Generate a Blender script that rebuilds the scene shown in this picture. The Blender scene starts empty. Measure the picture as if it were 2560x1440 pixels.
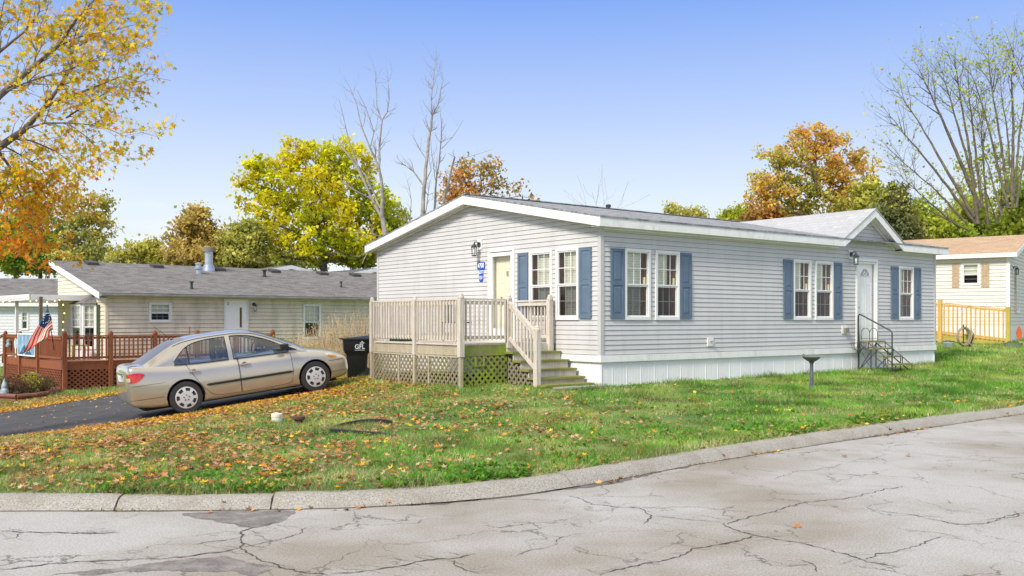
import bpy, bmesh, math, random
import numpy as np
from mathutils import Vector, Matrix
random.seed(7); rng = np.random.default_rng(7)
R = math.radians
sc = bpy.context.scene
COL = sc.collection

# ------------------------------------------------------------------ camera, world, sun, exposure
FPX, CX, HY, CAMZ = 2350.0, 1280.0, 800.0, 1.6
cam = bpy.data.cameras.new("camera"); cam_o = bpy.data.objects.new("camera", cam); COL.objects.link(cam_o)
cam_o.location = (0, 0, CAMZ); cam_o.rotation_euler = (R(90), 0, 0)
cam.sensor_width = 36.0; cam.lens = 36.0 * FPX / 2560.0
cam.shift_y = (HY - 720.0) / 2560.0
cam.clip_start = 0.1; cam.clip_end = 2000.0
sc.camera = cam_o
sc.render.resolution_x, sc.render.resolution_y = 1024, 576
sc.view_settings.view_transform = 'Standard'; sc.view_settings.look = 'None'
sc.view_settings.gamma = 1.0; sc.view_settings.exposure = 0.36
sc.cycles.max_bounces = 6; sc.cycles.diffuse_bounces = 3; sc.cycles.transparent_max_bounces = 12
SUN_EL, SUN_AZ = 40.0, 215.0      # azimuth: compass from +Y clockwise, where the light comes from
w = bpy.data.worlds.new("World"); sc.world = w; w.use_nodes = True
nt = w.node_tree; nd = nt.nodes; lk = nt.links
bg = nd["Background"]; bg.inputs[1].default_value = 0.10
sky = nd.new("ShaderNodeTexSky"); sky.sky_type = 'NISHITA'; sky.sun_disc = False
sky.sun_elevation = R(SUN_EL); sky.sun_rotation = R(SUN_AZ); sky.air_density = 1.0; sky.dust_density = 1.5; sky.ozone_density = 2.0
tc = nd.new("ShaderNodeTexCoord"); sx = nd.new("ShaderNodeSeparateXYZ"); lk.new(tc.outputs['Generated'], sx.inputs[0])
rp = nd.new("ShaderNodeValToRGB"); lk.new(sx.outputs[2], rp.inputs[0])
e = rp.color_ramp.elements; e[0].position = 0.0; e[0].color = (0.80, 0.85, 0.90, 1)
e[1].position = 0.62; e[1].color = (0.92, 0.90, 0.88, 1)  # unseen upper sky made pale and neutral to give soft fill light
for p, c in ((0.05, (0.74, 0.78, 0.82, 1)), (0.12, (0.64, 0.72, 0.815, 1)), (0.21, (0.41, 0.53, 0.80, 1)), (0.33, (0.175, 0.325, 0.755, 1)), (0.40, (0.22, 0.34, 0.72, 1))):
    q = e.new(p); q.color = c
# thin low cloud band
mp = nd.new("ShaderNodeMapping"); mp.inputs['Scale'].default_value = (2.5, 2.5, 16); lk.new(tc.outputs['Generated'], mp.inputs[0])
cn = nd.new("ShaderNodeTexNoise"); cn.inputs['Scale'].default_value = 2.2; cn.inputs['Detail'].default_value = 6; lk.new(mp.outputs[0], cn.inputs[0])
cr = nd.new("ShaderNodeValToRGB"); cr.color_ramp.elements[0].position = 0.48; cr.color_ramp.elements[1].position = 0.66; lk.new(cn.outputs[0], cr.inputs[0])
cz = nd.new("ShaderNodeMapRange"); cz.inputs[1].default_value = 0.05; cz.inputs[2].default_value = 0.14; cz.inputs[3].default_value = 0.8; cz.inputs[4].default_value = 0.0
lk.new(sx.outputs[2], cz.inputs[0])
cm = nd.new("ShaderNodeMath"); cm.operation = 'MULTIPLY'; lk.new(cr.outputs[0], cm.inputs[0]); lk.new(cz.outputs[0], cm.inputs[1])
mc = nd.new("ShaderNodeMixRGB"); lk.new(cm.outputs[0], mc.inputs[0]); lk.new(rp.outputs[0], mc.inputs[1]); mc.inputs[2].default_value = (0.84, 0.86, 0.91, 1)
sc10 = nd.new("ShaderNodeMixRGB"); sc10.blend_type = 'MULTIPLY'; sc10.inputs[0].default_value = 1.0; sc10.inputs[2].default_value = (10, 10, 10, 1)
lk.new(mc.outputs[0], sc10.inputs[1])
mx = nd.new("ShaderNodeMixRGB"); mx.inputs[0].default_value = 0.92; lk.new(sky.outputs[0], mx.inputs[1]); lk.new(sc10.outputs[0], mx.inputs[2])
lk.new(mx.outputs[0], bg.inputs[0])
sun = bpy.data.lights.new("sun", 'SUN'); sun.energy = 3.2; sun.angle = R(13); sun.color = (1.0, 0.93, 0.82)
sun_o = bpy.data.objects.new("sun", sun); COL.objects.link(sun_o)
sd = Vector((math.sin(R(SUN_AZ)) * math.cos(R(SUN_EL)), math.cos(R(SUN_AZ)) * math.cos(R(SUN_EL)), math.sin(R(SUN_EL))))
sun_o.rotation_euler = sd.to_track_quat('Z', 'Y').to_euler()

# ------------------------------------------------------------------ helpers
def at(px, py, D):                       # a point of the photograph at distance D, in metres
    return Vector(((px - CX) * D / FPX, D, CAMZ - (py - HY) * D / FPX))

def tag(o, label, cat, group=None, kind=None):
    if label: o['label'] = label
    if cat: o['category'] = cat
    if group: o['group'] = group
    if kind: o['kind'] = kind
    return o

def thing(name, label, cat, loc=(0, 0, 0), rot=0.0, group=None):
    o = bpy.data.objects.new(name, None); COL.objects.link(o)
    o.location = loc; o.rotation_euler = (0, 0, R(rot)); o.empty_display_size = 0.2
    return tag(o, label, cat, group)

def link(name, me, m=None, parent=None, smooth=False):
    if m is not None and len(me.materials) == 0: me.materials.append(m)
    o = bpy.data.objects.new(name, me); COL.objects.link(o)
    if parent is not None: o.parent = parent
    if smooth: me.polygons.foreach_set('use_smooth', [True] * len(me.polygons))
    return o

class MB:
    def __init__(s): s.v = []; s.f = []; s.mi = []; s.cur = 0
    def add(s, vs, fs):
        n = len(s.v); s.v += [tuple(v) for v in vs]
        for f in fs: s.f.append([n + i for i in f]); s.mi.append(s.cur)
        return s
    def quad(s, a, b, c, d): return s.add([a, b, c, d], [(0, 1, 2, 3)])
    def box(s, x0, y0, z0, x1, y1, z1):
        v = [(x, y, z) for z in (z0, z1) for y in (y0, y1) for x in (x0, x1)]
        return s.add(v, [(0, 2, 3, 1), (4, 5, 7, 6), (0, 1, 5, 4), (2, 6, 7, 3), (0, 4, 6, 2), (1, 3, 7, 5)])
    def bar(s, a, b, w, h, up=(0, 0, 1)):            # box-section beam from a to b: w sideways, h upwards
        a, b = Vector(a), Vector(b); d = (b - a).normalized(); u = Vector(up)
        r = d.cross(u); r = r.normalized() if r.length > 1e-5 else Vector((1, 0, 0)); u = r.cross(d).normalized()
        v = [p + r * (i * w / 2) + u * (j * h / 2) for p in (a, b) for i, j in ((-1, -1), (1, -1), (1, 1), (-1, 1))]
        return s.add(v, [(3, 2, 1, 0), (4, 5, 6, 7), (0, 1, 5, 4), (1, 2, 6, 5), (2, 3, 7, 6), (3, 0, 4, 7)])
    def tube(s, pts, rad, n=8, caps=True):
        pts = [Vector(p) for p in pts]; k = len(pts)
        if not hasattr(rad, '__len__'): rad = [rad] * k
        vs = []; ref = Vector((0, 0, 1))
        for i, p in enumerate(pts):
            d = (pts[min(i + 1, k - 1)] - pts[max(i - 1, 0)])
            d = d.normalized() if d.length > 1e-9 else Vector((0, 0, 1))
            if abs(d.dot(ref)) > 0.95: ref = Vector((1, 0, 0)) if abs(d.x) < 0.9 else Vector((0, 1, 0))
            a = d.cross(ref).normalized(); b = d.cross(a).normalized(); ref = a.cross(d)
            for j in range(n):
                t = 2 * math.pi * j / n; vs.append(p + (a * math.cos(t) + b * math.sin(t)) * rad[i])
        fs = [(i * n + j, i * n + (j + 1) % n, (i + 1) * n + (j + 1) % n, (i + 1) * n + j) for i in range(k - 1) for j in range(n)]
        if caps: fs += [tuple(range(n))[::-1], tuple((k - 1) * n + j for j in range(n))]
        return s.add(vs, fs)
    def lathe(s, prof, c=(0, 0, 0), n=20, axis='z'):  # prof: (radius, height)
        c = Vector(c); vs = []
        for r, h in prof:
            for j in range(n):
                t = 2 * math.pi * j / n; p = (r * math.cos(t), r * math.sin(t), h)
                if axis == 'y': p = (p[0], p[2], p[1])
                if axis == 'x': p = (p[2], p[0], p[1])
                vs.append(c + Vector(p))
        k = len(prof)
        fs = [(i * n + j, i * n + (j + 1) % n, (i + 1) * n + (j + 1) % n, (i + 1) * n + j) for i in range(k - 1) for j in range(n)]
        fs += [tuple(range(n))[::-1], tuple((k - 1) * n + j for j in range(n))]
        return s.add(vs, fs)
    def prism(s, poly, off):                          # flat polygon pushed along a vector
        off = Vector(off); n = len(poly); v = [Vector(p) for p in poly]; v += [p + off for p in v]
        return s.add(v, [tuple(range(n))[::-1], tuple(range(n, 2 * n))] + [(i, (i + 1) % n, n + (i + 1) % n, n + i) for i in range(n)])
    def grid(s, rows):                                # rows of equal length
        m = len(rows[0]); v = [p for r in rows for p in r]
        return s.add(v, [(i * m + j, i * m + j + 1, (i + 1) * m + j + 1, (i + 1) * m + j) for i in range(len(rows) - 1) for j in range(m - 1)])
    def build(s, name, m=None, parent=None, smooth=False, bevel=0.0, mats=None):
        me = bpy.data.meshes.new(name); me.from_pydata(s.v, [], s.f)
        if mats:
            for q in mats: me.materials.append(q)
            me.polygons.foreach_set('material_index', s.mi)
        o = link(name, me, m, parent, smooth)
        if smooth:
            try: me.set_sharp_from_angle(angle=R(40))
            except Exception: pass
        if bevel:
            b = o.modifiers.new('bevel', 'BEVEL'); b.width = bevel; b.segments = 2; b.limit_method = 'ANGLE'
        me.update(); return o

def npmesh(name, verts, faces, m, parent=None, colors=None, smooth=False):
    me = bpy.data.meshes.new(name); k = faces.shape[1]; nf = len(faces)
    me.vertices.add(len(verts)); me.vertices.foreach_set('co', np.ascontiguousarray(verts, dtype=np.float32).ravel())
    me.loops.add(nf * k); me.loops.foreach_set('vertex_index', np.ascontiguousarray(faces, dtype=np.int32).ravel())
    me.polygons.add(nf); me.polygons.foreach_set('loop_start', np.arange(0, nf * k, k, dtype=np.int32))
    me.update(calc_edges=True)
    if colors is not None:
        a = me.color_attributes.new('Col', 'FLOAT_COLOR', 'POINT')
        c = np.ones((len(verts), 4), dtype=np.float32); c[:, :3] = colors; a.data.foreach_set('color', c.ravel())
    me.materials.append(m)
    if smooth: me.polygons.foreach_set('use_smooth', [True] * nf)
    o = bpy.data.objects.new(name, me); COL.objects.link(o)
    if parent is not None: o.parent = parent
    return o

def text_mesh(name, body, size, m, parent, loc, rot, sx=1.0, align='CENTER', extrude=0.002, bold=0.0):
    cu = bpy.data.curves.new(name, 'FONT'); cu.body = body; cu.size = size; cu.align_x = align; cu.align_y = 'CENTER'; cu.extrude = extrude; cu.offset = bold
    t = bpy.data.objects.new(name, cu); COL.objects.link(t)
    dg = bpy.context.evaluated_depsgraph_get(); me = bpy.data.meshes.new_from_object(t.evaluated_get(dg))
    bpy.data.objects.remove(t); bpy.data.curves.remove(cu)
    me.materials.clear(); o = link(name, me, m, parent); o.location = loc; o.rotation_euler = rot; o.scale = (sx, 1, 1)
    return o

# ------------------------------------------------------------------ materials
def newmat(name):
    m = bpy.data.materials.new(name); m.use_nodes = True
    return m, m.node_tree.nodes, m.node_tree.links, m.node_tree.nodes['Principled BSDF']

def plain(name, col, rough=0.6, metal=0.0, var=0.12, vscale=6.0, bump=0.0, bscale=60.0, coat=0.0, spec=0.5, col2=None, thr=(0.4, 0.7), cscale=2.0, stretch=1.0):
    """base colour with two scales of noise; col2 is a second real colour (dirt, moss) mixed in by noise"""
    m, n, l, b = newmat(name)
    tx = n.new('ShaderNodeTexCoord')
    ns = n.new('ShaderNodeTexNoise'); ns.inputs['Scale'].default_value = vscale; ns.inputs['Detail'].default_value = 6
    l.new(tx.outputs['Object'], ns.inputs[0])
    mr = n.new('ShaderNodeMapRange'); mr.inputs[3].default_value = 1 - var; mr.inputs[4].default_value = 1 + var; mr.inputs[1].default_value = 0.3; mr.inputs[2].default_value = 0.7
    l.new(ns.outputs[0], mr.inputs[0])
    hs = n.new('ShaderNodeHueSaturation'); hs.inputs['Color'].default_value = (*col, 1); l.new(mr.outputs[0], hs.inputs['Value'])
    out = hs.outputs[0]
    if col2 is not None:
        n2 = n.new('ShaderNodeTexNoise'); n2.inputs['Scale'].default_value = cscale; n2.inputs['Detail'].default_value = 8; n2.inputs['Roughness'].default_value = 0.65
        ms_ = n.new('ShaderNodeMapping'); ms_.inputs['Scale'].default_value = (1, 1, stretch); l.new(tx.outputs['Object'], ms_.inputs[0]); l.new(ms_.outputs[0], n2.inputs[0])
        m2 = n.new('ShaderNodeMapRange'); m2.inputs[1].default_value = thr[0]; m2.inputs[2].default_value = thr[1]; l.new(n2.outputs[0], m2.inputs[0])
        mi = n.new('ShaderNodeMixRGB'); l.new(m2.outputs[0], mi.inputs[0]); l.new(out, mi.inputs[1]); mi.inputs[2].default_value = (*col2, 1); out = mi.outputs[0]
    l.new(out, b.inputs['Base Color'])
    b.inputs['Roughness'].default_value = rough; b.inputs['Metallic'].default_value = metal
    b.inputs['Coat Weight'].default_value = coat; b.inputs['Specular IOR Level'].default_value = spec
    if bump:
        n3 = n.new('ShaderNodeTexNoise'); n3.inputs['Scale'].default_value = bscale; n3.inputs['Detail'].default_value = 4; l.new(tx.outputs['Object'], n3.inputs[0])
        bp = n.new('ShaderNodeBump'); bp.inputs['Strength'].default_value = bump; bp.inputs['Distance'].default_value = 0.01
        l.new(n3.outputs[0], bp.inputs['Height']); l.new(bp.outputs[0], b.inputs['Normal'])
    return m

def wood(name, col, col2, thr=(0.45, 0.7), rough=0.8, cscale=3.0, axis=2):
    m, n, l, b = newmat(name); tx = n.new('ShaderNodeTexCoord')
    mp = n.new('ShaderNodeMapping'); s = [40, 40, 40]; s[axis] = 3; mp.inputs['Scale'].default_value = s; l.new(tx.outputs['Object'], mp.inputs[0])
    g = n.new('ShaderNodeTexNoise'); g.inputs['Scale'].default_value = 1; g.inputs['Detail'].default_value = 5; l.new(mp.outputs[0], g.inputs[0])
    mr = n.new('ShaderNodeMapRange'); mr.inputs[1].default_value = .3; mr.inputs[2].default_value = .7; mr.inputs[3].default_value = .78; mr.inputs[4].default_value = 1.15; l.new(g.outputs[0], mr.inputs[0])
    hs = n.new('ShaderNodeHueSaturation'); hs.inputs['Color'].default_value = (*col, 1); l.new(mr.outputs[0], hs.inputs['Value'])
    n2 = n.new('ShaderNodeTexNoise'); n2.inputs['Scale'].default_value = cscale; n2.inputs['Detail'].default_value = 9; n2.inputs['Roughness'].default_value = .7; l.new(tx.outputs['Object'], n2.inputs[0])
    m2 = n.new('ShaderNodeMapRange'); m2.inputs[1].default_value = thr[0]; m2.inputs[2].default_value = thr[1]; l.new(n2.outputs[0], m2.inputs[0])
    mi = n.new('ShaderNodeMixRGB'); l.new(m2.outputs[0], mi.inputs[0]); l.new(hs.outputs[0], mi.inputs[1]); mi.inputs[2].default_value = (*col2, 1)
    l.new(mi.outputs[0], b.inputs['Base Color']); b.inputs['Roughness'].default_value = rough
    bp = n.new('ShaderNodeBump'); bp.inputs['Strength'].default_value = .5; bp.inputs['Distance'].default_value = .004; l.new(g.outputs[0], bp.inputs['Height']); l.new(bp.outputs[0], b.inputs['Normal'])
    return m

def shingles(name, c1, c2, c3, rot=0.0, bw=0.32, rh=0.145, mortar=(0.05, 0.05, 0.055)):
    m, n, l, b = newmat(name); tx = n.new('ShaderNodeTexCoord')
    mp = n.new('ShaderNodeMapping'); mp.inputs['Rotation'].default_value = (0, 0, rot); l.new(tx.outputs['Object'], mp.inputs[0])
    br = n.new('ShaderNodeTexBrick'); br.inputs['Scale'].default_value = 1; br.inputs['Brick Width'].default_value = bw; br.inputs['Row Height'].default_value = rh
    br.inputs['Mortar Size'].default_value = 0.006; br.inputs['Color1'].default_value = (*c1, 1); br.inputs['Color2'].default_value = (*c2, 1); br.inputs['Mortar'].default_value = (*mortar, 1)
    br.inputs['Bias'].default_value = 0.0; l.new(mp.outputs[0], br.inputs[0])
    ns = n.new('ShaderNodeTexNoise'); ns.inputs['Scale'].default_value = 3.5; ns.inputs['Detail'].default_value = 6; ns.inputs['Roughness'].default_value = .8
    mp2 = n.new('ShaderNodeMapping'); mp2.inputs['Rotation'].default_value = (0, 0, rot); mp2.inputs['Scale'].default_value = (1, 2.4, 1); l.new(tx.outputs['Object'], mp2.inputs[0]); l.new(mp2.outputs[0], ns.inputs[0])
    mr = n.new('ShaderNodeMapRange'); mr.inputs[1].default_value = .44; mr.inputs[2].default_value = .6; l.new(ns.outputs[0], mr.inputs[0])
    mi = n.new('ShaderNodeMixRGB'); l.new(mr.outputs[0], mi.inputs[0]); l.new(br.outputs[0], mi.inputs[1]); mi.inputs[2].default_value = (*c3, 1)
    gr = n.new('ShaderNodeTexNoise'); gr.inputs['Scale'].default_value = 90; l.new(tx.outputs['Object'], gr.inputs[0])
    g2 = n.new('ShaderNodeMapRange'); g2.inputs[1].default_value = .3; g2.inputs[2].default_value = .7; g2.inputs[3].default_value = .75; g2.inputs[4].default_value = 1.25; l.new(gr.outputs[0], g2.inputs[0])
    hs = n.new('ShaderNodeHueSaturation'); l.new(mi.outputs[0], hs.inputs['Color']); l.new(g2.outputs[0], hs.inputs['Value'])
    l.new(hs.outputs[0], b.inputs['Base Color']); b.inputs['Roughness'].default_value = .9
    bp = n.new('ShaderNodeBump'); bp.inputs['Strength'].default_value = .8; bp.inputs['Distance'].default_value = .01; bp.invert = True
    l.new(br.outputs['Fac'], bp.inputs['Height']); l.new(bp.outputs[0], b.inputs['Normal'])
    return m

def leafmat(name, trans=0.45, rough=0.6):
    m, n, l, b = newmat(name); a = n.new('ShaderNodeAttribute'); a.attribute_name = 'Col'
    l.new(a.outputs['Color'], b.inputs['Base Color']); b.inputs['Roughness'].default_value = rough; b.inputs['Specular IOR Level'].default_value = .25
    t = n.new('ShaderNodeBsdfTranslucent'); l.new(a.outputs['Color'], t.inputs[0])
    mi = n.new('ShaderNodeMixShader'); mi.inputs[0].default_value = trans; l.new(b.outputs[0], mi.inputs[1]); l.new(t.outputs[0], mi.inputs[2])
    l.new(mi.outputs[0], n['Material Output'].inputs[0]); return m

def glassmat(name, tint, gloss=0.10, fres=1.45, gcol=.9, grough=.03):
    m, n, l, b = newmat(name); n.remove(b)
    tr = n.new('ShaderNodeBsdfTransparent'); tr.inputs[0].default_value = (*tint, 1)
    gl = n.new('ShaderNodeBsdfGlossy'); gl.inputs['Roughness'].default_value = grough; gl.inputs[0].default_value = (gcol, gcol, gcol, 1)
    lw = n.new('ShaderNodeLayerWeight'); lw.inputs[0].default_value = .5
    pw = n.new('ShaderNodeMath'); pw.operation = 'POWER'; l.new(lw.outputs['Facing'], pw.inputs[0]); pw.inputs[1].default_value = 4.0
    ad = n.new('ShaderNodeMath'); ad.operation = 'MULTIPLY_ADD'; l.new(pw.outputs[0], ad.inputs[0]); ad.inputs[1].default_value = .8; ad.inputs[2].default_value = gloss + .04; ad.use_clamp = True
    mi = n.new('ShaderNodeMixShader'); l.new(ad.outputs[0], mi.inputs[0]); l.new(tr.outputs[0], mi.inputs[1]); l.new(gl.outputs[0], mi.inputs[2])
    l.new(mi.outputs[0], n['Material Output'].inputs[0]); return m

M = {}
M['siding'] = plain('siding_grey', (.60, .595, .595), .5, var=.05, vscale=1.5, col2=(.45, .44, .41), thr=(.5, 1.0), cscale=5, stretch=.12, bump=.1, bscale=25)
M['white'] = plain('white_trim', (.83, .83, .825), .45, var=.05, vscale=3, col2=(.52, .51, .46), thr=(.52, .9), cscale=6, stretch=.3)
M['white2'] = plain('white_vinyl', (.80, .80, .80), .4, var=.03)
M['skirt'] = plain('skirting_white', (.84, .84, .85), .5, var=.05, vscale=2, col2=(.66, .65, .60), thr=(.55, 1.0), cscale=7, stretch=.2)
M['blue'] = plain('shutter_blue', (.115, .170, .25), .6, var=.10, vscale=4)
M['roofm'] = shingles('shingles_grey', (.11, .12, .13), (.24, .25, .27), (.36, .37, .39))
M['roofd'] = shingles('shingles_sunlit', (.36, .37, .39), (.45, .46, .48), (.40, .41, .43), rot=R(90), mortar=(.34, .34, .36))  # dormer shingles coloured paler to paint in the sun on those slopes
M['roofb'] = shingles('shingles_brown', (.095, .09, .088), (.24, .23, .225), (.175, .168, .165))
M['rooft'] = shingles('shingles_tan', (.38, .25, .155), (.58, .41, .27), (.47, .33, .21))
M['roofk'] = shingles('shingles_dark', (.07, .08, .095), (.12, .13, .15), (.10, .11, .13))
M['beige'] = plain('siding_beige', (.72, .645, .52), .6, var=.06, vscale=1.2, col2=(.36, .33, .24), thr=(.46, .85), cscale=2.5, stretch=.3)
M['beigel'] = plain('siding_cream', (.70, .63, .48), .6, var=.04)
M['cream'] = plain('siding_ivory', (.68, .665, .61), .6, var=.04)
M['whitesid'] = plain('siding_white', (.74, .76, .79), .6, var=.04)
M['tan'] = plain('shutter_tan', (.45, .34, .22), .6)
M['green_sh'] = plain('shutter_green', (.045, .075, .035), .6)
M['deckw'] = wood('painted_deck_wood', (.62, .56, .49), (.42, .38, .32), thr=(.55, .85))
M['deckmoss'] = wood('weathered_mossy_wood', (.46, .40, .30), (.30, .28, .12), thr=(.5, .68))
M['moss'] = wood('bright_moss_wood', (.27, .36, .03), (.20, .19, .10), thr=(.42, .66), cscale=4)
M['tread'] = wood('mossy_tread', (.25, .22, .08), (.20, .24, .05), thr=(.4, .6))
M['lattice'] = wood('lattice_wood', (.26, .22, .15), (.20, .22, .06), thr=(.46, .7), cscale=1.6)
M['red'] = wood('red_stain_wood', (.285, .085, .034), (.19, .06, .03), thr=(.5, .8))
M['redfloor'] = wood('red_deck_floor', (.34, .15, .11), (.25, .09, .06), thr=(.5, .8))
M['yellow'] = wood('new_treated_wood', (.62, .39, .10), (.52, .34, .10), thr=(.5, .8))
M['yellow2'] = wood('greenish_treated_wood', (.48, .38, .07), (.36, .32, .08), thr=(.5, .8))
M['black'] = plain('black_plastic', (.018, .018, .02), .45, var=.2, vscale=8)
M['blacklid'] = plain('navy_plastic', (.02, .028, .06), .25, var=.1)
M['rubber'] = plain('tyre_rubber', (.035, .035, .037), .8, var=.15, vscale=20)
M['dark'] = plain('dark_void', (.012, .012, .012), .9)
M['paint'] = plain('champagne_paint', (.53, .485, .41), .22, metal=.5, var=.03, vscale=2, coat=1.0)
M['silver'] = plain('hubcap_silver', (.68, .69, .70), .4, metal=.3, var=.05)
M['galv'] = plain('galvanised_steel', (.50, .55, .60), .35, metal=.75, var=.2, vscale=10)
M['iron'] = plain('painted_iron', (.035, .04, .045), .5, var=.2, vscale=12)
M['rust'] = plain('rusty_iron', (.10, .045, .03), .8, var=.3, vscale=20)
M['redlens'] = plain('red_lens', (.62, .02, .012), .12, coat=1.0, var=.25, vscale=14)
M['clear'] = plain('clear_lens', (.62, .60, .52), .12, coat=1.0, var=.1)
M['amber'] = plain('amber_lens', (.65, .22, .03), .2, coat=.8)
M['chrome'] = plain('brushed_metal', (.55, .52, .46), .3, metal=.9)
M['creamdoor'] = plain('cream_door', (.86, .80, .62), .5, var=.04)
M['doorw'] = plain('white_door', (.92, .92, .92), .4, var=.03)
M['blind'] = plain('blind_slats', (.86, .87, .74), .6, var=.06)
M['brown'] = plain('brown_interior', (.36, .20, .12), .8, var=.3, vscale=3)
M['room'] = plain('room_dark', (.05, .045, .04), .9)
M['glass'] = glassmat('window_glass', (.95, .96, .94), .0, 1.25)
M['screen'] = glassmat('window_glass_screened', (.50, .51, .52), .0, 1.25)
M['carglass'] = glassmat('car_glass', (.72, .77, .77), .08)
M['backglass'] = glassmat('dusty_glass', (.60, .62, .58), .45, 1.3, .55, .45)
M['concrete'] = plain('curb_concrete', (.335, .32, .285), .9, var=.42, vscale=75, bump=.9, bscale=110, col2=(.24, .215, .175), thr=(.48, .85), cscale=3)
M['crack'] = plain('crack_fill', (.07, .062, .055), .95, var=.3)
M['leaf'] = leafmat('leaf_blades'); M['litter'] = leafmat('fallen_leaf_blades', .12, .7); M['grassm'] = leafmat('grass_blades', .30, .6)
M['bark'] = plain('bark', (.16, .135, .11), .95, var=.35, vscale=12, bump=.8, bscale=30)
M['barkdead'] = plain('dead_bark', (.34, .31, .28), .9, var=.3, vscale=8, col2=(.16, .13, .11), thr=(.5, .7), cscale=2)
M['barkmoss'] = plain('mossy_bark', (.13, .11, .09), .95, var=.3, vscale=8, col2=(.22, .25, .06), thr=(.5, .72), cscale=2)
M['signblue'] = plain('sign_blue', (.01, .09, .50), .4, var=.05)
M['signwhite'] = plain('sign_white', (.85, .87, .9), .5, var=.02)
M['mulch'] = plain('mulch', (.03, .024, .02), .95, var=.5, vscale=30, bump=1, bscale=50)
M['orange'] = plain('orange_fabric', (.5, .13, .04), .7)

# ------------------------------------------------------------------ frames and terrain
def frame(x, y, deg):
    a = R(deg); return (x, y), (math.cos(a), math.sin(a)), (-math.sin(a), math.cos(a)), deg
HOME = frame(1.79, 18.95, 37.9); BEI = frame(-14.3, 33.1, 43.0); CRE = frame(20.05, 37.9, -35.8)
def W(F, x, y, z=0.0): return Vector((F[0][0] + F[1][0] * x + F[2][0] * y, F[0][1] + F[1][1] * x + F[2][1] * y, z))
def L(F, X, Y):
    dx, dy = X - F[0][0], Y - F[0][1]; return dx * F[1][0] + dy * F[1][1], dx * F[2][0] + dy * F[2][1]

CP = np.array([(-4.3, 8.2, .12), (-1.2, 8.4, .12), (.8, 9.6, .12), (2.2, 11, .12), (4.3, 12.8, .12), (8.7, 16.5, .13), (14, 20.8, .2), (-10, 8.2, .05),
    (1.79, 18.95, .25), (12.15, 27, .36), (7, 23.2, .28), (-1, 18.6, .26), (-3.15, 21.3, .25), (-3.9, 23, .18), (-6.5, 18.9, -.30), (-4.2, 20.3, .035),
    (-9.4, 17.2, -.63), (-8.5, 22, -.42), (-11.5, 27.3, -.58), (-14.9, 31.3, -.82), (-13.3, 24.5, -.82), (-20, 22, -1.2), (-8, 32, -.3), (-2, 33, .1),
    (20, 36, .66), (15.5, 32.5, .60), (17.6, 34.2, .58), (19.2, 34.0, .62), (14.5, 30, .50), (24, 28, .7), (5, 40, .6), (30, 50, 1.0), (-10, 50, .2), (-30, 45, -.8)], dtype=float)
def _phi(r): return r
def _fit():
    n = len(CP); d = np.hypot(CP[:, None, 0] - CP[None, :, 0], CP[:, None, 1] - CP[None, :, 1])
    A = np.zeros((n + 3, n + 3)); A[:n, :n] = _phi(d) ; A[:n, n] = 1; A[:n, n + 1:] = CP[:, :2]; A[n, :n] = 1; A[n + 1:, :n] = CP[:, :2].T
    b = np.zeros(n + 3); b[:n] = CP[:, 2]; return np.linalg.solve(A, b)
WT = _fit()
def G(X, Y):
    X = np.atleast_1d(np.asarray(X, float)); Y = np.atleast_1d(np.asarray(Y, float))
    X = np.clip(X, -28, 30); Y = np.clip(Y, 6, 50); n = len(CP); z = WT[n] + WT[n + 1] * X + WT[n + 2] * Y
    for i in range(n): z = z + WT[i] * np.hypot(X - CP[i, 0], Y - CP[i, 1])
    return z
def g(x, y): return float(G(x, y)[0])

# curb front line (at the road), going from far left to far right
CB = [(-40, 6.2), (-16, 7.35), (-8, 7.75), (-4.3, 7.87), (-2.6, 7.9), (-1.2, 8.05), (-.1, 8.5), (.87, 9.25), (2.25, 10.6), (4.34, 12.4), (8.7, 16.0), (14, 20.2), (24, 28.0), (60, 56)]
def smooth(P, n=12):
    P = [Vector((*p, 0)) for p in P]; out = []
    for i in range(len(P) - 1):
        a, b, c, d = P[max(i - 1, 0)], P[i], P[i + 1], P[min(i + 2, len(P) - 1)]
        t1 = (c - a) * .5 * ((c - b).length / max((c - a).length * .5, 1e-6)); t2 = (d - b) * .5 * ((c - b).length / max((d - b).length * .5, 1e-6))
        for k in range(n):
            t = k / n; out.append(b * (2 * t**3 - 3 * t**2 + 1) + t1 * (t**3 - 2 * t**2 + t) + c * (-2 * t**3 + 3 * t**2) + t2 * (t**3 - t**2))
    out.append(P[-1]); return np.array([(p.x, p.y) for p in out])
CL = smooth(CB)
CT = np.gradient(CL, axis=0); CT /= np.linalg.norm(CT, axis=1)[:, None]; CN = np.stack([-CT[:, 1], CT[:, 0]], 1)   # towards the lawn
def curb_d(X, Y):                        # signed distance to the curb front, positive on the lawn
    P = np.stack([X, Y], 1); out = np.full(len(X), 1e9); sg = np.ones(len(X))
    for i in range(len(CL) - 1):
        a, b = CL[i], CL[i + 1]; ab = b - a; t = np.clip(((P - a) @ ab) / (ab @ ab), 0, 1); q = P - (a + t[:, None] * ab); d = np.hypot(q[:, 0], q[:, 1])
        s = np.sign(ab[0] * q[:, 1] - ab[1] * q[:, 0]); m = d < out; out[m] = d[m]; sg[m] = s[m]
    return out * sg
DRV = np.array([(-20, 13.5), (-16, 14.95), (-6.6, 18.62), (-3.9, 20.25), (-4.3, 22.7), (-6, 25.2), (-8.5, 27.0), (-11.5, 27.3), (-13.3, 24.5), (-20, 17.5)])
def inpoly(X, Y, P):
    c = np.zeros(len(X), bool); j = len(P) - 1
    for i in range(len(P)):
        xi, yi = P[i]; xj, yj = P[j]
        c ^= ((yi > Y) != (yj > Y)) & (X < (xj - xi) * (Y - yi) / (yj - yi + 1e-12) + xi); j = i
    return c
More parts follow.
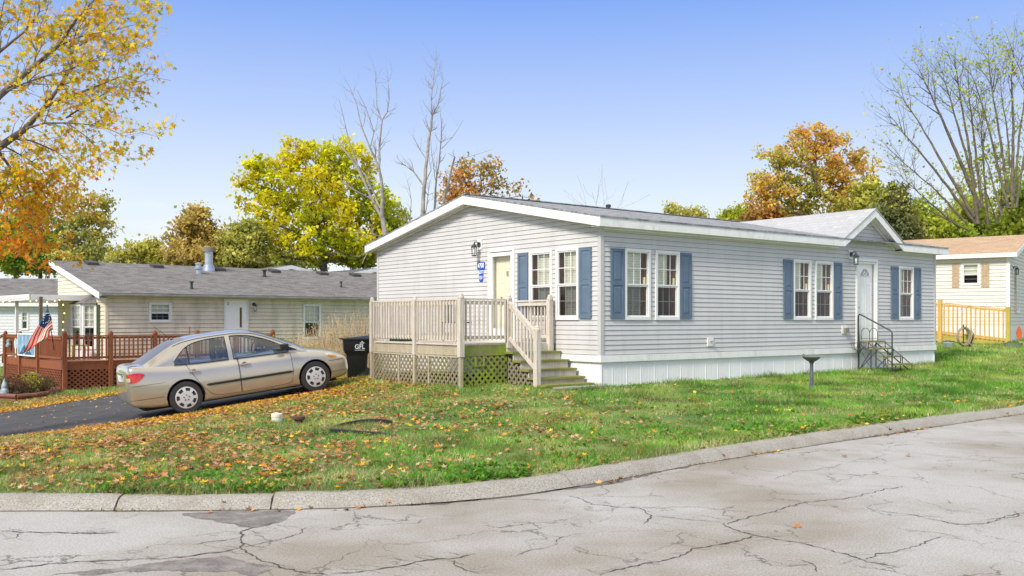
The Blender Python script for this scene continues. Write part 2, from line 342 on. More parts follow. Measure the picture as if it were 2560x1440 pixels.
def polyd(X, Y, P):                      # unsigned distance to closed polygon
    Q = np.stack([X, Y], 1); out = np.full(len(X), 1e9)
    for i in range(len(P)):
        a, b = P[i], P[(i + 1) % len(P)]; ab = b - a; t = np.clip(((Q - a) @ ab) / (ab @ ab), 0, 1); q = Q - (a + t[:, None] * ab); out = np.minimum(out, np.hypot(q[:, 0], q[:, 1]))
    return out

def axis(lo, hi, step, far, growth=1.25):
    a = list(np.arange(lo, hi + 1e-6, step)); s = step; x = a[-1]
    while x < far: s *= growth; x += s; a.append(x)
    s = step; x = a[0]; pre = []
    while x > -far: s *= growth; x -= s; pre.append(x)
    return np.array(pre[::-1] + a)
def LZ(X, Y, cd): return np.where(cd < 1.2, np.minimum(G(X, Y), .088 + .22 * np.maximum(cd - .2, 0)), G(X, Y))
xs = axis(-14, 16, .14, 400); ys = axis(6.5, 30, .14, 400)
GX, GY = np.meshgrid(xs, ys); fx, fy = GX.ravel(), GY.ravel(); dz = G(fx, fy); cd = curb_d(fx, fy)
dz = LZ(fx, fy, cd); dz = np.where(cd > .15, dz, np.where(cd > -.3, -.06, -.12))
dz = np.where(cd > .22, np.maximum(dz, -5), dz)
nx_, ny_ = len(xs), len(ys); idx = np.arange(nx_ * ny_).reshape(ny_, nx_)
fc = np.stack([idx[:-1, :-1].ravel(), idx[:-1, 1:].ravel(), idx[1:, 1:].ravel(), idx[1:, :-1].ravel()], 1)
def groundmat():
    m, n, l, b = newmat('lawn_soil_and_turf'); tx = n.new('ShaderNodeTexCoord')
    a = n.new('ShaderNodeTexNoise'); a.inputs['Scale'].default_value = .55; a.inputs['Detail'].default_value = 5; l.new(tx.outputs['Object'], a.inputs[0])
    r = n.new('ShaderNodeValToRGB'); r.color_ramp.elements[0].position = .36; r.color_ramp.elements[0].color = (.11, .19, .04, 1)
    r.color_ramp.elements[1].position = .66; r.color_ramp.elements[1].color = (.26, .30, .08, 1); l.new(a.outputs[0], r.inputs[0])
    f = n.new('ShaderNodeTexNoise'); f.inputs['Scale'].default_value = 18; f.inputs['Detail'].default_value = 8; f.inputs['Roughness'].default_value = .8; l.new(tx.outputs['Object'], f.inputs[0])
    mr = n.new('ShaderNodeMapRange'); mr.inputs[1].default_value = .35; mr.inputs[2].default_value = .65; mr.inputs[3].default_value = .6; mr.inputs[4].default_value = 1.35; l.new(f.outputs[0], mr.inputs[0])
    hs = n.new('ShaderNodeHueSaturation'); l.new(r.outputs[0], hs.inputs['Color']); l.new(mr.outputs[0], hs.inputs['Value']); l.new(hs.outputs[0], b.inputs['Base Color'])
    b.inputs['Roughness'].default_value = .95
    bp = n.new('ShaderNodeBump'); bp.inputs['Strength'].default_value = .7; bp.inputs['Distance'].default_value = .04; l.new(f.outputs[0], bp.inputs['Height']); l.new(bp.outputs[0], b.inputs['Normal'])
    return m
o = npmesh('ground', np.stack([fx, fy, dz], 1), fc, groundmat(), smooth=True); tag(o, None, None, kind='structure')

def roadmat():
    m, n, l, b = newmat('old_asphalt'); tx = n.new('ShaderNodeTexCoord')
    def noise(s, d=6, r=.6):
        q = n.new('ShaderNodeTexNoise'); q.inputs['Scale'].default_value = s; q.inputs['Detail'].default_value = d; q.inputs['Roughness'].default_value = r; l.new(tx.outputs['Object'], q.inputs[0]); return q
    a = noise(.35, 4); r = n.new('ShaderNodeValToRGB'); r.color_ramp.elements[0].position = .40; r.color_ramp.elements[0].color = (.29, .265, .22, 1)
    r.color_ramp.elements[1].position = .58; r.color_ramp.elements[1].color = (.42, .415, .405, 1); l.new(a.outputs[0], r.inputs[0])
    c = noise(60, 3, .95); mr = n.new('ShaderNodeMapRange'); mr.inputs[1].default_value = .32; mr.inputs[2].default_value = .68; mr.inputs[3].default_value = .52; mr.inputs[4].default_value = 1.32; l.new(c.outputs[0], mr.inputs[0])
    hs = n.new('ShaderNodeHueSaturation'); l.new(r.outputs[0], hs.inputs['Color']); l.new(mr.outputs[0], hs.inputs['Value'])
    s = noise(3.5, 12, .85); m3 = n.new('ShaderNodeMapRange'); m3.inputs[1].default_value = .50; m3.inputs[2].default_value = .72; m3.inputs[4].default_value = .55; l.new(s.outputs[0], m3.inputs[0])
    mi = n.new('ShaderNodeMixRGB'); l.new(m3.outputs[0], mi.inputs[0]); l.new(hs.outputs[0], mi.inputs[1]); mi.inputs[2].default_value = (.27, .24, .20, 1)
    # hairline cracks
    wv = n.new('ShaderNodeVectorMath'); wv.operation = 'MULTIPLY_ADD'; wn = noise(1.6, 6); l.new(wn.outputs['Color'], wv.inputs[0]); wv.inputs[1].default_value = (.9, .9, .9); l.new(tx.outputs['Object'], wv.inputs[2])
    vo = n.new('ShaderNodeTexVoronoi'); vo.feature = 'DISTANCE_TO_EDGE'; vo.inputs['Scale'].default_value = 1.15; l.new(wv.outputs[0], vo.inputs[0])
    cr = n.new('ShaderNodeMapRange'); cr.inputs[1].default_value = .005; cr.inputs[2].default_value = .016; cr.inputs[3].default_value = 1; cr.inputs[4].default_value = 0; l.new(vo.outputs[0], cr.inputs[0])
    br = noise(1.3, 3); b2 = n.new('ShaderNodeMapRange'); b2.inputs[1].default_value = .42; b2.inputs[2].default_value = .60; b2.inputs[4].default_value = .85; l.new(br.outputs[0], b2.inputs[0])
    mm = n.new('ShaderNodeMath'); mm.operation = 'MULTIPLY'; l.new(cr.outputs[0], mm.inputs[0]); l.new(b2.outputs[0], mm.inputs[1])
    m4 = n.new('ShaderNodeMixRGB'); l.new(mm.outputs[0], m4.inputs[0]); l.new(mi.outputs[0], m4.inputs[1]); m4.inputs[2].default_value = (.10, .09, .08, 1)
    l.new(m4.outputs[0], b.inputs['Base Color']); b.inputs['Roughness'].default_value = .92
    bp = n.new('ShaderNodeBump'); bp.inputs['Strength'].default_value = .6; bp.inputs['Distance'].default_value = .008; l.new(c.outputs[0], bp.inputs['Height']); l.new(bp.outputs[0], b.inputs['Normal'])
    return m
M['road'] = roadmat()
# road: strips running away from the curb line towards (and behind) the camera
offs = [-.02, -.3, -.8, -1.6, -3, -5, -8, -12, -20]
rows = []
for k, of in enumerate(offs):
    rows.append([(CL[i, 0] - CN[i, 0] * -of, CL[i, 1] + CN[i, 1] * of, 0.0) for i in range(len(CL))])
rows = [[(CL[i, 0] + CN[i, 0] * of, CL[i, 1] + CN[i, 1] * of, 0.0) for i in range(len(CL))] for of in offs]
tag(MB().grid(rows).build('road', M['road'], smooth=True), None, None, kind='structure')
def road_h(x, y): return 0.0
# curb, in segments with joints
M['seam'] = plain('gutter_seam', (.09, .075, .06), .95, var=.4, vscale=20)
cur = MB(); prof = [(-.01, -.1), (0.0, .0), (.03, .022), (.09, .080), (.13, .100), (.20, .108), (.26, .104), (.28, -.1)]
seglen = 0; start = 0; acc = 0; joints = []
cum = np.concatenate([[0], np.cumsum(np.linalg.norm(np.diff(CL, axis=0), axis=1))])
def cl_at(s):
    return (np.interp(s, cum, CL[:, 0]), np.interp(s, cum, CL[:, 1])), (np.interp(s, cum, CN[:, 0]), np.interp(s, cum, CN[:, 1]))
s0 = 0
while s0 < cum[-1] - 1:
    ln = random.choice([.9, 1.3, 2.1, 2.9]); s1 = min(s0 + ln, cum[-1]); rw = []; jz = random.uniform(-.014, .010)
    for s in np.linspace(s0 + .008, s1 - .008, 12):
        (x, y), (a, b) = cl_at(s); rw.append([(x + a * o_ + random.uniform(-.004, .004), y + b * o_ + random.uniform(-.004, .004), h + (jz if h > 0 else 0) + random.uniform(-.006, .006) * (h > 0)) for o_, h in prof])
    n0 = len(cur.v); cur.grid(rw); m_ = len(prof); cur.f += [list(range(n0, n0 + m_)), list(range(n0 + 11 * m_, n0 + 12 * m_))]; cur.mi += [0, 0]
    s0 = s1
tag(cur.build('curb', M['concrete'], smooth=True), None, None, kind='structure')
ra_, rb_ = [], []
for s_ in np.arange(cum[-1] * .25, cum[-1] * .92, .07):
    (x, y), (a, b) = cl_at(s_); wv = .012 + .05 * max(0, math.sin(s_ * 1.3) * math.sin(s_ * .47 + 1)) + random.uniform(0, .012); ra_.append((x + a * .004, y + b * .004, .003)); rb_.append((x - a * wv, y - b * wv, .003))
tag(MB().grid([ra_, rb_]).build('gutter_seam', M['seam']), None, None, kind='structure')
# driveway draped on the ground
def drape(name, poly, step, off, m, zf=None):
    x0, y0 = poly.min(0); x1, y1 = poly.max(0); bm = bmesh.new()
    vs = [bm.verts.new((p[0], p[1], 0)) for p in poly]; bm.faces.new(vs)
    for ax, lo, hi in ((0, x0, x1), (1, y0, y1)):
        for c in np.arange(lo + step, hi, step):
            no = [0, 0, 0]; no[ax] = 1; co = [0, 0, 0]; co[ax] = c
            bmesh.ops.bisect_plane(bm, geom=bm.verts[:] + bm.edges[:] + bm.faces[:], plane_co=co, plane_no=no)
    for v in bm.verts: v.co.z = (g(v.co.x, v.co.y) if zf is None else zf) + off
    me = bpy.data.meshes.new(name); bm.to_mesh(me); bm.free(); return link(name, me, m, None, True)
M['drive'] = plain('dark_asphalt', (.05, .051, .054), .85, var=.25, vscale=2, col2=(.095, .094, .093), thr=(.5, .8), cscale=1.2, bump=.5, bscale=80)
dp_ = np.array([tuple(W(HOME, a, b).xy) for a, b in ((-2.38, 1.46), (-.02, 1.46), (-.02, 4.9), (-2.38, 4.9))]); tag(drape('under_deck_shade', dp_, .6, .012, M['mulch']), None, None, kind='structure')  # near-black ground sheet, painted-in shade under the porch deck
tag(drape('driveway', DRV, .5, .02, M['drive']), None, None, kind='structure')

# cracks and dark patches of the road: flat sheets just over the surface
def rp_(px, py): v = at(px, py, CAMZ * FPX / (py - HY)); return v.x, v.y
def jag(pts, amp=.02, seed=0):
    rr = random.Random(seed); P = [Vector((*rp_(*p), 0)) for p in pts]; out = [P[0]]
    for a, b in zip(P[:-1], P[1:]):
        q = [a, b]; w_ = (b - a).length * .11
        while (q[1] - q[0]).length > .05:                # midpoint displacement
            z = [q[0]]
            for u_, v_ in zip(q[:-1], q[1:]):
                d = v_ - u_; pr = Vector((-d.y, d.x, 0)).normalized(); z += [(u_ + v_) / 2 + pr * rr.uniform(-w_, w_), v_]
            q = z; w_ *= .62
        out += q[1:]
    return out
ck = MB()
OFF = []
CR = [([(1420,1240),(1480,1262),(1600,1272),(1630,1290),(1610,1310)],9),([(1540,1268),(1740,1268),(1890,1285)],5),([(2540,1278),(2480,1305),(2390,1312),(2265,1285),(2150,1270)],8),
      ([(2560,1282),(2500,1300),(2455,1312)],8),([(1810,1308),(1850,1330),(1885,1338),(1960,1352),(2060,1372),(2165,1405),(2250,1420)],11),([(1820,1312),(1870,1295),(1930,1280),(2000,1258),(2060,1252),(2140,1242),(2210,1222),(2260,1215)],9),
      ([(1885,1338),(1810,1360),(1730,1372),(1715,1385),(1600,1412),(1540,1425),(1500,1440)],12),([(1810,1308),(1700,1298),(1640,1290)],6),([(2165,1400),(2190,1385),(2240,1380),(2310,1355),(2370,1340)],8),
      ([(0,1328),(150,1332),(300,1331)],14),([(0,1425),(200,1405),(330,1400),(470,1392),(600,1370),(602,1345),(600,1330),(640,1318)],14),([(600,1370),(690,1352),(750,1335),(765,1320)],8),
      ([(600,1370),(650,1400),(700,1420),(760,1432),(830,1440)],12),([(830,1436),(940,1425),(1040,1405),(1150,1395),(1190,1385)],13),([(1130,1400),(1160,1425),(1200,1436)],8),
      ([(480,1362),(560,1352),(600,1345)],9),([(2180,1122),(2300,1135),(2450,1152),(2560,1155)],5),([(1290,1392),(1320,1378),(1390,1362),(1400,1345),(1460,1335)],6),
      ([(2040,1430),(2030,1410),(1990,1398)],8),([(1600,1202),(1700,1180),(1820,1150),(1950,1125)],4),([(1940,1200),(1960,1190),(2060,1170),(2110,1160)],5),([(640,1318),(700,1302),(760,1296)],6),([(0,1350),(40,1345),(60,1330)],6)]
rr_c = random.Random(77)
for pts, wd in list(CR):
    for (a, b) in zip(pts[:-1], pts[1:]):
        for _ in range(4):
            t = rr_c.random(); x_, y_ = a[0] + (b[0] - a[0]) * t, a[1] + (b[1] - a[1]) * t; y_ += 0; ln_ = rr_c.uniform(25, 85); an = rr_c.uniform(-.5, .5) + (math.pi if rr_c.random() < .5 else 0)
            OFF.append(((x_, y_), (x_ + ln_ * math.cos(an), max(y_ + ln_ * .45 * math.sin(an), 1120)), wd * .38))
for i, (pts, wd) in enumerate(CR + [([a, b], w_) for a, b, w_ in OFF]):
    P = jag(pts, .022, i); k = len(P); rr = random.Random(i + 50); L0 = []; L1 = []
    for j, p in enumerate(P):
        a, b = P[max(j - 1, 0)], P[min(j + 1, k - 1)]; d = (b - a); pr = Vector((-d.y, d.x, 0)).normalized()
        ww = wd * .00042 * rr.uniform(.35, 1.7) * min(1, .25 + min(j, k - 1 - j) * .25)
        L0.append(p + pr * ww + Vector((0, 0, .004))); L1.append(p - pr * ww + Vector((0, 0, .004)))
    ck.grid([L0, L1])
tag(ck.build('road_cracks', M['crack']), None, None, kind='structure')
M['patch'] = plain('tar_patch', (.155, .145, .14), .9, var=.35, vscale=60, col2=(.26, .24, .22), thr=(.45, .65), cscale=7, bump=.5, bscale=80)
M['patchd'] = plain('tar_patch_dark', (.13, .125, .125), .9, var=.3, vscale=12, bump=.5, bscale=80)
def sheet(name, pts, m, zz, amp=.03, seed=3):
    P = jag(pts + [pts[0]], amp, seed)[:-1]; bm = bmesh.new(); vs = [bm.verts.new((p.x, p.y, zz)) for p in P]; f = bm.faces.new(vs); bmesh.ops.triangulate(bm, faces=[f])
    me = bpy.data.meshes.new(name); bm.to_mesh(me); bm.free(); return tag(link(name, me, m), None, None, kind='structure')
sheet('asphalt_patch', [(455, 1284), (560, 1276), (740, 1276), (720, 1293), (690, 1308), (640, 1320), (600, 1318), (585, 1310), (530, 1300)], M['patch'], .002)
sheet('asphalt_patch', [(120, 1440), (300, 1420), (420, 1402), (520, 1395), (560, 1390), (600, 1400), (680, 1425), (640, 1440)], M['patch'], .002, .05, 5)
sheet('asphalt_patch', [(920, 1268), (1180, 1252), (1400, 1226), (1580, 1196), (1720, 1168), (1700, 1166), (1500, 1203), (1300, 1232), (1100, 1252), (950, 1262)], M['patchd'], .003, .02, 8)

# ------------------------------------------------------------------ house building blocks
# a wall plane P(s, z, o): s along the wall, z up, o outwards
def siding(mb, P, s_of, z0, z1, opens=(), pitch=.10, lip=.016, gr=.009):
    zc = z0
    while zc < z1 - 1e-4:
        zt = min(zc + pitch, z1); gz = min(zc + gr, zt)
        cuts = sorted({gz, zt} | {z for o_ in opens for z in (o_[2], o_[3]) if gz < z < zt})
        def spans(za, zb):
            sa, sb = s_of((za + zb) / 2); iv = [(sa, sb)]
            for (a, b, c, d) in opens:
                if c < (za + zb) / 2 < d: iv = [q for (p, r) in iv for q in ((p, min(a, r)), (max(b, p), r)) if q[1] - q[0] > 1e-3]
            return iv
        def ends(za, zb, p, r):                      # follow a sloping edge exactly
            lo, hi = s_of((za + zb) / 2); A, B = s_of(za), s_of(zb)
            return (A[0] if abs(p - lo) < 1e-6 else p, A[1] if abs(r - hi) < 1e-6 else r, B[0] if abs(p - lo) < 1e-6 else p, B[1] if abs(r - hi) < 1e-6 else r)
        for (p, r) in spans(zc, gz):
            a, b, c, d = ends(zc, gz, p, r)
            mb.add([P(a, zc, .002), P(b, zc, .002), P(b, zc, -.012), P(a, zc, -.012), P(d, gz, -.012), P(c, gz, -.012), P(d, gz, lip), P(c, gz, lip)], [(0, 1, 2, 3), (3, 2, 4, 5), (5, 4, 6, 7)])
        for za, zb in zip(cuts[:-1], cuts[1:]):
            oa = lip + (.002 - lip) * (za - gz) / pitch; ob = lip + (.002 - lip) * (zb - gz) / pitch
            for (p, r) in spans(za, zb):
                a, b, c, d = ends(za, zb, p, r); mb.quad(P(a, za, oa), P(b, za, oa), P(d, zb, ob), P(c, zb, ob))
        zc = zt

def pbox(mb, P, s0, s1, z0, z1, o0, o1):
    v = [P(s, z, o_) for o_ in (o0, o1) for z in (z0, z1) for s in (s0, s1)]
    return mb.add(v, [(0, 1, 3, 2), (4, 6, 7, 5), (0, 4, 5, 1), (2, 3, 7, 6), (0, 2, 6, 4), (1, 5, 7, 3)])
def ring(mb, P, s0, s1, z0, z1, w, o0, o1, wb=None):
    wb = wb or w
    pbox(mb, P, s0, s1, z1 - w, z1, o0, o1); pbox(mb, P, s0, s1, z0, z0 + wb, o0, o1)
    pbox(mb, P, s0, s0 + w, z0 + wb, z1 - w, o0, o1); pbox(mb, P, s1 - w, s1, z0 + wb, z1 - w, o0, o1)

def window(par, P, s0, s1, z0, z1, cols=3, rows=(2, 2), blind=(0, 1), side='brown', detail=True, screen=True, label=None, w=.055, blindlow=True, grille=True, fr='white2'):
    a, b, lo, hi = min(s0, s1), max(s0, s1), z0, z1
    f = MB(); ring(f, P, a, b, lo, hi, w, -.02, .038, w * 1.2); mid = lo + (hi - lo) * .49
    ring(f, P, a + w, b - w, mid + .0, hi - w, .028, -.015, .022); ring(f, P, a + w + .006, b - w - .006, lo + w * 1.2, mid - .001, .030, -.03, .008)
    win = f.build('window', M[fr], par)
    if label: win['label'] = label
    iw0, iw1 = a + w + .028, b - w - .028
    gl = MB(); gl.quad(P(iw0 - .01, mid, 0.0), P(iw1 + .01, mid, 0.0), P(iw1 + .01, hi - w, 0.0), P(iw0 - .01, hi - w, 0.0)); gl.build('pane', M['glass'], win)
    gl = MB(); gl.quad(P(iw0 - .01, lo + w, -.012), P(iw1 + .01, lo + w, -.012), P(iw1 + .01, mid + .01, -.012), P(iw0 - .01, mid + .01, -.012)); gl.build('pane', M['screen' if screen else 'glass'], win)
    if grille:
        mu = MB()
        for (c0, c1, r_, oo) in ((mid + .028, hi - w - .028, rows[0], .004), (lo + w * 1.2 + .03, mid - .03, rows[1], -.022)):
            for k in range(1, cols):
                s = iw0 + (iw1 - iw0) * k / cols; pbox(mu, P, s - .008, s + .008, c0, c1, oo - .004, oo + .004)
            for k in range(1, r_):
                z = c0 + (c1 - c0) * k / r_; pbox(mu, P, iw0, iw1, z - .008, z + .008, oo - .006, oo + .006)
        mu.build('grille', M['white2'], win)
    # the room behind: side, floor and back
    rm = MB(); d = -.55
    for q in ((P(a + .02, lo, -.03), P(a + .02, hi, -.03), P(a + .02, hi, d), P(a + .02, lo, d)), (P(b - .02, lo, -.03), P(b - .02, hi, -.03), P(b - .02, hi, d), P(b - .02, lo, d)),
              (P(a, lo, d), P(b, lo, d), P(b, hi, d), P(a, hi, d)), (P(a, lo, -.03), P(b, lo, -.03), P(b, lo, d), P(a, lo, d)), (P(a, hi, -.03), P(b, hi, -.03), P(b, hi, d), P(a, hi, d))): rm.quad(*q)
    rm.build('interior', M['brown' if side == 'brown' else 'room'], win)
    if blind:
        bl = MB(); b0, b1 = a + w + (b - a - 2 * w) * blind[0], a + w + (b - a - 2 * w) * blind[1]; z = hi - w; zend = lo + w if blindlow else mid
        while z > zend:
            bl.add([P(b0, z, -.060), P(b1, z, -.060), P(b1, z - .048, -.080), P(b0, z - .048, -.080)], [(0, 1, 2, 3)]); z -= .052
        bl.build('blind', M['blind'], win)
    return win

def shutter(par, P, s0, s1, z0, z1, m, split=.5, label=None):
    a, b = min(s0, s1) + .01, max(s0, s1) - .01; f = MB(); pbox(f, P, a, b, z0, z1, .012, .032)
    w = .055 if b - a > .3 else .05; zs_ = z0 + (z1 - z0) * split
    ring(f, P, a, b, z0, z1, w, .032, .045, w * 1.4); pbox(f, P, a + w, b - w, zs_ - w * .6, zs_ + w * .6, .032, .045)
    for (c, d) in ((z0 + w * 1.4 + .03, zs_ - w * .6 - .03), (zs_ + w * .6 + .03, z1 - w - .03)):
        v = [P(a + w + .03, c, .032), P(b - w - .03, c, .032), P(b - w - .03, d, .032), P(a + w + .03, d, .032), P(a + w + .06, c + .03, .041), P(b - w - .06, c + .03, .041), P(b - w - .06, d - .03, .041), P(a + w + .06, d - .03, .041)]
        f.add(v, [(0, 1, 5, 4), (1, 2, 6, 5), (2, 3, 7, 6), (3, 0, 4, 7), (4, 5, 6, 7)])
    return f.build('shutter', m, par)

def coach_lamp(par, P, s, z, name='wall_lamp', sc_=1.0, m='iron'):
    pl = MB(); pbox(pl, P, s - .09 * sc_, s + .09 * sc_, z + .02, z + .26 * sc_, .012, .03); o_ = pl.build('lamp_plate', M['white2'], par)
    k = MB(); c = P(s, z + .14 * sc_, .03); k.lathe([(.065 * sc_, 0), (.06 * sc_, .015)], (0, 0, 0), 14)
    k = MB(); k.tube([P(s, z + .14 * sc_, .03), P(s, z + .14 * sc_, .055)], .06 * sc_, 14)
    k.tube([P(s, z + .15 * sc_, .05), P(s, z + .20 * sc_, .10), P(s, z + .19 * sc_, .16), P(s, z + .15 * sc_, .18)], .012 * sc_, 6)
    q = P(s, 0, .18)
    k.lathe([(.004, z + .20 * sc_), (.012, z + .17 * sc_), (.02, z + .15 * sc_), (.085 * sc_, z + .075 * sc_), (.078 * sc_, z + .065 * sc_)], (q[0], q[1], 0), 8)
    k.lathe([(.06 * sc_, z - .115 * sc_), (.065 * sc_, z - .13 * sc_), (.03, z - .145 * sc_)], (q[0], q[1], 0), 8)
    for j in range(6):
        t = j * math.pi / 3; k.tube([(q[0] + .068 * sc_ * math.cos(t), q[1] + .068 * sc_ * math.sin(t), z + .07 * sc_), (q[0] + .056 * sc_ * math.cos(t), q[1] + .056 * sc_ * math.sin(t), z - .12 * sc_)], .006, 4)
    lamp = k.build(name, M[m], par, smooth=True)
    gmb = MB(); gmb.lathe([(.060 * sc_, z + .065 * sc_), (.050 * sc_, z - .115 * sc_)], (q[0], q[1], 0), 12); gmb.build('lamp_glass', M['glass'], lamp)
    gmb = MB(); gmb.lathe([(.012, z - .10 * sc_), (.03 * sc_, z - .03), (.028 * sc_, z + .02), (.008, z + .05)], (q[0], q[1], 0), 10); gmb.build('bulb', M['signwhite'], lamp, smooth=True)
    return lamp

# ------------------------------------------------------------------ the grey mobile home
home = thing('mobile_home', 'long grey sided mobile home with blue shutters and white skirting', 'house', (1.79, 18.95, 0), 37.9)
LN, WD = 13.13, 8.95
PF = lambda s, z, o_: (s, -o_, z)          # long wall
PG = lambda s, z, o_: (-o_, s, z)          # gable wall
PR = lambda s, z, o_: (LN + o_, s, z)
PB = lambda s, z, o_: (s, WD + o_, z)
ZB, EV, RD = .885, 3.68, 4.58
SL = (RD - EV) / (4.475 + .24)
def rooft(y): return EV + SL * ((y + .24) if y <= 4.475 else (WD + .24 - y))
winL = [(.65, 1.41), (1.56, 2.31), (6.38, 7.11), (7.28, 8.05), (11.16, 11.93)]
winG = [(2.27, 1.49), (1.37, .64)]
opF = [(a + .02, b - .02, 1.62, 3.06) for a, b in winL] + [(9.12, 10.06, .885, 3.18)]
opG = [(min(a) + .02, max(a) - .02, 1.62, 3.09) for a in winG] + [(2.82, 3.74, 1.13, 3.2)]
mb = MB()
DS0, DSP, DS1, DZ = 8.2, 9.6, 11.0, 4.50
siding(mb, PF, lambda z: (.06, LN - .06), ZB, 3.485, opF)
def ddorm(z):
    t = (DZ - .16 - z) / (DZ - EV) * 1.4; t = max(t, .001); return (DSP - t, DSP + t)
siding(mb, PF, ddorm, 3.485, DZ - .17)
mb.build('wall', M['siding'], home)
mb = MB()
def ggab(z):
    if z < rooft(0) - .17: return (.06, WD - .06)
    t = (z - (rooft(0) - .17)) / SL; return (min(max(.06, t), 4.47), max(min(WD - .06, WD - t), 4.48))
siding(mb, PG, ggab, ZB, RD - .19, opG)
mb.build('wall', M['siding'], home)
mb = MB(); siding(mb, PR, ggab, ZB, RD - .19); mb.build('wall', M['siding'], home)
mb = MB(); siding(mb, PB, lambda z: (.06, LN - .06), ZB, 3.5); mb.build('wall', M['siding'], home)
ctm = plain('trim_grey', (.54, .54, .54), .5, var=.04)
for (x, y, sx_, sy_) in ((0, 0, -1, -1), (LN, 0, 1, -1), (0, WD, -1, 1), (LN, WD, 1, 1)):
    mb = MB(); mb.box(min(x + sx_ * .024, x - sx_ * .07), min(y + sy_ * .024, y - sy_ * .07), ZB - .0, max(x + sx_ * .024, x - sx_ * .07), max(y + sy_ * .024, y - sy_ * .07), 3.478); mb.build('corner_trim', ctm, home)
# skirting
mb = MB()
for P_, ln in ((PF, LN), (PG, WD), (PR, WD), (PB, LN)):
    pts = []; s = 0.0; k = 0
    while s < ln:
        major = (k % 5 == 4)
        pts += ([(s, -.020), (s + .010, -.014), (s + .03, -.014), (s + .040, -.020)] if major else [(s, -.020), (s + .01, -.0175), (s + .02, -.020)]); s += .082; k += 1
    pts.append((ln, -.02))
    for (a, oa), (b, ob) in zip(pts[:-1], pts[1:]): mb.quad(P_(a, -.05, oa), P_(b, -.05, ob), P_(b, .76, ob), P_(a, .76, oa))
mb.build('skirting', M['skirt'], home)
mb = MB(); mb.box(-.034, -.034, .745, LN + .034, .0, ZB - .002); mb.box(-.034, 0, .745, 0, WD, ZB - .002); mb.box(LN, 0, .745, LN + .034, WD, ZB - .002); mb.box(-.034, WD, .745, LN + .034, WD + .034, ZB - .002)
mb.build('skirting_band', M['white'], home)
# roof
x0, x1 = -.27, LN + .27
mb = MB(); TH = .035
def slab(a, b, c, d, m_mb, th=TH):
    m_mb.prism([a, b, c, d] if d is not None else [a, b, c], (0, 0, -th))
slab((x0, -.275, rooft(-.24) - .007), (x1, -.275, rooft(-.24) - .007), (x1, 4.475, RD), (x0, 4.475, RD), mb)
slab((x1, WD + .275, rooft(-.24) - .007), (x0, WD + .275, rooft(-.24) - .007), (x0, 4.475, RD), (x1, 4.475, RD), mb)
mb.bar((x0, 4.475, RD + .008), (x1, 4.475, RD + .008), .22, .02)
roof = mb.build('roof', M['roofm'], home)
mb = MB(); yb = (DZ - EV) / SL - .24
for s_, s2 in ((DS0 - .03, DSP), (DS1 + .03, DSP)):
    a, b, c = Vector((s_, -.285, EV + .002)), Vector((s2, -.285, DZ + .03)), Vector((s2, yb + .15, DZ + .03)); mb.prism([a, b, c], (0, 0, -.03))
mb.build('gable_roof', M['roofd'], roof)
f = MB()
f.box(x0, -.262, 3.465, DS0, -.235, EV - .03); f.box(DS1, -.262, 3.465, x1, -.235, EV - .03)
for xx in (x0 + .004, x1 - .029):
    for (ya, yb_) in ((-.234, 4.475), (WD + .262, 4.475)):
        za, zb = rooft(-.24) - .037, RD - .037; f.prism([(xx, ya, za - .18), (xx, ya, za), (xx, yb_, zb), (xx, yb_, zb - .19)], (.025, 0, 0))
for s_ in (DS0, DS1):
    d = 1 if s_ < DSP else -1; f.prism([(s_, -.268, EV - .215), (s_, -.268, EV - .025), (DSP, -.268, DZ - .0), (DSP, -.268, DZ - .20)], (0, .03, 0))
f.box(x0, WD + .235, 3.465, x1, WD + .262, EV - .03)
f.build('fascia', M['white'], roof)
f = MB(); f.box(x0 + .03, -.235, 3.47, DS0 + .05, .02, 3.478); f.box(DS1 - .05, -.235, 3.47, x1 - .03, .02, 3.478)
for (a, b) in ((x0 + .03, .02), (LN - .02, x1 - .03)):
    for (ya, yb_) in ((-.2, 4.47), (WD + .2, 4.48)):
        za = rooft(-.2) - .185; zb = RD - .185; f.prism([(a, ya, za), (b, ya, za), (b, yb_, zb), (a, yb_, zb)], (0, 0, .008))
for s_ in (DS0, DS1): f.prism([(s_, -.238, EV - .16), (s_, .02, EV - .16), (DSP, .02, DZ - .15), (DSP, -.238, DZ - .15)], (0, 0, .008))
f.build('soffit', M['white'], roof)
f = MB()
for s_ in (DS0 + .05, DS1 - .05):
    f.bar((s_, -.03, EV - .19), (DSP, -.03, DZ - .185), .03, .05)
for (ya, yb_) in ((.02, 4.46), (WD - .02, 4.49)): f.bar((-.03, ya, rooft(0) - .215), (-.03, yb_, RD - .215), .03, .05)
f.box(0.06, -.03, 3.435, DS0 + .1, -.016, 3.468)
f.build('frieze_trim', M['white'], roof)
f = MB(); f.lathe([(.05, 4.4), (.05, 4.70), (.075, 4.70), (.075, 4.76), (.03, 4.78)], (4.9, 4.9, 0), 12); f.build('vent_pipe', M['iron'], roof)
f = MB(); f.lathe([(.06, 4.45), (.06, 4.66), (.08, 4.66), (.08, 4.71)], (2.2, 5.4, 0), 12); f.build('vent_pipe', M['iron'], roof)
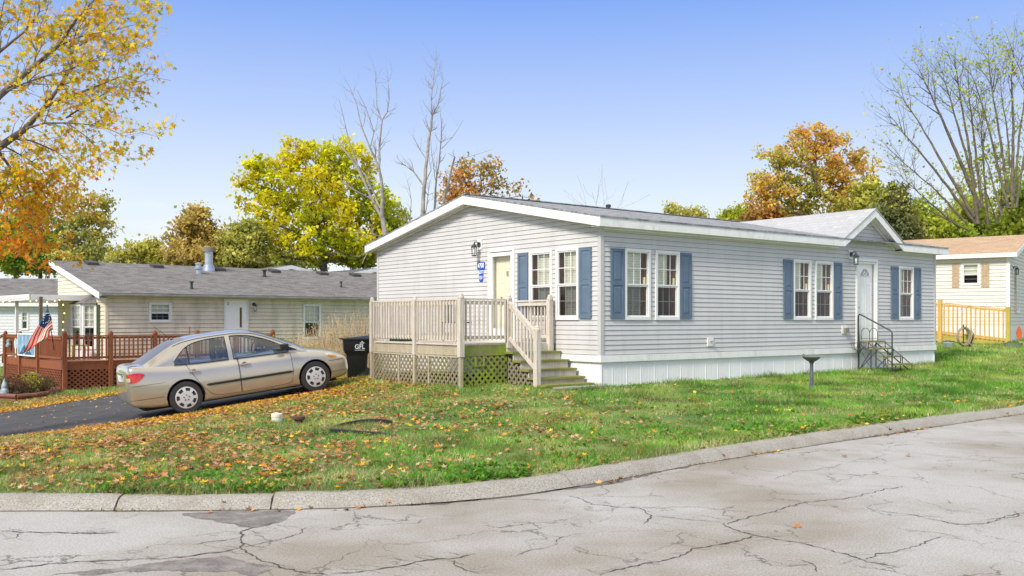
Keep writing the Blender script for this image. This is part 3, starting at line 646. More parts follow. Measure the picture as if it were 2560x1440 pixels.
# windows, shutters
for i, (a, b) in enumerate(winL):
    window(home, PF, a, b, 1.60, 3.08, blind=((0, .78) if i == 0 else (0, .62) if i == 1 else (0, .62) if i < 4 else (.0, .45)), blindlow=(i in (0, 4)))
for i, (a, b) in enumerate(winG):
    window(home, PG, a, b, 1.60, 3.11, blind=(0, .76))
for a, b in ((.24, .64), (2.33, 2.70), (5.98, 6.36), (8.07, 8.44), (10.76, 11.14), (11.95, 12.31)): shutter(home, PF, a, b, 1.63, 3.06, M['blue'])
for a, b in ((2.67, 2.29), (.62, .24)): shutter(home, PG, a, b, 1.63, 3.08, M['blue'])
cwx = plain('candle_wax', (.80, .72, .40), .5)
for (a, b) in winL[:4]:
    MB().tube([PF(b - .13, 2.36, -.035), PF(b - .13, 2.50, -.035)], .03, 10).build('candle', cwx, home)
coach_lamp(home, PF, 8.83, 3.16); coach_lamp(home, PG, 4.13, 3.24)
# long-wall door with fan light
d = MB(); ring(d, PF, 9.08, 10.10, .80, 3.22, .075, -.02, .04, .03); ring(d, PF, 9.155, 10.025, .83, 3.14, .055, -.02, .015, .05)
dr = d.build('door_frame', M['white2'], home)
d = MB(); pbox(d, PF, 9.20, 9.99, .87, 3.10, -.09, -.05)
for (a, b, c, e_) in ((9.30, 9.55, 1.05, 1.65), (9.64, 9.89, 1.05, 1.65), (9.30, 9.55, 1.78, 2.55), (9.64, 9.89, 1.78, 2.55)): ring(d, PF, a, b, c, e_, .02, -.052, -.043)
dd = d.build('door', M['doorw'], home)
fan = MB(); n = 14; c_ = (9.595, 2.76)
pts = [PF(c_[0] + .20 * math.cos(t), c_[1] + .19 * math.sin(t), -.046) for t in np.linspace(0, math.pi, n)]; fan.add([PF(c_[0], c_[1], -.046)] + pts, [(0, i + 1, i + 2) for i in range(n - 1)])
fan.build('fan_light', plain('fan_glass', (.12, .14, .17), .15, coat=1), dd)
fr = MB()
for t in (0, .25, .5, .75, 1): a = t * math.pi; fr.bar(PF(c_[0], c_[1], -.042), PF(c_[0] + .20 * math.cos(a), c_[1] + .19 * math.sin(a), -.042), .014, .01, (0, 1, 0))
fr.tube([PF(c_[0] + .205 * math.cos(t), c_[1] + .195 * math.sin(t), -.044) for t in np.linspace(0, math.pi, 14)], .012, 6); fr.tube([PF(c_[0] + .1 * math.cos(t), c_[1] + .09 * math.sin(t), -.042) for t in np.linspace(0, math.pi, 8)], .007, 5)
fr.build('fan_grille', M['white2'], dd)
h = MB(); h.tube([PF(9.27, 1.93, -.05), PF(9.27, 1.93, .0)], .028, 10); h.build('handle', M['chrome'], dd); MB().tube([PF(9.27, 2.08, -.05), PF(9.27, 2.08, -.02)], .022, 10).build('deadbolt', M['chrome'], dd)
gp = MB(); gp.quad(PF(9.21, .88, -.005), PF(9.97, .88, -.005), PF(9.97, 3.08, -.005), PF(9.21, 3.08, -.005)); gp.build('storm_door_pane', glassmat('storm_glass', (.98, .98, .98), .0, 1.12), dr)
# gable-wall door
d = MB(); ring(d, PG, 2.78, 3.78, 1.13, 3.24, .07, -.02, .045, .03); ring(d, PG, 2.85, 3.71, 1.16, 3.15, .085, -.01, .03, .25)
dr = d.build('door_frame', M['white2'], home)
d = MB(); pbox(d, PG, 2.86, 3.70, 1.15, 3.14, -.16, -.12)
for (a, b, c, e_) in ((2.95, 3.18, 1.5, 2.35), (3.27, 3.5, 1.5, 2.35), (2.95, 3.18, 2.45, 2.95), (3.27, 3.5, 2.45, 2.95)): ring(d, PG, a, b, c, e_, .02, -.122, -.114)
dd = d.build('door', M['creamdoor'], home)
h = MB(); h.tube([PG(3.44, 1.97, -.12), PG(3.44, 1.97, -.06)], .03, 10); h.build('handle', M['chrome'], dd); MB().tube([PG(3.44, 2.12, -.12), PG(3.44, 2.12, -.09)], .026, 10).build('deadbolt', M['chrome'], dd)
h = MB(); pbox(h, PG, 3.19, 3.24, 2.62, 2.72, -.12, -.09); h.build('knocker', M['chrome'], dd)
gp = MB(); gp.quad(PG(2.93, 1.4, .0), PG(3.63, 1.4, .0), PG(3.63, 3.07, .0), PG(2.93, 3.07, .0)); gp.build('storm_door_pane', M['glass'], dr)
rv = MB(); pbox(rv, PG, 3.70, 3.72, 1.16, 3.14, -.16, -.02); rv.build('door_jamb', M['white2'], dr)
# house number plaque
s_ = MB(); cy, cz_ = 4.07, 2.87
def rrect(P, s, z, w_, h_, o_, r_=.03):
    pts = []
    for (sx_, sz_, a0) in ((1, 1, 0), (-1, 1, 90), (-1, -1, 180), (1, -1, 270)):
        for k in range(4): a = R(a0 + k * 30); pts.append(P(s + sx_ * (w_ / 2 - r_) + r_ * math.cos(a), z + sz_ * (h_ / 2 - r_) + r_ * math.sin(a), o_))
    return pts
s_.prism(rrect(PG, cy, cz_ + .01, .30, .17, .020), (-.01, 0, 0)); s_.prism(rrect(PG, cy, cz_ - .22, .155, .30, .017, .05), (-.01, 0, 0))
sg = s_.build('number_plaque', M['signblue'], home)
RT = (R(90), 0, R(-90))
text_mesh('house_number', '4700', .155, M['signwhite'], sg, PG(cy, cz_ + .01, .032), RT, .82, bold=.003)
text_mesh('lot_word', 'LOT', .105, M['signwhite'], sg, PG(cy, cz_ - .145, .029), RT, .8, bold=.003)
text_mesh('lot_number', '151', .11, M['signwhite'], sg, PG(cy, cz_ - .275, .029), RT, .85, bold=.003)
# spigot and outlet plates
f = MB(); pbox(f, PF, 3.22, 3.42, 1.02, 1.20, .012, .035); p_ = f.build('spigot_plate', M['white2'], home)
f = MB(); f.tube([PF(3.32, 1.12, .03), PF(3.32, 1.12, .12), PF(3.34, 1.08, .14)], .018, 8); f.tube([PF(3.27, 1.13, .09), PF(3.37, 1.13, .09)], .012, 6); f.build('spigot', M['chrome'], p_)
f = MB(); pbox(f, PF, 8.44, 8.68, 1.25, 1.46, .012, .035); p_ = f.build('outlet_plate', M['white2'], home)
f = MB(); pbox(f, PF, 8.50, 8.66, 1.29, 1.40, .035, .10); f.build('outlet_box', plain('old_bronze', (.25, .22, .15), .5), p_)

# ------------------------------------------------------------------ pale wooden deck of the home
def rail(par, a, b, top=.9, gap=.09, sp=.112, bw=.032, m=None, face=None, name='railing', cap=.08, skew=False):
    a, b = Vector(a), Vector(b); r_ = MB(); up = Vector((0, 0, 1)); n = max(1, int(round((b - a).length / sp)))
    r_.bar(a + up * (top - .015), b + up * (top - .015), cap, .035); r_.bar(a + up * (top - .085), b + up * (top - .085), .035, .07)
    r_.bar(a + up * (gap + .03), b + up * (gap + .03), .035, .07)
    d = (b - a).normalized(); off = Vector((d.y, -d.x, 0)).normalized() * (.036 if face is None else face)
    for k in range(n):
        p = a + (b - a) * ((k + .5) / n) + off
        j = random.uniform(-.004, .004); r_.bar(p + up * (gap - .03), p + up * (top - .04) + d * j, bw, bw, (d.x, d.y, 0))
    return r_.build(name, m, par)
def lattice(par, P, poly, m, w_=.046, pitch=.105, name='lattice', ang=45, label=None):
    """two crossing layers of laths clipped to a convex polygon of (s, z)"""
    mb_ = MB(); poly = [Vector((p[0], p[1])) for p in poly]; c = sum(poly, Vector((0, 0))) / len(poly)
    if sum((poly[i].x * poly[(i + 1) % len(poly)].y - poly[(i + 1) % len(poly)].x * poly[i].y) for i in range(len(poly))) < 0: poly = poly[::-1]
    for layer, a in ((0, R(ang)), (1, R(-ang))):
        d = Vector((math.cos(a), math.sin(a))); nn = Vector((-d.y, d.x)); k0 = min(nn.dot(p) for p in poly); k1 = max(nn.dot(p) for p in poly); k = k0 + pitch / 2
        while k < k1:
            def clip(kk):
                o_ = nn * kk; t0, t1 = -1e9, 1e9
                for i in range(len(poly)):
                    A, B_ = poly[i], poly[(i + 1) % len(poly)]; e_ = B_ - A; inn = Vector((-e_.y, e_.x)); den = inn.dot(d); num = inn.dot(A - o_)
                    if abs(den) < 1e-9: continue
                    t = num / den
                    if den > 0: t0 = max(t0, t)
                    else: t1 = min(t1, t)
                return t0, t1, o_
            ta, tb, oa = clip(k - w_ / 2); tc_, td, ob = clip(k + w_ / 2)
            if ta < tb - .01 and tc_ < td - .01:
                q = [oa + d * ta, oa + d * tb, ob + d * td, ob + d * tc_]; o0 = layer * .009
                mb_.add([P(p.x, p.y, o0) for p in q] + [P(p.x, p.y, o0 + .008) for p in q], [(0, 1, 2, 3), (7, 6, 5, 4), (0, 4, 5, 1), (1, 5, 6, 2), (2, 6, 7, 3), (3, 7, 4, 0)])
            k += pitch
    o_ = mb_.build(name, m, par)
    if label: o_['label'] = label
    return o_
def post(par, x, y, z0, z1, w_=.09, m=None, ball=True, name='post'):
    p = MB(); p.box(x - w_ / 2, y - w_ / 2, z0, x + w_ / 2, y + w_ / 2, z1 - .07)
    p.lathe([(w_ * .62, z1 - .07), (w_ * .62, z1 - .035), (w_ * .45, z1 - .02), (w_ * .5, z1), (w_ * .3, z1 + .03), (.004, z1 + .04)] if ball else [(w_ * .5, z1 - .07), (w_ * .3, z1 - .04)], (x, y, 0), 8)
    return p.build(name, m, par)
deck = thing('porch_deck', 'pale painted wooden porch deck with mossy lattice and steps at the gable door', 'deck', (1.79, 18.95, 0), 37.9)
DX, DY0, DY1, DF = -2.43, 1.42, 4.92, 1.13
f = MB(); x = DX + .06
nb = int((4.90 - DY0) / .14)
for k in range(nb): ya = DY0 + .01 + k * .1415; f.box(DX - .03, ya, DF - .035, -.03, ya + .136, DF)
f.build('deck_floor', M['deckw'], deck)
f = MB(); f.box(DX, DY0 + .04, DF - .24, DX + .04, DY1, DF - .037); f.box(DX + .04, DY1 - .04, DF - .24, -.03, DY1, DF - .037); f.build('rim_board', M['deckmoss'], deck)
f = MB(); f.box(DX, DY0, DF - .25, -.03, DY0 + .04, DF - .037); f.box(-2.0, DY0 - .03, DF - .45, -1.72, DY0 - .002, DF - .25)['label'] if False else None
f.build('rim_board', M['moss'], deck)['label'] = 'rim board bright green with moss'
gz_ = g(-1.0, 18.6)
for (x, y, z0, z1) in ((DX - .045, DY0 - .045, .2, 2.10), (DX - .03, 3.09, .85, 2.08), (DX - .03, DY1, .2, 2.08), (-1.27, DY0 - .03, DF - .1, 2.09), (-.17, DY0 - .03, DF - .3, 2.10)):
    post(deck, x, y, max(z0, DF - .26) if x < -1.3 else z0, z1, .105 if y < 2 else .09, M['deckw'])
    if x < -1.3: f = MB(); f.box(x - .035, y - .035, .1, x + .035, y + .035, DF - .262); f.build('support_post', M['deckmoss'], deck)
rail(deck, (DX, DY0 + .06, DF), (DX, 3.03, DF), m=M['deckw'], face=-.036); rail(deck, (DX, 3.14, DF), (DX, DY1 - .05, DF), m=M['deckw'], face=-.036)
rail(deck, (DX + .03, DY0, DF), (-1.32, DY0, DF), m=M['deckw'], face=.036); rail(deck, (-.15, DY0 + .03, DF), (-.15, 2.48, DF), m=M['deckw'])
rail(deck, (DX + .05, DY1, DF), (-.05, DY1, DF), m=M['deckw'])
f = MB()
for k in range(7): f.box(DX + .05, DY0 + .3 + k * .48, DF - .22, -.03, DY0 + .34 + k * .48, DF - .037)
f.build('joists', M['deckmoss'], deck)
# steps: run down along the wall towards the corner
st = [(1.42, 1.135), (1.18, .95), (.93, .78), (.68, .61), (.43, .455), (.16, .33)]
XO = -1.27
for i in range(1, len(st)):
    y0_, z_ = st[i]; y1_ = st[i - 1][0]
    t = MB(); t.box(XO - .08, y0_ - .03, z_ - .04, -.05, y1_ + .0, z_); o_ = t.build('tread', M['tread'], deck)
    t = MB(); t.box(XO - .04, y0_ + .0, (st[i + 1][1] if i + 1 < len(st) else .18), -.06, y0_ + .025, z_ - .041); t.build('riser', M['deckw'] if i < 4 else M['deckmoss'], deck)
t = MB(); t.box(XO - .04, DY0 - .032, st[1][1], -.06, DY0 - .002, DF - .037); t.build('riser', M['deckw'], deck)
post(deck, XO - .03, .44, .22, 1.46, .11, M['deckw'])
rail(deck, (XO - .02, DY0 - .08, DF - .03), (XO - .02, .50, .50), m=M['deckw'], face=-.02, top=.88, gap=.10, sp=.13)
PN = lambda s, z, o_: (s, DY0 - o_ , z)
PL = lambda s, z, o_: (DX - o_, s, z)
PS = lambda s, z, o_: (XO - .02 - o_, s, z)
for (a, b) in ((DY0 + .03, 2.58), (2.60, 3.78), (3.80, DY1 - .05)): lattice(deck, PL, [(a, .15), (b, .15), (b, DF - .25), (a, DF - .25)], M['lattice'])
f = MB()
for s in (DY0 + .0, 2.59, 3.79, DY1 - .03): pbox(f, PL, s - .025, s + .025, .15, DF - .25, -.02, .02)
pbox(f, PL, DY0, DY1 - .03, DF - .28, DF - .25, .0, .03); f.build('lattice_frame', M['deckmoss'], deck)
lattice(deck, PN, [(DX + .03, .15), (XO - .03, .15), (XO - .03, DF - .26), (DX + .03, DF - .26)], M['moss'], label='lattice panel overgrown with bright green moss')
lattice(deck, PS, [(DY0 - .04, .15), (.52, .15), (.52, .48), (DY0 - .04, DF - .28)], M['lattice'])
f = MB(); f.box(-2.12, DY0 - .04, DF - .43, -2.08, DY0 - .02, DF - .26); f.box(-1.92, DY0 - .04, DF - .43, -1.88, DY0 - .02, DF - .26); f.box(-2.12, DY0 - .04, DF - .46, -1.88, DY0 - .02, DF - .43); f.build('cleat', M['moss'], deck)
# things on the deck
ch = thing('patio_chair', 'black patio chair half hidden behind the pale deck balusters', 'chair', W(HOME, -1.2, 3.35, DF), 37.9 + 100)
f = MB(); f.box(-.24, -.22, .40, .24, .24, .43); f.build('seat', M['black'], ch)
f = MB()
for k in range(6): f.box(-.22 + k * .075, .235, .43, -.19 + k * .075, .255, .86)
f.box(-.24, .23, .84, .24, .26, .90); f.build('backrest', M['black'], ch)
for (a, b) in ((-.22, -.2), (.22, -.2), (-.22, .22), (.22, .22)): MB().tube([(a, b, 0), (a, b, .40)], .014, 6).build('leg', M['black'], ch)
f = MB(); f.prism([(-.25, -.14, 0), (.25, -.14, 0), (.28, -.16, .13), (-.28, -.16, .13)], (0, .3, 0)); bx = f.build('planter_box', plain('green_plastic', (.02, .10, .05), .5)); bx.location = W(HOME, -2.15, 4.15, DF + .002); bx.rotation_euler = (0, 0, R(127.9))
tag(bx, 'small dark green planter box on the pale deck behind the left railing', 'planter')

# metal-frame steps at the long-wall door
ms = thing('entry_steps', 'black metal framed entry steps with four mossy wooden treads below the white door', 'steps', (1.79, 18.95, 0), 37.9)
SXA, SXB = 9.13, 9.93
TRD = [(-.06, -.36, 1.06), (-.30, -.58, .88), (-.55, -.84, .68), (-.80, -1.10, .49)]      # steps run down away from the door
for (a, b, z_) in TRD:
    f = MB(); f.box(SXA + .01, b, z_ - .04, SXB - .01, a, z_); f.build('tread', M['tread'], ms)
f = MB()
for xx in (SXA, SXB):
    f.tube([(xx, -.08, 1.0), (xx, -1.04, .28)], .015, 6); f.tube([(xx, -.34, 1.02), (xx, -1.12, .42)], .014, 6)
    f.tube([(xx, -.08, .26), (xx, -.08, 1.03)], .016, 6); f.tube([(xx, -.42, .26), (xx, -.42, .84)], .014, 6); f.tube([(xx, -.78, .26), (xx, -.78, .66)], .014, 6); f.tube([(xx, -.08, .28), (xx, -1.08, .28)], .013, 6); f.tube([(xx, -.08, .30), (xx, -.60, .82)], .011, 6)
    for (a, b, z_), zz in zip(TRD, (.86, .66, .47, .28)): f.tube([(xx, b + .015, z_ - .02), (xx, b + .015, zz)], .012, 6)
f.tube([(SXA, -.08, .30), (SXB, -.08, .98)], .011, 6); f.tube([(SXA, -.42, .28), (SXB, -.42, .28)], .012, 6); f.tube([(SXA, -1.08, .28), (SXB, -1.08, .28)], .012, 6)
f.build('step_frame', M['iron'], ms)
f = MB(); f.tube([(SXA - .03, -.08, .3), (SXA - .03, -.08, 1.70), (SXA - .03, -.11, 1.75), (SXA - .03, -.17, 1.73), (SXA - .03, -.98, 1.33), (SXA - .03, -1.02, 1.27), (SXA - .03, -1.02, .28)], .019, 8); f.build('handrail', M['iron'], ms, smooth=True)
def loop(c, r_, h_, z0):
    return [(c + r_ * math.cos(t), -.70 + .1 * math.cos(t), z0 + h_ * math.sin(t)) for t in np.linspace(math.pi, 0, 12)]
wf = MB()
for (ya, yb_) in ((-.10, -.34), (-.34, -.56)):
    ym = (ya + yb_) / 2; rr_ = abs(ya - yb_) / 2; wf.tube([(9.20, ya, 1.07)] + [(9.20, ym + rr_ * math.cos(t), 1.26 + .13 * math.sin(t)) for t in np.linspace(0, math.pi, 10)] + [(9.20, yb_, 1.07)], .008, 5)
wf.tube([(9.20, -.10, 1.12), (9.20, -.56, 1.12)], .006, 5)
o_ = wf.build('wire_border', M['iron'], None, True); o_.location = (1.79, 18.95, 0); o_.rotation_euler = (0, 0, R(37.9)); tag(o_, 'low looped wire garden border standing on the top tread of the entry steps', 'garden border')
q = W(HOME, 8.98, -.16); gq = g(q.x, q.y)
sk = thing('hanging_basket_stake', 'thin black garden stake with round wire basket beside the entry steps', 'garden stake', (q.x, q.y, gq))
f = MB(); f.tube([(.10, -.9, -.03), (.02, -.5, .25), (0, -.1, .60), (.0, 0, 1.3)], .008, 5); f.build('rod', M['iron'], sk)
f = MB()
for k in range(6): t = k * math.pi / 6; f.tube([(.2 * math.cos(t) * math.cos(u), .2 * math.sin(t) * math.cos(u), .72 - .2 * math.sin(u)) for u in np.linspace(0, math.pi, 9)], .005, 4)
f.tube([(.2 * math.cos(t), .2 * math.sin(t), .72) for t in np.linspace(0, 2 * math.pi, 17)], .006, 4); f.lathe([(.01, .44), (.05, .47), (.055, .52), (.02, .56)], (0, 0, 0), 10); f.build('wire_basket', M['iron'], sk)

# ------------------------------------------------------------------ small things on the lawn
def onlawn(px, py, z0=.15):
    D = 15.0
    for _ in range(25): v = at(px, py, D); D = D * .5 + .5 * (CAMZ - g(v.x, v.y)) * FPX / (py - HY)
    v = at(px, py, D); return v.x, v.y, g(v.x, v.y)
x, y, z = onlawn(2029, 969)
bb = thing('bird_bath', 'dark grey pedestal bird bath with a shallow bowl on the lawn before the long wall', 'bird bath', (x, y, z - .01))
M['birdb'] = plain('bird_bath_metal', (.10, .12, .14), .45, var=.2, vscale=15)
MB().lathe([(.075, 0), (.07, .03), (.045, .05), (.04, .20), (.042, .24), (.036, .26), (.034, .5), (.045, .52), (.06, .54), (.05, .56)], n=14).build('pedestal', M['birdb'], bb, smooth=True)
MB().lathe([(.03, .54), (.08, .555), (.15, .60), (.178, .635), (.185, .64), (.17, .625), (.12, .60), (.04, .58)], n=28).build('bowl', M['birdb'], bb, smooth=True)
f = MB(); f.lathe([(.005, 0), (.02, .01), (.025, .03), (.015, .05), (.018, .06), (.004, .075)], (-.165, 0, .632), 8); f.build('bird_figure', M['birdb'], bb, smooth=True)
x, y, z = onlawn(692, 1058)
f = MB(); f.lathe([(.082, -.05), (.082, .10), (.088, .102), (.088, .145), (.075, .152), (.07, .150), (.03, .150), (.028, .168), (.004, .168)], n=20)
o_ = f.build('cleanout_pipe', plain('pvc_white', (.72, .70, .58), .4, var=.08, vscale=12), smooth=True); o_.location = (x, y, z); tag(o_, 'short white plastic cleanout pipe with screw cap in the leafy grass', 'pipe')
x, y, z = onlawn(747, 1066)
f = MB(); f.lathe([(.06, -.05), (.06, .09), (.075, .095), (.078, .105), (.095, .11), (.095, .145), (.07, .15), (.05, .145)], n=20)
o_ = f.build('iron_pipe', M['rust'], smooth=True); o_.location = (x, y, z); tag(o_, 'short rusty brown iron pipe with a flat cap right of the white pipe', 'pipe')
pts = []
for (px, py) in ((980, 1062), (950, 1061), (900, 1062), (850, 1068), (828, 1076), (824, 1083), (850, 1088), (900, 1091), (960, 1091), (990, 1094)):
    x, y, z = onlawn(px, py); pts.append((x, y, z + .015 + (.03 if 845 < px < 870 else 0)))
P2 = smooth([(p[0], p[1]) for p in pts], 5)
f = MB(); rows = []
for i, p in enumerate(P2): zz = g(p[0], p[1]); h_ = .055 + .02 * math.sin(i * .25); rows.append([(p[0], p[1], zz - .01), (p[0], p[1], zz + h_), (p[0] + .004, p[1] + .02, zz + h_ + .008), (p[0] + .004, p[1] + .03, zz)])
f.grid(rows); o_ = f.build('lawn_edging', M['black']); tag(o_, 'loose curved strip of black plastic lawn edging lying in the grass', 'lawn edging')
x, y, z = onlawn(1440, 968); pv = MB()
for k, (a, b) in enumerate(((-.75, -.32), (-.29, .10), (.13, .45))): pv.box(a, -.2, z + .0, b, .08, z + .03)
o_ = pv.build('paver_row', M['concrete']); o_.location = (W(HOME, -.55, -.12).x, W(HOME, -.55, -.12).y, .02); o_.rotation_euler = (0, 0, R(37.9)); tag(o_, 'flat grey pavers at the foot of the porch steps', 'pavers')

# wheeled bin
bx_, by_ = at(893, 0, 23.3).x, 23.3; bz = g(bx_, by_)
bn = thing('trash_bin', 'black wheeled trash bin with white lettering between the car and the porch deck', 'bin', (bx_, by_, bz), 8)
f = MB(); secs = [(0, .22, .24), (.05, .235, .26), (.52, .26, .30), (.58, .265, .305), (.66, .32, .345), (.68, .325, .35), (.94, .345, .37)]
rows = []
for (zz, wx, wy) in secs:
    r_ = .06; rows.append([(sx_ * (wx - r_) + r_ * math.cos(R(a)), sy_ * (wy - r_) + r_ * math.sin(R(a)), zz) for sx_, sy_, a0 in ((1, 1, 0), (-1, 1, 90), (-1, -1, 180), (1, -1, 270)) for a in (a0, a0 + 45, a0 + 90)] )
    rows[-1].append(rows[-1][0])
f.grid(rows); f.add([rows[0][i] for i in range(12)], [tuple(range(12))]); f.add([rows[-1][i] for i in range(12)], [tuple(range(12))])
f.box(-.05, -.365, .1, .05, -.30, .0) if False else None
f.build('bin_body', M['black'], bn, True)
f = MB(); f.prism([(-.37, -.40, .94), (.37, -.40, .94), (.37, .42, .94), (-.37, .42, .94)], (0, 0, .03)); f.prism([(-.43, -.39, .955), (-.37, -.41, .955), (-.37, .38, .955), (-.43, .34, .955)], (0, 0, .03)); f.build('rim', M['black'], bn, bevel=.008)
f = MB(); f.add([(-.36, -.38, .975), (.36, -.38, .975), (.36, .40, .975), (-.36, .40, .975), (-.05, -.3, 1.01), (.30, -.3, 1.05), (.30, .34, 1.05), (-.05, .34, 1.01)], [(0, 1, 5, 4), (1, 2, 6, 5), (2, 3, 7, 6), (3, 0, 4, 7), (4, 5, 6, 7), (3, 2, 1, 0)]); f.build('lid', M['blacklid'], bn, bevel=.01)
for s_ in (-.24, .24): MB().lathe([(.12, -.03), (.125, -.02), (.125, .02), (.12, .03)], (.22, s_, .12), 16, 'y').build('wheel', M['rubber'], bn)
lg = text_mesh('bin_lettering', 'GFL', .155, M['signwhite'], bn, (.07, -.368, .77), (R(86), 0, 0), .92, bold=.004)
f = MB(); f.box(-.05, -.3625, .685, .19, -.3595, .697)
f.build('bin_lettering_line', M['signwhite'], bn)
f = MB()
def leafblob(cx_, cz2, ang, ln_, wd_):
    n = 10; pts = [(cx_ + math.cos(ang) * ln_ * t + -math.sin(ang) * wd_ * math.sin(math.pi * t) * s_, -.3725, cz2 + math.sin(ang) * ln_ * t + math.cos(ang) * wd_ * math.sin(math.pi * t) * s_) for s_, rngt in ((1, np.linspace(0, 1, n)), (-1, np.linspace(1, 0, n)[1:-1])) for t in rngt]; f.prism(pts, (0, .003, 0))
leafblob(.125, .865, R(90), .055, .016); leafblob(.115, .855, R(155), .05, .016); leafblob(.135, .855, R(25), .05, .016); f.box(.118, -.3725, .81, .132, -.3700, .862)
f.build('bin_leaf_logo', M['signwhite'], bn)

# ------------------------------------------------------------------ the sedan. local x forward, y left, z up; origin at the rear axle on the ground
def pchip(xq, x, y):
    x = np.asarray(x, float); y = np.asarray(y, float); h = np.diff(x); d = np.diff(y) / h; m = np.zeros(len(x))
    for i in range(1, len(x) - 1):
        if d[i - 1] * d[i] > 0: w1 = 2 * h[i] + h[i - 1]; w2 = h[i] + 2 * h[i - 1]; m[i] = (w1 + w2) / (w1 / d[i - 1] + w2 / d[i])
    m[0], m[-1] = d[0], d[-1]; xq = np.clip(np.asarray(xq, float), x[0], x[-1]); k = np.clip(np.searchsorted(x, xq) - 1, 0, len(h) - 1)
    t = (xq - x[k]) / h[k]; return y[k] * (2 * t**3 - 3 * t**2 + 1) + h[k] * m[k] * (t**3 - 2 * t**2 + t) + y[k + 1] * (-2 * t**3 + 3 * t**2) + h[k] * m[k + 1] * (t**3 - t**2)
SX = [-1.02, -1.00, -.965, -.92, -.84, -.6, -.3, 0, .4, .9, 1.4, 1.9, 2.3, 2.6, 2.9, 3.15, 3.32, 3.42, 3.47, 3.49]
SY = [.56, .70, .755, .785, .81, .832, .845, .85, .85, .85, .85, .85, .848, .84, .815, .75, .66, .54, .42, .28]
SZ = [.66, .82, .985, 1.025, 1.025, 1.0, .965, .935, .915, .905, .895, .885, .87, .835, .785, .72, .655, .595, .54, .50]
CZ = [.68, .85, 1.01, 1.055, 1.065, 1.05, 1.02, .985, .98, .97, .96, .955, .97, .925, .865, .785, .70, .62, .56, .51]
BZ = [.40, .34, .29, .26, .24, .20, .18, .17, .17, .17, .17, .17, .17, .18, .19, .20, .22, .26, .31, .36]
def yw(x): return pchip(x, SX, SY)
def sh(x): return pchip(x, SX, SZ)
RY = [0, .5, .86, .945, .975, 1.0, 1.0, .985, .955, .90, .78, .4, 0]
def ringpts(x):
    Y, S, C, B = float(yw(x)), float(sh(x)), float(pchip(x, SX, CZ)), float(pchip(x, SX, BZ)); H_ = S - B
    zz = [B, B, B + .01, B + .05, B + .18 * H_, B + .36 * H_, B + .52 * H_, B + .72 * H_, B + .88 * H_, S - .012, S + .35 * (C - S), S + .85 * (C - S), C]
    t = np.linspace(0, 12, 49); return pchip(t, range(13), RY) * Y, pchip(t, range(13), zz)
def side_y(x, z):                                     # half width of the body at height z
    y, zz = ringpts(x); return float(np.interp(z, zz[8:37], y[8:37]))
car = thing('parked_car', 'champagne four door sedan parked nose to the right on the dark driveway', 'car')
ra = Vector((-6.515, 18.9)); ra_z = g(*ra) + .02
phi = 31.0; cd_ = Vector((math.cos(R(phi)), math.sin(R(phi)))); fa = ra + cd_ * 2.704
zr = CAMZ - 236 * 18.6 / FPX; zf = CAMZ - 181 * 19.5 / FPX
body_off = Vector((-math.sin(R(phi)), math.cos(R(phi)))) * .80
o3 = Vector((ra.x, ra.y, 0)) + Vector((body_off.x, body_off.y, 0)); 
pitch = math.asin((g(*fa) - g(*ra)) / 2.704)
car.location = (o3.x, o3.y, g(*ra) + .024); car.rotation_euler = (0, -pitch, R(phi)); car.scale = (1.04, 1.04, 1.04)
xsn = np.concatenate([np.linspace(-1.02, -.84, 12), np.linspace(-.8, 3.1, 79), np.linspace(3.13, 3.49, 18)])
rows = []
for x in xsn:
    y, z = ringpts(x); loopy = [(x, -a, b) for a, b in zip(y, z)] + [(x, a, b) for a, b in zip(y[-2:0:-1], z[-2:0:-1])]; rows.append(loopy + [loopy[0]])
n = len(rows[0]) - 1; mb = MB(); V_ = [p for r in rows for p in r[:-1]]
F_ = [(i * n + j, i * n + (j + 1) % n, (i + 1) * n + (j + 1) % n, (i + 1) * n + j) for i in range(len(rows) - 1) for j in range(n)]
F_ += [tuple(range(n))[::-1], tuple((len(rows) - 1) * n + j for j in range(n))]
mb.add(V_, F_); body = mb.build('body', None, car, mats=[M['paint'], M['dark']])
cut = MB()
for xx in (0, 2.6):
    for s_ in (-1, 1):
        cut.lathe([(.352, -.16), (.352, .16)], (xx, s_ * .80, .315), 40, 'y')
co = cut.build('cutter', None, car, mats=[M['dark'], M['dark']])
for ob in (body, co):
    bb_ = bmesh.new(); bb_.from_mesh(ob.data); bmesh.ops.remove_doubles(bb_, verts=bb_.verts, dist=1e-5); bmesh.ops.recalc_face_normals(bb_, faces=bb_.faces); bb_.to_mesh(ob.data); bb_.free()
bpy.context.view_layer.update()
bm_ = body.modifiers.new('b', 'BOOLEAN'); bm_.object = co; bm_.operation = 'DIFFERENCE'; bm_.solver = 'EXACT'
try: bm_.material_mode = 'TRANSFER'
except Exception: pass
dg = bpy.context.evaluated_depsgraph_get(); me2 = bpy.data.meshes.new_from_object(body.evaluated_get(dg)); body.modifiers.clear(); body.data = me2
bpy.data.objects.remove(co)
me2.polygons.foreach_set('use_smooth', [True] * len(me2.polygons))
try: me2.set_sharp_from_angle(angle=R(38))
except Exception: pass

def strip_patch(xa, xb, lo, hi, Yf, off, nx=24, nz=6, side=-1):
    rows = []
    for x in np.linspace(xa, xb, nx):
        l_, h_ = lo(x), max(hi(x), lo(x) + .0005); rows.append([(x, side * (Yf(x, z) + off), z) for z in np.linspace(l_, h_, nz)])
    return rows
def lin(*p):
    a = np.array(p, float); return lambda x: float(np.interp(x, a[:, 0], a[:, 1]))
def cur_(*p):
    a = np.array(p, float); return lambda x: float(pchip([x], a[:, 0], a[:, 1])[0])
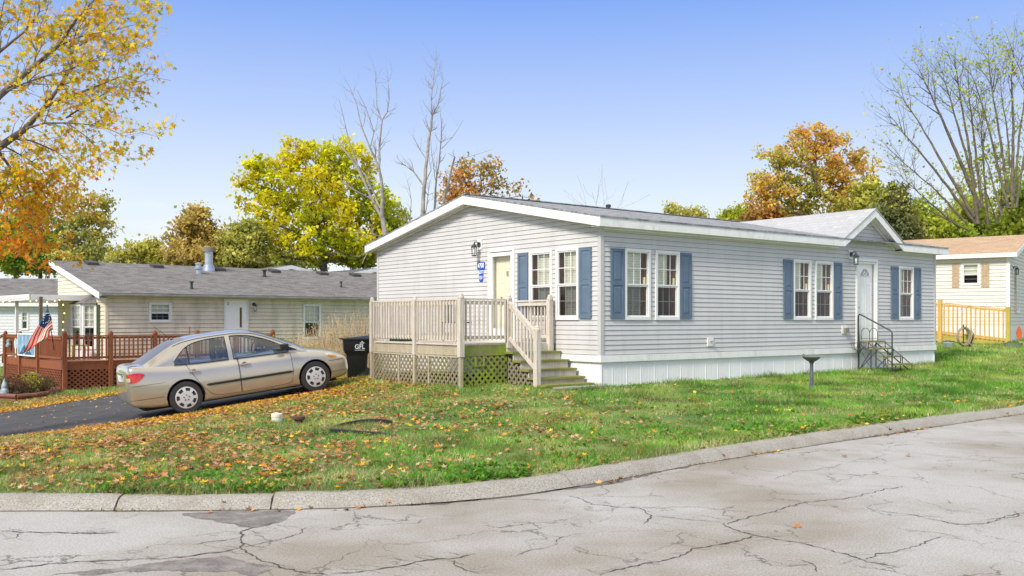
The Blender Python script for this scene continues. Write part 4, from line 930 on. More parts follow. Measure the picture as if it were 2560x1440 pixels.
# greenhouse
zr_ = cur_((-.80, .975), (-.62, 1.05), (-.3, 1.225), (-.05, 1.345), (.15, 1.39), (.5, 1.42), (1.0, 1.425), (1.35, 1.395), (1.6, 1.32), (2.0, 1.13), (2.3, .97), (2.5, .86))
yr_ = cur_((-.80, .64), (-.3, .63), (.2, .585), (.6, .575), (1.0, .575), (1.6, .60), (2.0, .66), (2.3, .715), (2.5, .74))
zc_ = cur_((-.80, 1.03), (-.62, 1.11), (-.3, 1.285), (-.05, 1.40), (.15, 1.442), (.5, 1.475), (1.0, 1.482), (1.35, 1.458), (1.6, 1.40), (2.0, 1.235), (2.3, 1.095), (2.5, .985), (2.62, .92))
belt = lambda x: sh(x) - .012
def gy(x, z):                                        # side of the greenhouse
    zb = float(belt(x)); yb = side_y(x, zb) - .012; zt, yt = zr_(x), yr_(x)
    t = min(max((z - zb) / max(zt - zb, .02), 0), 1); return yb + (yt - yb) * t + .028 * math.sin(math.pi * t) * min(1, (zt - zb) / .3)
def top_row(x, n=17, u0=-1, u1=1):
    zt, yt, zc2 = zr_(min(x, 2.5)), yr_(min(x, 2.5)), zc_(x); out = []
    for u in np.linspace(u0, u1, n): out.append((x, yt * u, zt + (zc2 - zt) * (1 - abs(u) ** 2.6)))
    return out
rf = MB(); rf.grid([top_row(x) for x in np.linspace(.16, 1.46, 27)])
for (xa, xb) in ((-.80, .16), (1.46, 2.5)):            # pillars beside the glass
    for (u0, u1) in ((-1, -.90), (.90, 1)): rf.grid([top_row(x, 4, u0, u1) for x in np.linspace(xa, xb, 22)])
rf.build('roof', M['paint'], car, True)
gl = MB(); gl.grid([top_row(x, 15, -.90, .90) for x in np.linspace(-.76, .16, 20)]); gl.build('rear_window', M['backglass'], car, True)
gl = MB(); gl.grid([top_row(x, 15, -.90, .90) for x in np.linspace(1.46, 2.46, 20)]); gl.build('windscreen', M['carglass'], car, True)
wlo = lambda x: float(belt(x)) + .028
whi_ = cur_((-.13, 1.02), (0, 1.16), (.12, 1.26), (.3, 1.332), (.6, 1.368), (1.0, 1.372), (1.3, 1.345), (1.6, 1.255), (1.9, 1.11), (2.12, .96))
for side in (-1, 1):
    sm = MB()                                        # body colour round the side windows
    for (a, b, kind) in ((-.80, -.13, 'full'), (-.13, .90, 'win'), (.90, 1.0, 'full'), (1.0, 2.12, 'win'), (2.12, 2.5, 'full')):
        zb_ = lambda x: float(belt(x)) - .01
        if kind == 'full': sm.grid(strip_patch(a, b, zb_, lambda x: zr_(x), gy, 0, 16, 8, side))
        else:
            sm.grid(strip_patch(a, b, zb_, wlo, gy, 0, 24, 3, side)); sm.grid(strip_patch(a, b, lambda x: max(whi_(x), wlo(x)), lambda x: zr_(x), gy, 0, 24, 5, side))
    sm.build('window_surround', M['paint'], car, True)
    gl = MB(); gl.grid(strip_patch(-.13, .90, wlo, lambda x: whi_(x), gy, -.012, 24, 8, side)); gl.build('side_window', M['carglass'], car, True)
    gl = MB(); gl.grid(strip_patch(1.0, 2.12, wlo, lambda x: whi_(x), gy, -.012, 24, 8, side)); gl.build('side_window', M['carglass'], car, True)
    tr = MB()
    up = [(x, side * (gy(x, whi_(x)) - .004), whi_(x)) for x in np.linspace(-.13, .90, 20)]; tr.tube(up, .009, 5); up = [(x, side * (gy(x, whi_(x)) - .004), whi_(x)) for x in np.linspace(1.0, 2.12, 20)]; tr.tube(up, .009, 5)
    for a, b in ((-.13, .90), (1.0, 2.12)): tr.tube([(x, side * (gy(x, wlo(x)) + .004), wlo(x)) for x in np.linspace(a, b, 14)], .011, 5)
    for xx in (.90, 1.0): tr.tube([(xx, side * (gy(xx, z) - .004), z) for z in np.linspace(wlo(xx), whi_(xx), 6)], .009, 5)
    tr.tube([(.13 + (wz - wlo(.13)) * -.22 * 0 + .02, side * (gy(.13, wz) - .004), wz) for wz in np.linspace(wlo(.13), whi_(.15), 6)], .012, 5)
    tr.tube([(x, side * (gy(x, zr_(x) - .012) + .003), zr_(x) - .010) for x in np.linspace(-.1, 2.2, 30)], .006, 5)
    tr.build('window_seal', M['black'], car, True)
# doors: panels a hair proud of the body with dark gaps round them
def door(side, xa, xb, lo, name, hx):
    d = MB(); d.grid(strip_patch(xa, xb, lo, lambda x: float(belt(x)) - .004, side_y, .004, 36, 14, side)); o_ = d.build(name, M['paint'], car, True)
    gp = MB(); e_ = .0045
    lo_pts = [(x, side * (side_y(x, lo(x)) + .003), lo(x)) for x in np.linspace(xa, xb, 30)]; gp.tube(lo_pts, e_, 5)
    for xx in (xa, xb): gp.tube([(xx, side * (side_y(xx, z) + .003), z) for z in np.linspace(lo(xx), belt(xx) + .02, 12)], e_, 5)
    gp.build('door_gap', M['dark'], o_)
    h = MB(); hz = .79; hy = side_y(hx, hz) + .004
    h.tube([(hx - .11, side * (hy + .012), hz), (hx - .09, side * (hy + .034), hz), (hx + .05, side * (hy + .034), hz), (hx + .09, side * (hy + .012), hz)], [.012, .015, .015, .010], 8)
    h.build('handle', M['chrome'], o_, True)
    h = MB(); h.lathe([(.045, -.002), (.044, .004)], (hx - .02, side * hy, hz + .006), 16, 'y'); h.build('handle_recess_shade', plain('paint_shade', (.24, .20, .155), .5), o_)  # flat disc of darker paint imitates the shade in the handle hollow
    return o_
for side in (-1, 1):
    door(side, .08, 1.06, cur_((.08, .93), (.12, .85), (.22, .66), (.34, .48), (.44, .36), (.55, .285), (.7, .262), (1.06, .255)), 'rear_door', .22)
    door(side, 1.075, 2.14, cur_((1.075, .255), (1.9, .262), (2.05, .28), (2.12, .34), (2.14, .5)), 'front_door', 1.20)
    ml = MB(); rows = []
    for x in np.linspace(.40, 2.13, 40):
        t = min(1, (x - .40) / .03, (2.13 - x) / .03); c = .50; y = side_y(x, c) + .004; hh = .024 * max(t, .3)
        rows.append([(x, side * y, c - hh), (x, side * (y + .016 * max(t, .2)), c - hh * .6), (x, side * (y + .018 * max(t, .2)), c + hh * .4), (x, side * y, c + hh)])
    ml.grid(rows); ml.build('side_moulding', M['black'], car, True)
    # lamps
    tl = MB(); tl.grid(strip_patch(-1.0, -.70, cur_((-1.0, .745), (-.9, .73), (-.8, .765), (-.70, .85)), cur_((-1.0, .90), (-.9, .915), (-.8, .91), (-.70, .88)), side_y, .008, 22, 8, side)); o_ = tl.build('tail_light', M['redlens'], car, True)
    rl = MB(); rl.grid(strip_patch(-1.003, -.955, lambda x: .76, lambda x: .83, side_y, .014, 6, 4, side)); rl.build('reverse_lamp', M['clear'], o_, True)
    hl = MB(); hl.grid(strip_patch(2.86, 3.36, cur_((2.86, .745), (2.95, .69), (3.1, .635), (3.36, .60)), lambda x: float(sh(x)) - .0, side_y, .006, 24, 6, side)); o_ = hl.build('headlight', M['clear'], car, True)
    al = MB(); al.grid(strip_patch(2.93, 3.14, cur_((2.93, .70), (3.05, .655), (3.14, .65)), cur_((2.93, .73), (3.05, .70), (3.14, .665)), side_y, .010, 10, 4, side)); al.build('turn_signal', M['amber'], o_, True)
    gp = MB()
    gp.tube([(x, side * (side_y(x, .70 - .05 * (x + .3) * 0 + .0) + .001), .665) for x in np.linspace(-.99, -.36, 16)], .004, 5)
    gp.tube([(x, side * (side_y(x, float(BZF)) + .001), float(BZF)) for x, BZF in [(x, .40) for x in np.linspace(-.99, -.40, 16)]], .0035, 5)
    gp.tube([(x, side * (side_y(x, z) + .001), z) for x, z in zip(np.linspace(2.93, 3.30, 12), np.linspace(.60, .585, 12))], .004, 5)
    gp.tube([(x, side * (side_y(x, .36) + .001), .36) for x in np.linspace(2.98, 3.44, 16)], .0035, 5)
    for xx in (0, 2.6):
        gp.tube([(xx + .357 * math.cos(t), side * (side_y(xx + .357 * math.cos(t), .315 + .357 * math.sin(t)) + .001), .315 + .357 * math.sin(t)) for t in np.linspace(.02, math.pi - .02, 30)], .006, 5)
    gp.build('panel_gap', M['dark'], car)
    mi = MB(); yb = side_y(2.05, 1.0)
    mi.grid([[(2.0 + a * .07, side * (.80 + .085 + b * .085), 1.03 + c * .055) for b, c in ((-1, -.7), (0, -1), (.85, -.7), (1, 0), (.85, .8), (0, 1), (-1, .8), (-1, -.7))] for a in (-.9, -.5, .4, 1)]); mi.add([(2.0 - .063, side * (.885 + b * .08), 1.03 + c * .05) for b, c in ((-1, -.7), (0, -1), (.85, -.7), (1, 0), (.85, .8), (0, 1), (-1, .8))], [tuple(range(7))])
    mi.bar((2.03, side * .78, .975), (2.02, side * .84, 1.0), .05, .04); mi.build('side_mirror', M['black'], car, True)
    sp = MB(); sp.prism([(2.12, side * .745, .93), (2.30, side * .745, .925), (1.98, side * .735, 1.085)], (0, side * .012, 0)); sp.build('mirror_base', M['black'], car)
# sills, underbody
f = MB(); f.box(-.75, -.66, .16, 3.1, .66, .30); f.build('underbody', M['dark'], car)
f = MB(); f.box(-.9, -.72, .40, -.35, .72, .9); f.box(.3, -.70, .28, .36, .70, .8); f.box(2.2, -.70, .3, 2.26, .70, .82); f.box(.3, -.72, .26, 2.2, .72, .30); f.build('cabin_floor', M['room'], car)
M['seat'] = plain('grey_seat_cloth', (.30, .30, .30), .9)
for (xx, yy) in ((1.15, -.36), (1.15, .36)):
    f = MB(); f.box(xx, yy - .25, .35, xx + .5, yy + .25, .58); f.prism([(xx - .08, yy - .24, .55), (xx + .06, yy - .24, .55), (xx - .08, yy - .20, 1.12), (xx - .18, yy - .20, 1.12)], (0, .46, 0)); f.box(xx - .20, yy - .13, 1.14, xx - .10, yy + .13, 1.28); f.build('seat', M['seat'], car, bevel=.03)
f = MB(); f.box(.3, -.62, .35, .75, .62, .56); f.prism([(.15, -.62, .5), (.32, -.62, .5), (.14, -.60, 1.04), (.02, -.60, 1.04)], (0, 1.22, 0)); f.box(-.7, -.6, .95, .05, .6, .99); f.build('rear_bench', M['seat'], car, bevel=.03)
f = MB(); f.tube([(1.72 + .05 * math.sin(t), .36 + .18 * math.cos(t), .97 + .17 * math.sin(t)) for t in np.linspace(0, 2 * math.pi, 21)], .014, 6); f.bar((1.74, .36, .97), (1.95, .36, .88), .05, .05); f.build('steering_wheel', M['black'], car)
f = MB(); f.prism([(1.82, -.70, .7), (2.4, -.70, .7), (2.4, -.70, .93), (1.95, -.70, .96), (1.82, -.70, .90)], (0, 1.40, 0)); f.build('dashboard', M['room'], car, bevel=.03)
f = MB(); f.box(-1.035, -.17, .74, -1.005, .17, .86); f.build('licence_plate', M['signwhite'], car, bevel=.004)
f = MB(); f.box(-1.03, -.22, .88, -.99, .22, .905); f.build('trunk_grip', M['chrome'], car)
f = MB()
for x in np.linspace(-.93, -.80, 2)[:1]:
    f.tube([(-.79, y, zc_(-.79) + .0) for y in np.linspace(-.60, .60, 12)], .006, 5)
for s_ in (-1, 1): f.tube([(-.95 + t * .16, s_ * (.62 + .015 * t), 1.012 + .02 * min(1, t * 4) + .008) for t in np.linspace(0, 1, 6)], .005, 5)
f.build('trunk_gap', M['dark'], car)
f = MB(); f.tube([(.05, 0, 1.40), (-.28, 0, 1.72)], .004, 5); f.tube([(.10, 0, 1.41), (.0, 0, 1.43)], [.02, .012], 6); f.build('antenna', M['black'], car)
def wheel(x, y, side):
    t = MB(); t.lathe([(.20, -.09), (.27, -.10), (.30, -.095), (.312, -.07), (.315, -.03), (.315, .03), (.312, .07), (.30, .095), (.27, .10), (.20, .09)], (x, y, .315), 48, 'y'); ty = t.build('wheel', M['rubber'], car, True)
    yo = y + side * .097; hc = MB(); nA = 84; rad = [0, .03, .05, .10, .130, .187, .208, .214]; bul = [.012, .012, .008, .012, .010, .0, -.002, -.012]
    pts = [[(x + r_ * math.cos(2 * math.pi * k / nA), yo + side * bb_, .315 + r_ * math.sin(2 * math.pi * k / nA)) for k in range(nA + 1)] for r_, bb_ in zip(rad, bul)]
    def hole(i, k):
        if i not in (4,): return False
        ph = (k % 12) ; return 2 <= ph <= 8
    vs = [p for r_ in pts for p in r_]; m_ = nA + 1
    fs = [(i * m_ + k, i * m_ + k + 1, (i + 1) * m_ + k + 1, (i + 1) * m_ + k) for i in range(len(rad) - 1) for k in range(nA) if not hole(i, k)]
    hc.add(vs, fs)
    hc.build('hubcap', M['silver'], ty, True)
    d = MB(); d.lathe([(.20, 0), (.19, .01)], (x, yo - side * .03, .315), 30, 'y')
    d.build('rim', plain('steel_rim_rusty', (.09, .07, .06), .7), ty)
    b = MB()
    for k in range(5): a = 2 * math.pi * k / 5 + .3; b.lathe([(.012, -.01), (.010, .012)], (x + .052 * math.cos(a), yo + side * .010, .315 + .052 * math.sin(a)), 8, 'y')
    b.build('lug_nuts', M['iron'], ty)
for x in (0, 2.6):
    for s_ in (-1, 1): wheel(x, s_ * .745, s_)

# ------------------------------------------------------------------ beige mobile home on the left
bh = thing('beige_home', 'long beige sided mobile home with brown shingle roof behind the red deck and the car', 'house', (-14.3, 33.1, 0), 43)
BL, BW_, BR = 18.0, 5.1, 3.93
PBF = lambda s, z, o_: (s, -o_, z); PBG = lambda s, z, o_: (-o_, s, z)
bev = 2.56; bsl = (BR - bev) / (BW_ + .3)
opB = [(1.54, 2.33, 1.53, 2.22), (4.47, 5.38, .32, 2.36), (7.88, 8.67, .84, 2.23)]
mb = MB(); siding(mb, PBF, lambda z: (.06, BL), -.2, 2.43, opB, .15, .022, .022); mb.build('wall', M['beige'], bh)
def bg_(z):
    t = (z - (bev - .05)) / bsl; return (max(.06, t), BW_) if z > bev - .05 else (.06, BW_)
opg = [(1.0, 2.45, -.1, 2.12)]
mb = MB(); siding(mb, PBG, bg_, -.2, BR - .2, opg, .15, .022, .022); siding(mb, lambda s, z, o_: (s, BW_ + .001 + o_, z), lambda z: (0, BL), -.2, BR - .25, pitch=.3); mb.build('wall', M['beigel'], bh)
mb = MB(); mb.box(-.024, -.024, -.2, .07, .07, 2.43); mb.build('corner_trim', M['beigel'], bh)
mb = MB()
mb.prism([(-.32, -.30, bev), (BL + .3, -.30, bev), (BL + .3, BW_, BR), (-.32, BW_, BR)], (0, 0, -.04)); mb.prism([(3.5, BW_, BR), (BL + .3, BW_, BR), (BL + .3, BW_ + 4.5, BR - 1.2), (4.5, BW_ + 4.5, BR - 1.2)], (0, 0, -.04))
brf = mb.build('roof', M['roofb'], bh)
f = MB(); f.prism([(-.35, -.30, bev - .22), (-.35, -.30, bev - .005), (-.35, BW_, BR - .005), (-.35, BW_, BR - .23)], (.025, 0, 0)); f.box(-.32, -.296, bev - .13, BL, -.27, bev - .045); f.box(-.3, -.27, bev - .10, BL, .0, bev - .09)
f.prism([(-.32, -.27, bev - .2), (0, -.27, bev - .2), (0, BW_, BR - .2), (-.32, BW_, BR - .2)], (0, 0, .01)); f.build('fascia', M['white'], brf)
f = MB(); f.grid([[(x, -.30, bev - .03), (x, -.32, bev - .115), (x, -.37, bev - .125), (x, -.405, bev - .08), (x, -.41, bev - .03), (x, -.40, bev - .03)] for x in (-.3, BL)]); f.build('gutter', plain('gutter_grey', (.36, .36, .36), .5, var=.2, vscale=3), brf)
def onroof(px, py, F, y_eave, z_eave, sl):            # local x,y of a roof point from the photo
    best = None
    for yy in np.linspace(-.3, 5.2, 120):
        k = (px - CX) / FPX; X0 = F[0][0] + F[2][0] * yy; D0 = F[0][1] + F[2][1] * yy; x = (k * D0 - X0) / (F[1][0] - k * F[1][1]); D = D0 + F[1][1] * x
        zz = z_eave + sl * (yy - y_eave); pyy = HY - FPX * (zz - CAMZ) / D
        if best is None or abs(pyy - py) < best[0]: best = (abs(pyy - py), x, yy, zz)
    return best[1:]
for (px, py) in ((223, 657), (392, 668), (548, 676), (686, 680), (806, 686), (888, 690)):
    x, y, z = onroof(px, py, BEI, -.3, bev, bsl); y = min(y, 4.6); z = bev + bsl * (y + .3)
    f = MB(); f.prism([(x - .22, y - .2, z - .06), (x + .22, y - .2, z - .06), (x + .22, y - .2, z + .06), (x - .22, y - .2, z + .06)], (0, .4, .10)); f.build('roof_vent', plain('vent_brown', (.06, .055, .055), .7), brf)
for (px, py, h, r_) in ((479, 722, .28, .045), (661, 692, .30, .06), (853, 718, .26, .035), (480, 722, .01, .02)):
    x, y, z = onroof(px, py, BEI, -.3, bev, bsl); f = MB(); f.lathe([(r_ * 1.6, z - .05), (r_ * 1.4, z + .05), (r_, z + .06), (r_, z + h * .8), (r_ * 1.9, z + h * .82), (r_ * 1.9, z + h)], (x, y, 0), 12); f.build('vent_pipe', M['rubber'], brf)
x, y, z = onroof(522, 676, BEI, -.3, bev, bsl); f = MB(); f.lathe([(.27, z - .1), (.27, z + .02), (.21, z + .22), (.21, z + .24), (.17, z + .24), (.17, z + .80)], (x, y, 0), 20); fl = f.build('flue_pipe', M['galv'], brf, True)
f = MB(); f.lathe([(.26, z + .80), (.26, z + .98), (.20, z + 1.0)], (x, y, 0), 20); f.build('flue_cap', plain('flue_cap_stone', (.22, .20, .16), .9), fl)
x, y, z = onroof(496, 684, BEI, -.3, bev, bsl); f = MB(); f.lathe([(.12, z - .1), (.12, z + .16), (.17, z + .18), (.17, z + .26), (.11, z + .27), (.11, z + .38), (.14, z + .39), (.14, z + .42), (.04, z + .46)], (x, y, 0), 16); f.build('flue_pipe', M['galv'], brf, True)
window(bh, PBF, 1.52, 2.35, 1.51, 2.24, side='dark', blind=(0, 1), w=.06, blindlow=False); window(bh, PBF, 7.86, 8.69, .81, 2.25, side='dark', blind=(0, 1), w=.06, blindlow=False)
d = MB(); ring(d, PBF, 4.42, 5.43, .26, 2.41, .06, -.02, .03); dr = d.build('door_frame', M['white2'], bh)
d = MB(); pbox(d, PBF, 4.48, 5.37, .30, 2.35, -.03, .0); dd = d.build('door', M['doorw'], bh)
f = MB(); ring(f, PBF, 5.06, 5.17, 1.30, 2.10, .022, .0, .01); f.build('door_window_frame', plain('pale_yellow', (.65, .6, .35), .5), dd)
f = MB(); pbox(f, PBF, 5.08, 5.15, 1.32, 2.08, .001, .005); f.build('door_window', M['dark'], dd)
f = MB(); f.tube([PBF(5.28, 1.02, 0), PBF(5.28, 1.02, .06)], .03, 8); f.build('handle', M['iron'], dd); MB().tube([PBF(5.28, 1.18, 0), PBF(5.28, 1.18, .03)], .03, 8).build('deadbolt', M['iron'], dd)
f = MB(); pbox(f, PBF, 4.52, 4.66, 2.12, 2.30, .001, .004); nt_ = f.build('door_notice', M['signwhite'], dd)
f = MB(); pbox(f, PBF, 4.535, 4.645, 2.27, 2.285, .005, .006); pbox(f, PBF, 4.57, 4.61, 2.18, 2.24, .005, .006); f.build('notice_print', M['iron'], nt_)
coach_lamp(bh, PBF, 5.64, 2.08, m='iron')
# bay window on the gable wall
by = MB(); P0 = [(-.0, .85), (-.42, 1.2), (-.42, 2.25), (-.0, 2.6)]
def bayseg(a, b, name='window'):
    a, b = Vector((*a, 0)), Vector((*b, 0)); d = (b - a); ln = d.length; d.normalize(); nrm = Vector((d.y, -d.x, 0)) ; nrm = nrm if nrm.x < 0 else -nrm
    Pq = lambda s, z, o_: (a.x + d.x * s + nrm.x * o_, a.y + d.y * s + nrm.y * o_, z)
    window(bh, Pq, .02, ln - .02, .55, 2.18, cols=(3 if ln > .8 else 2), rows=(3, 3), side='dark', blind=(0, 1), blindlow=False, w=.06, screen=True)
    f = MB(); pbox(f, Pq, .0, ln, -.1, .55, -.02, .0); f.build('bay_panel', M['white'], bh)
for a, b in zip(P0[:-1], P0[1:]): bayseg(a, b)
f = MB(); tp = [(-.06, .75), (-.50, 1.12), (-.50, 2.33), (-.06, 2.7)]
for a, b in zip(tp[:-1], tp[1:]): f.add([(a[0], a[1], 2.19), (b[0], b[1], 2.19), (.0, min(max(b[1], 1.2), 2.2), 2.50), (.0, min(max(a[1], 1.2), 2.2), 2.50)], [(0, 1, 2, 3)])
f.add([(a[0], a[1], 2.185) for a in tp] + [(.05, 2.7, 2.185), (.05, .75, 2.185)], [(0, 1, 2, 3, 4, 5)]); f.build('bay_roof', M['roofb'], bh)
shutter(bh, PBG, .50, .78, -.05, 2.15, M['green_sh']); shutter(bh, PBG, 2.68, 2.96, .0, 2.15, M['green_sh'])

# ------------------------------------------------------------------ red deck
rd = thing('red_deck', 'reddish brown stained deck with lattice skirt in front of the beige home', 'deck', (at(160, 0, 31.3).x, 31.3, 0), 43)
RF = frame(at(160, 0, 31.3).x, 31.3, 43)
DZ0, RZ = .20, -.85
def onf(F, px, y=0.0):
    k = (px - CX) / FPX; X0 = F[0][0] + F[2][0] * y; D0 = F[0][1] + F[2][1] * y; return (k * D0 - X0) / (F[1][0] - k * F[1][1])
def onfy(F, px, x=0.0):
    k = (px - CX) / FPX; X0 = F[0][0] + F[1][0] * x; D0 = F[0][1] + F[1][1] * x; return (k * D0 - X0) / (F[2][0] - k * F[2][1])
pxs = [onf(RF, p) for p in (275, 386, 492, 590, 680)]
pys = [onfy(RF, p) for p in (100, 55, 18)]
DLN = pxs[-1] + .1
f = MB(); x = 0
f.box(0, .0, DZ0 - .03, DLN, 3.0, DZ0); f.build('deck_floor', M['redfloor'], rd)
f = MB(); f.box(0, 2.9, DZ0 - .032, 0 + 2.0, pys[-1], DZ0 - .002) if False else None
lf = MB(); lf.add([(.0, 0, DZ0 + .001), (3.2, 0, DZ0 + .001), (3.2, 8, DZ0 + .001), (.0, 8, DZ0 + .001)], [(0, 1, 2, 3)]) if False else None
f = MB(); f.box(-.02, -.04, DZ0 - .27, DLN, -.0, DZ0 + .012); f.box(-.04, -.04, DZ0 - .27, -.002, pys[-1] + .6, DZ0 + .012); f.build('rim_board', M['red'], rd)
f = MB(); f.box(.0, 3.0, DZ0 - .035, 1.6, pys[-1] + .6, DZ0 - .004); f.build('deck_floor', M['redfloor'], rd)
for x in [0] + pxs: post(rd, x, -.06, RZ if x < 5 else -.6, DZ0 + 1.0, .13, M['red'])
for y in pys: post(rd, -.06, y, RZ - .1, DZ0 + .95, .12, M['red'])
for a, b in zip(([0] + pxs)[:-1], pxs): rail(rd, (a + .07, -.05, DZ0), (b - .07, -.05, DZ0), m=M['red'], sp=.155, bw=.045, top=.88, gap=.10)
for a, b in zip(([0] + pys)[:-1], pys): rail(rd, (-.05, a + .07, DZ0), (-.05, b - .07, DZ0), m=M['red'], sp=.125, bw=.06, top=.86, gap=.09)
rail(rd, (-.05, pys[-1] + .05, DZ0), (-1.0, pys[-1] + .4, DZ0 - .45), m=M['red'], sp=.15, bw=.045)
PRF = lambda s, z, o_: (s, -.05 - o_, z); PRL = lambda s, z, o_: (-.05 - o_, s, z)
ee = [0] + pxs
for a, b in zip(ee[:-1], ee[1:]): lattice(rd, PRF, [(a + .065, RZ + (.05 if a < 2 else .15)), (b - .065, RZ + .1), (b - .065, DZ0 - .27), (a + .065, DZ0 - .27)], M['red'], w_=.045, pitch=.118, ang=38)
ee = [0] + pys
for a, b in zip(ee[:-1], ee[1:]): lattice(rd, PRL, [(a + .065, RZ - .05), (b - .065, RZ - .05), (b - .065, DZ0 - .27), (a + .065, DZ0 - .27)], M['red'], w_=.045, pitch=.118)
f = MB(); f.box(.05, .10, RZ - .3, DLN, .14, DZ0 - .04); f.box(.10, .14, RZ - .3, .14, 7, DZ0 - .04); f.build('deck_shade_boards', M['dark'], rd)  # black upright boards behind the lattice stand in for shade below the deck
# second row of posts at the back of the deck (far side railing seen over the near one)
for px in (35,): pass
# awning over the deck
aw = thing('deck_awning', 'white flat metal awning on slim posts over the red deck', 'awning', (RF[0][0], RF[0][1], 0), 43)
ya, yb_ = 2.6, 10.5
f = MB(); f.box(-.30, ya, 2.42, 2.6, yb_, 2.46); f.box(-.34, ya - .05, 2.30, -.30, yb_, 2.50); f.box(-.34, ya - .05, 2.30, 2.6, ya, 2.50); f.box(-.345, ya - .05, 2.48, -.29, yb_, 2.51); f.build('awning_roof', M['white2'], aw)
for px, xx in ((42, .0), (102, .0)):
    yy = onfy(RF, px, xx); f = MB(); f.box(xx - .05, yy - .05, DZ0, xx + .05, yy + .05, 2.42); f.build('awning_post', M['white2'] if px < 60 else plain('post_brown', (.16, .12, .09), .7), aw)
sl_ = thing('string_lights', 'string of small glowing yellow bulbs hung under the white awning edge', 'string lights', (0, 0, 0))
M['bulbglow'], n_, l_, b_ = newmat('warm_bulb'); b_.inputs['Emission Color'].default_value = (1, .62, .15, 1); b_.inputs['Emission Strength'].default_value = 2.2; b_.inputs['Base Color'].default_value = (.9, .7, .3, 1)
wp = []
for (px, py) in ((-6, 758), (8, 754), (24, 748), (9, 762), (24, 753), (50, 750), (76, 753), (91, 751), (105, 750), (118, 755), (125, 762), (137, 752), (149, 750), (158, 762), (161, 783), (158, 805), (157, 825)):
    v = at(px, py, 33.2); wp.append(v + Vector((0, 0, .05)))
for i, v in enumerate(wp):
    if i in (0, 2, 5, 8, 10): continue
    MB().lathe([(.008, .03), (.02, .015), (.024, -.008), (.014, -.025), (.004, -.03)], v - Vector((0, 0, .05)), 10).build('bulb', M['bulbglow'], sl_, True)
MB().tube(wp, .006, 4).build('cord', M['black'], sl_)

# flag on an angled pole fixed to the deck
A = at(136, 862, 31.0); Bt = at(118, 764, 30.7)
fl_ = thing('flag', 'red and white striped flag with ring of stars on a pole at the red deck', 'flag', A)
f = MB(); f.tube([(0, 0, -.2), Bt - A], .014, 8); f.lathe([(.005, .03), (.02, .01), (.02, -.01)], Bt - A, 8); f.build('pole', M['iron'], fl_)
rr, nu, nv = [], 26, 39; T0 = at(121, 768, 30.7) - A
top0 = at(119, 768, 30.7) - A; pole_b = at(133, 824, 30.85) - A; low = at(56, 886, 30.4) - A; lowr = at(110, 852, 30.5) - A
vs = []; cols = []
for j in range(nv + 1):
    for i in range(nu + 1):
        u, v = i / nu, j / nv       # v across the stripes: 0 the hoist top edge side; u along the fly
        a_ = top0.lerp(low, u); b2 = pole_b.lerp(lowr, u); p = a_.lerp(b2, v)
        p = p + Vector((0, -1, 0)) * (.07 * math.sin(v * 9 + u * 2.2) * (.3 + u)) + Vector((1, 0, 0)) * (.03 * math.sin(u * 8 + v * 3)); p.z += -.09 * math.sin(math.pi * u) * (1 - v) * .6 + .03 * math.sin(u * 7)
        vs.append(tuple(p))
fb = MB(); fb.v = vs
M['fred'] = plain('flag_red', (.75, .03, .025), .7, var=.06); M['fwhite'] = plain('flag_white', (.78, .70, .58), .7, var=.05); M['fblue'] = plain('flag_blue', (.015, .06, .22), .7, var=.05)
for j in range(nv):
    for i in range(nu):
        stripe = int(j / 3); canton = (i / nu < .33 and stripe < 7); q = j * (nu + 1) + i
        fb.f.append([q, q + 1, q + nu + 2, q + nu + 1]); fb.mi.append(2 if canton else (0 if stripe % 2 == 0 else 1))
cloth = fb.build('flag_cloth', None, fl_, True, mats=[M['fred'], M['fwhite'], M['fblue']])
def fpt(u, v):
    i = min(int(u * nu), nu - 1); j = min(int(v * nv), nv - 1); return Vector(vs[j * (nu + 1) + i])
stm = MB(); 
for k in range(13):
    t = 2 * math.pi * k / 13; c = fpt(.165 + .115 * math.cos(t), .27 + .20 * math.sin(t)); c = c + Vector((.01, -.025, 0)); pts = []
    for q in range(10): r_ = .024 if q % 2 == 0 else .010; pts.append(c + Vector((r_ * math.sin(q * math.pi / 5), 0, r_ * math.cos(q * math.pi / 5))))
    stm.prism(pts, (0, .004, 0))
stm.build('stars', M['fwhite'], cloth)
# painted board with a wave
v = W(RF, -.13, (pys[0] + .05), 0); wb = thing('wave_banner', 'pale blue banner with a navy wave hung on the deck rail behind the flag', 'banner', v, 43)
lenb = pys[1] - pys[0]
f = MB(); f.box(-.02, 0, .30, .0, lenb * .97, 1.12); bf = f.build('board', plain('banner_sky_blue', (.20, .34, .50), .6, var=.35, vscale=2.2, col2=(.62, .72, .80), thr=(.55, .72), cscale=3), wb)
f = MB(); ring(f, lambda s, z, o_: (-.02 - o_, s, z), 0, lenb * .97, .30, 1.12, .05, .0, .012); f.build('border', plain('banner_border', (.72, .78, .80), .6), wb)
f = MB(); pts = [(-.024, lenb * .9 * (1 - t) + .05, .36 + .34 * math.sin(math.pi * min(t * 1.1, 1)) ** 2) for t in np.linspace(0, 1, 20)] ; f.prism([(-.024, lenb * .92, .36)] + pts + [(-.024, .06, .36)], (-.004, 0, 0)); f.build('wave', plain('banner_navy', (.02, .08, .18), .6, var=.5, vscale=5, col2=(.55, .65, .72), thr=(.55, .62), cscale=6), wb)
v = W(RF, -.15, pys[1] + .22, 0); f = MB(); f.lathe([(.20, -.01), (.20, .01)], (0, 0, 0), 24, 'x'); o_ = f.build('round_plaque', plain('plaque_pale', (.50, .60, .65), .5, var=.4, vscale=10), None); o_.location = (v.x, v.y, .72); o_.rotation_euler = (0, 0, R(43)); tag(o_, 'small round pale wheel shaped plaque hung on the red deck rail left of the banner', 'plaque')
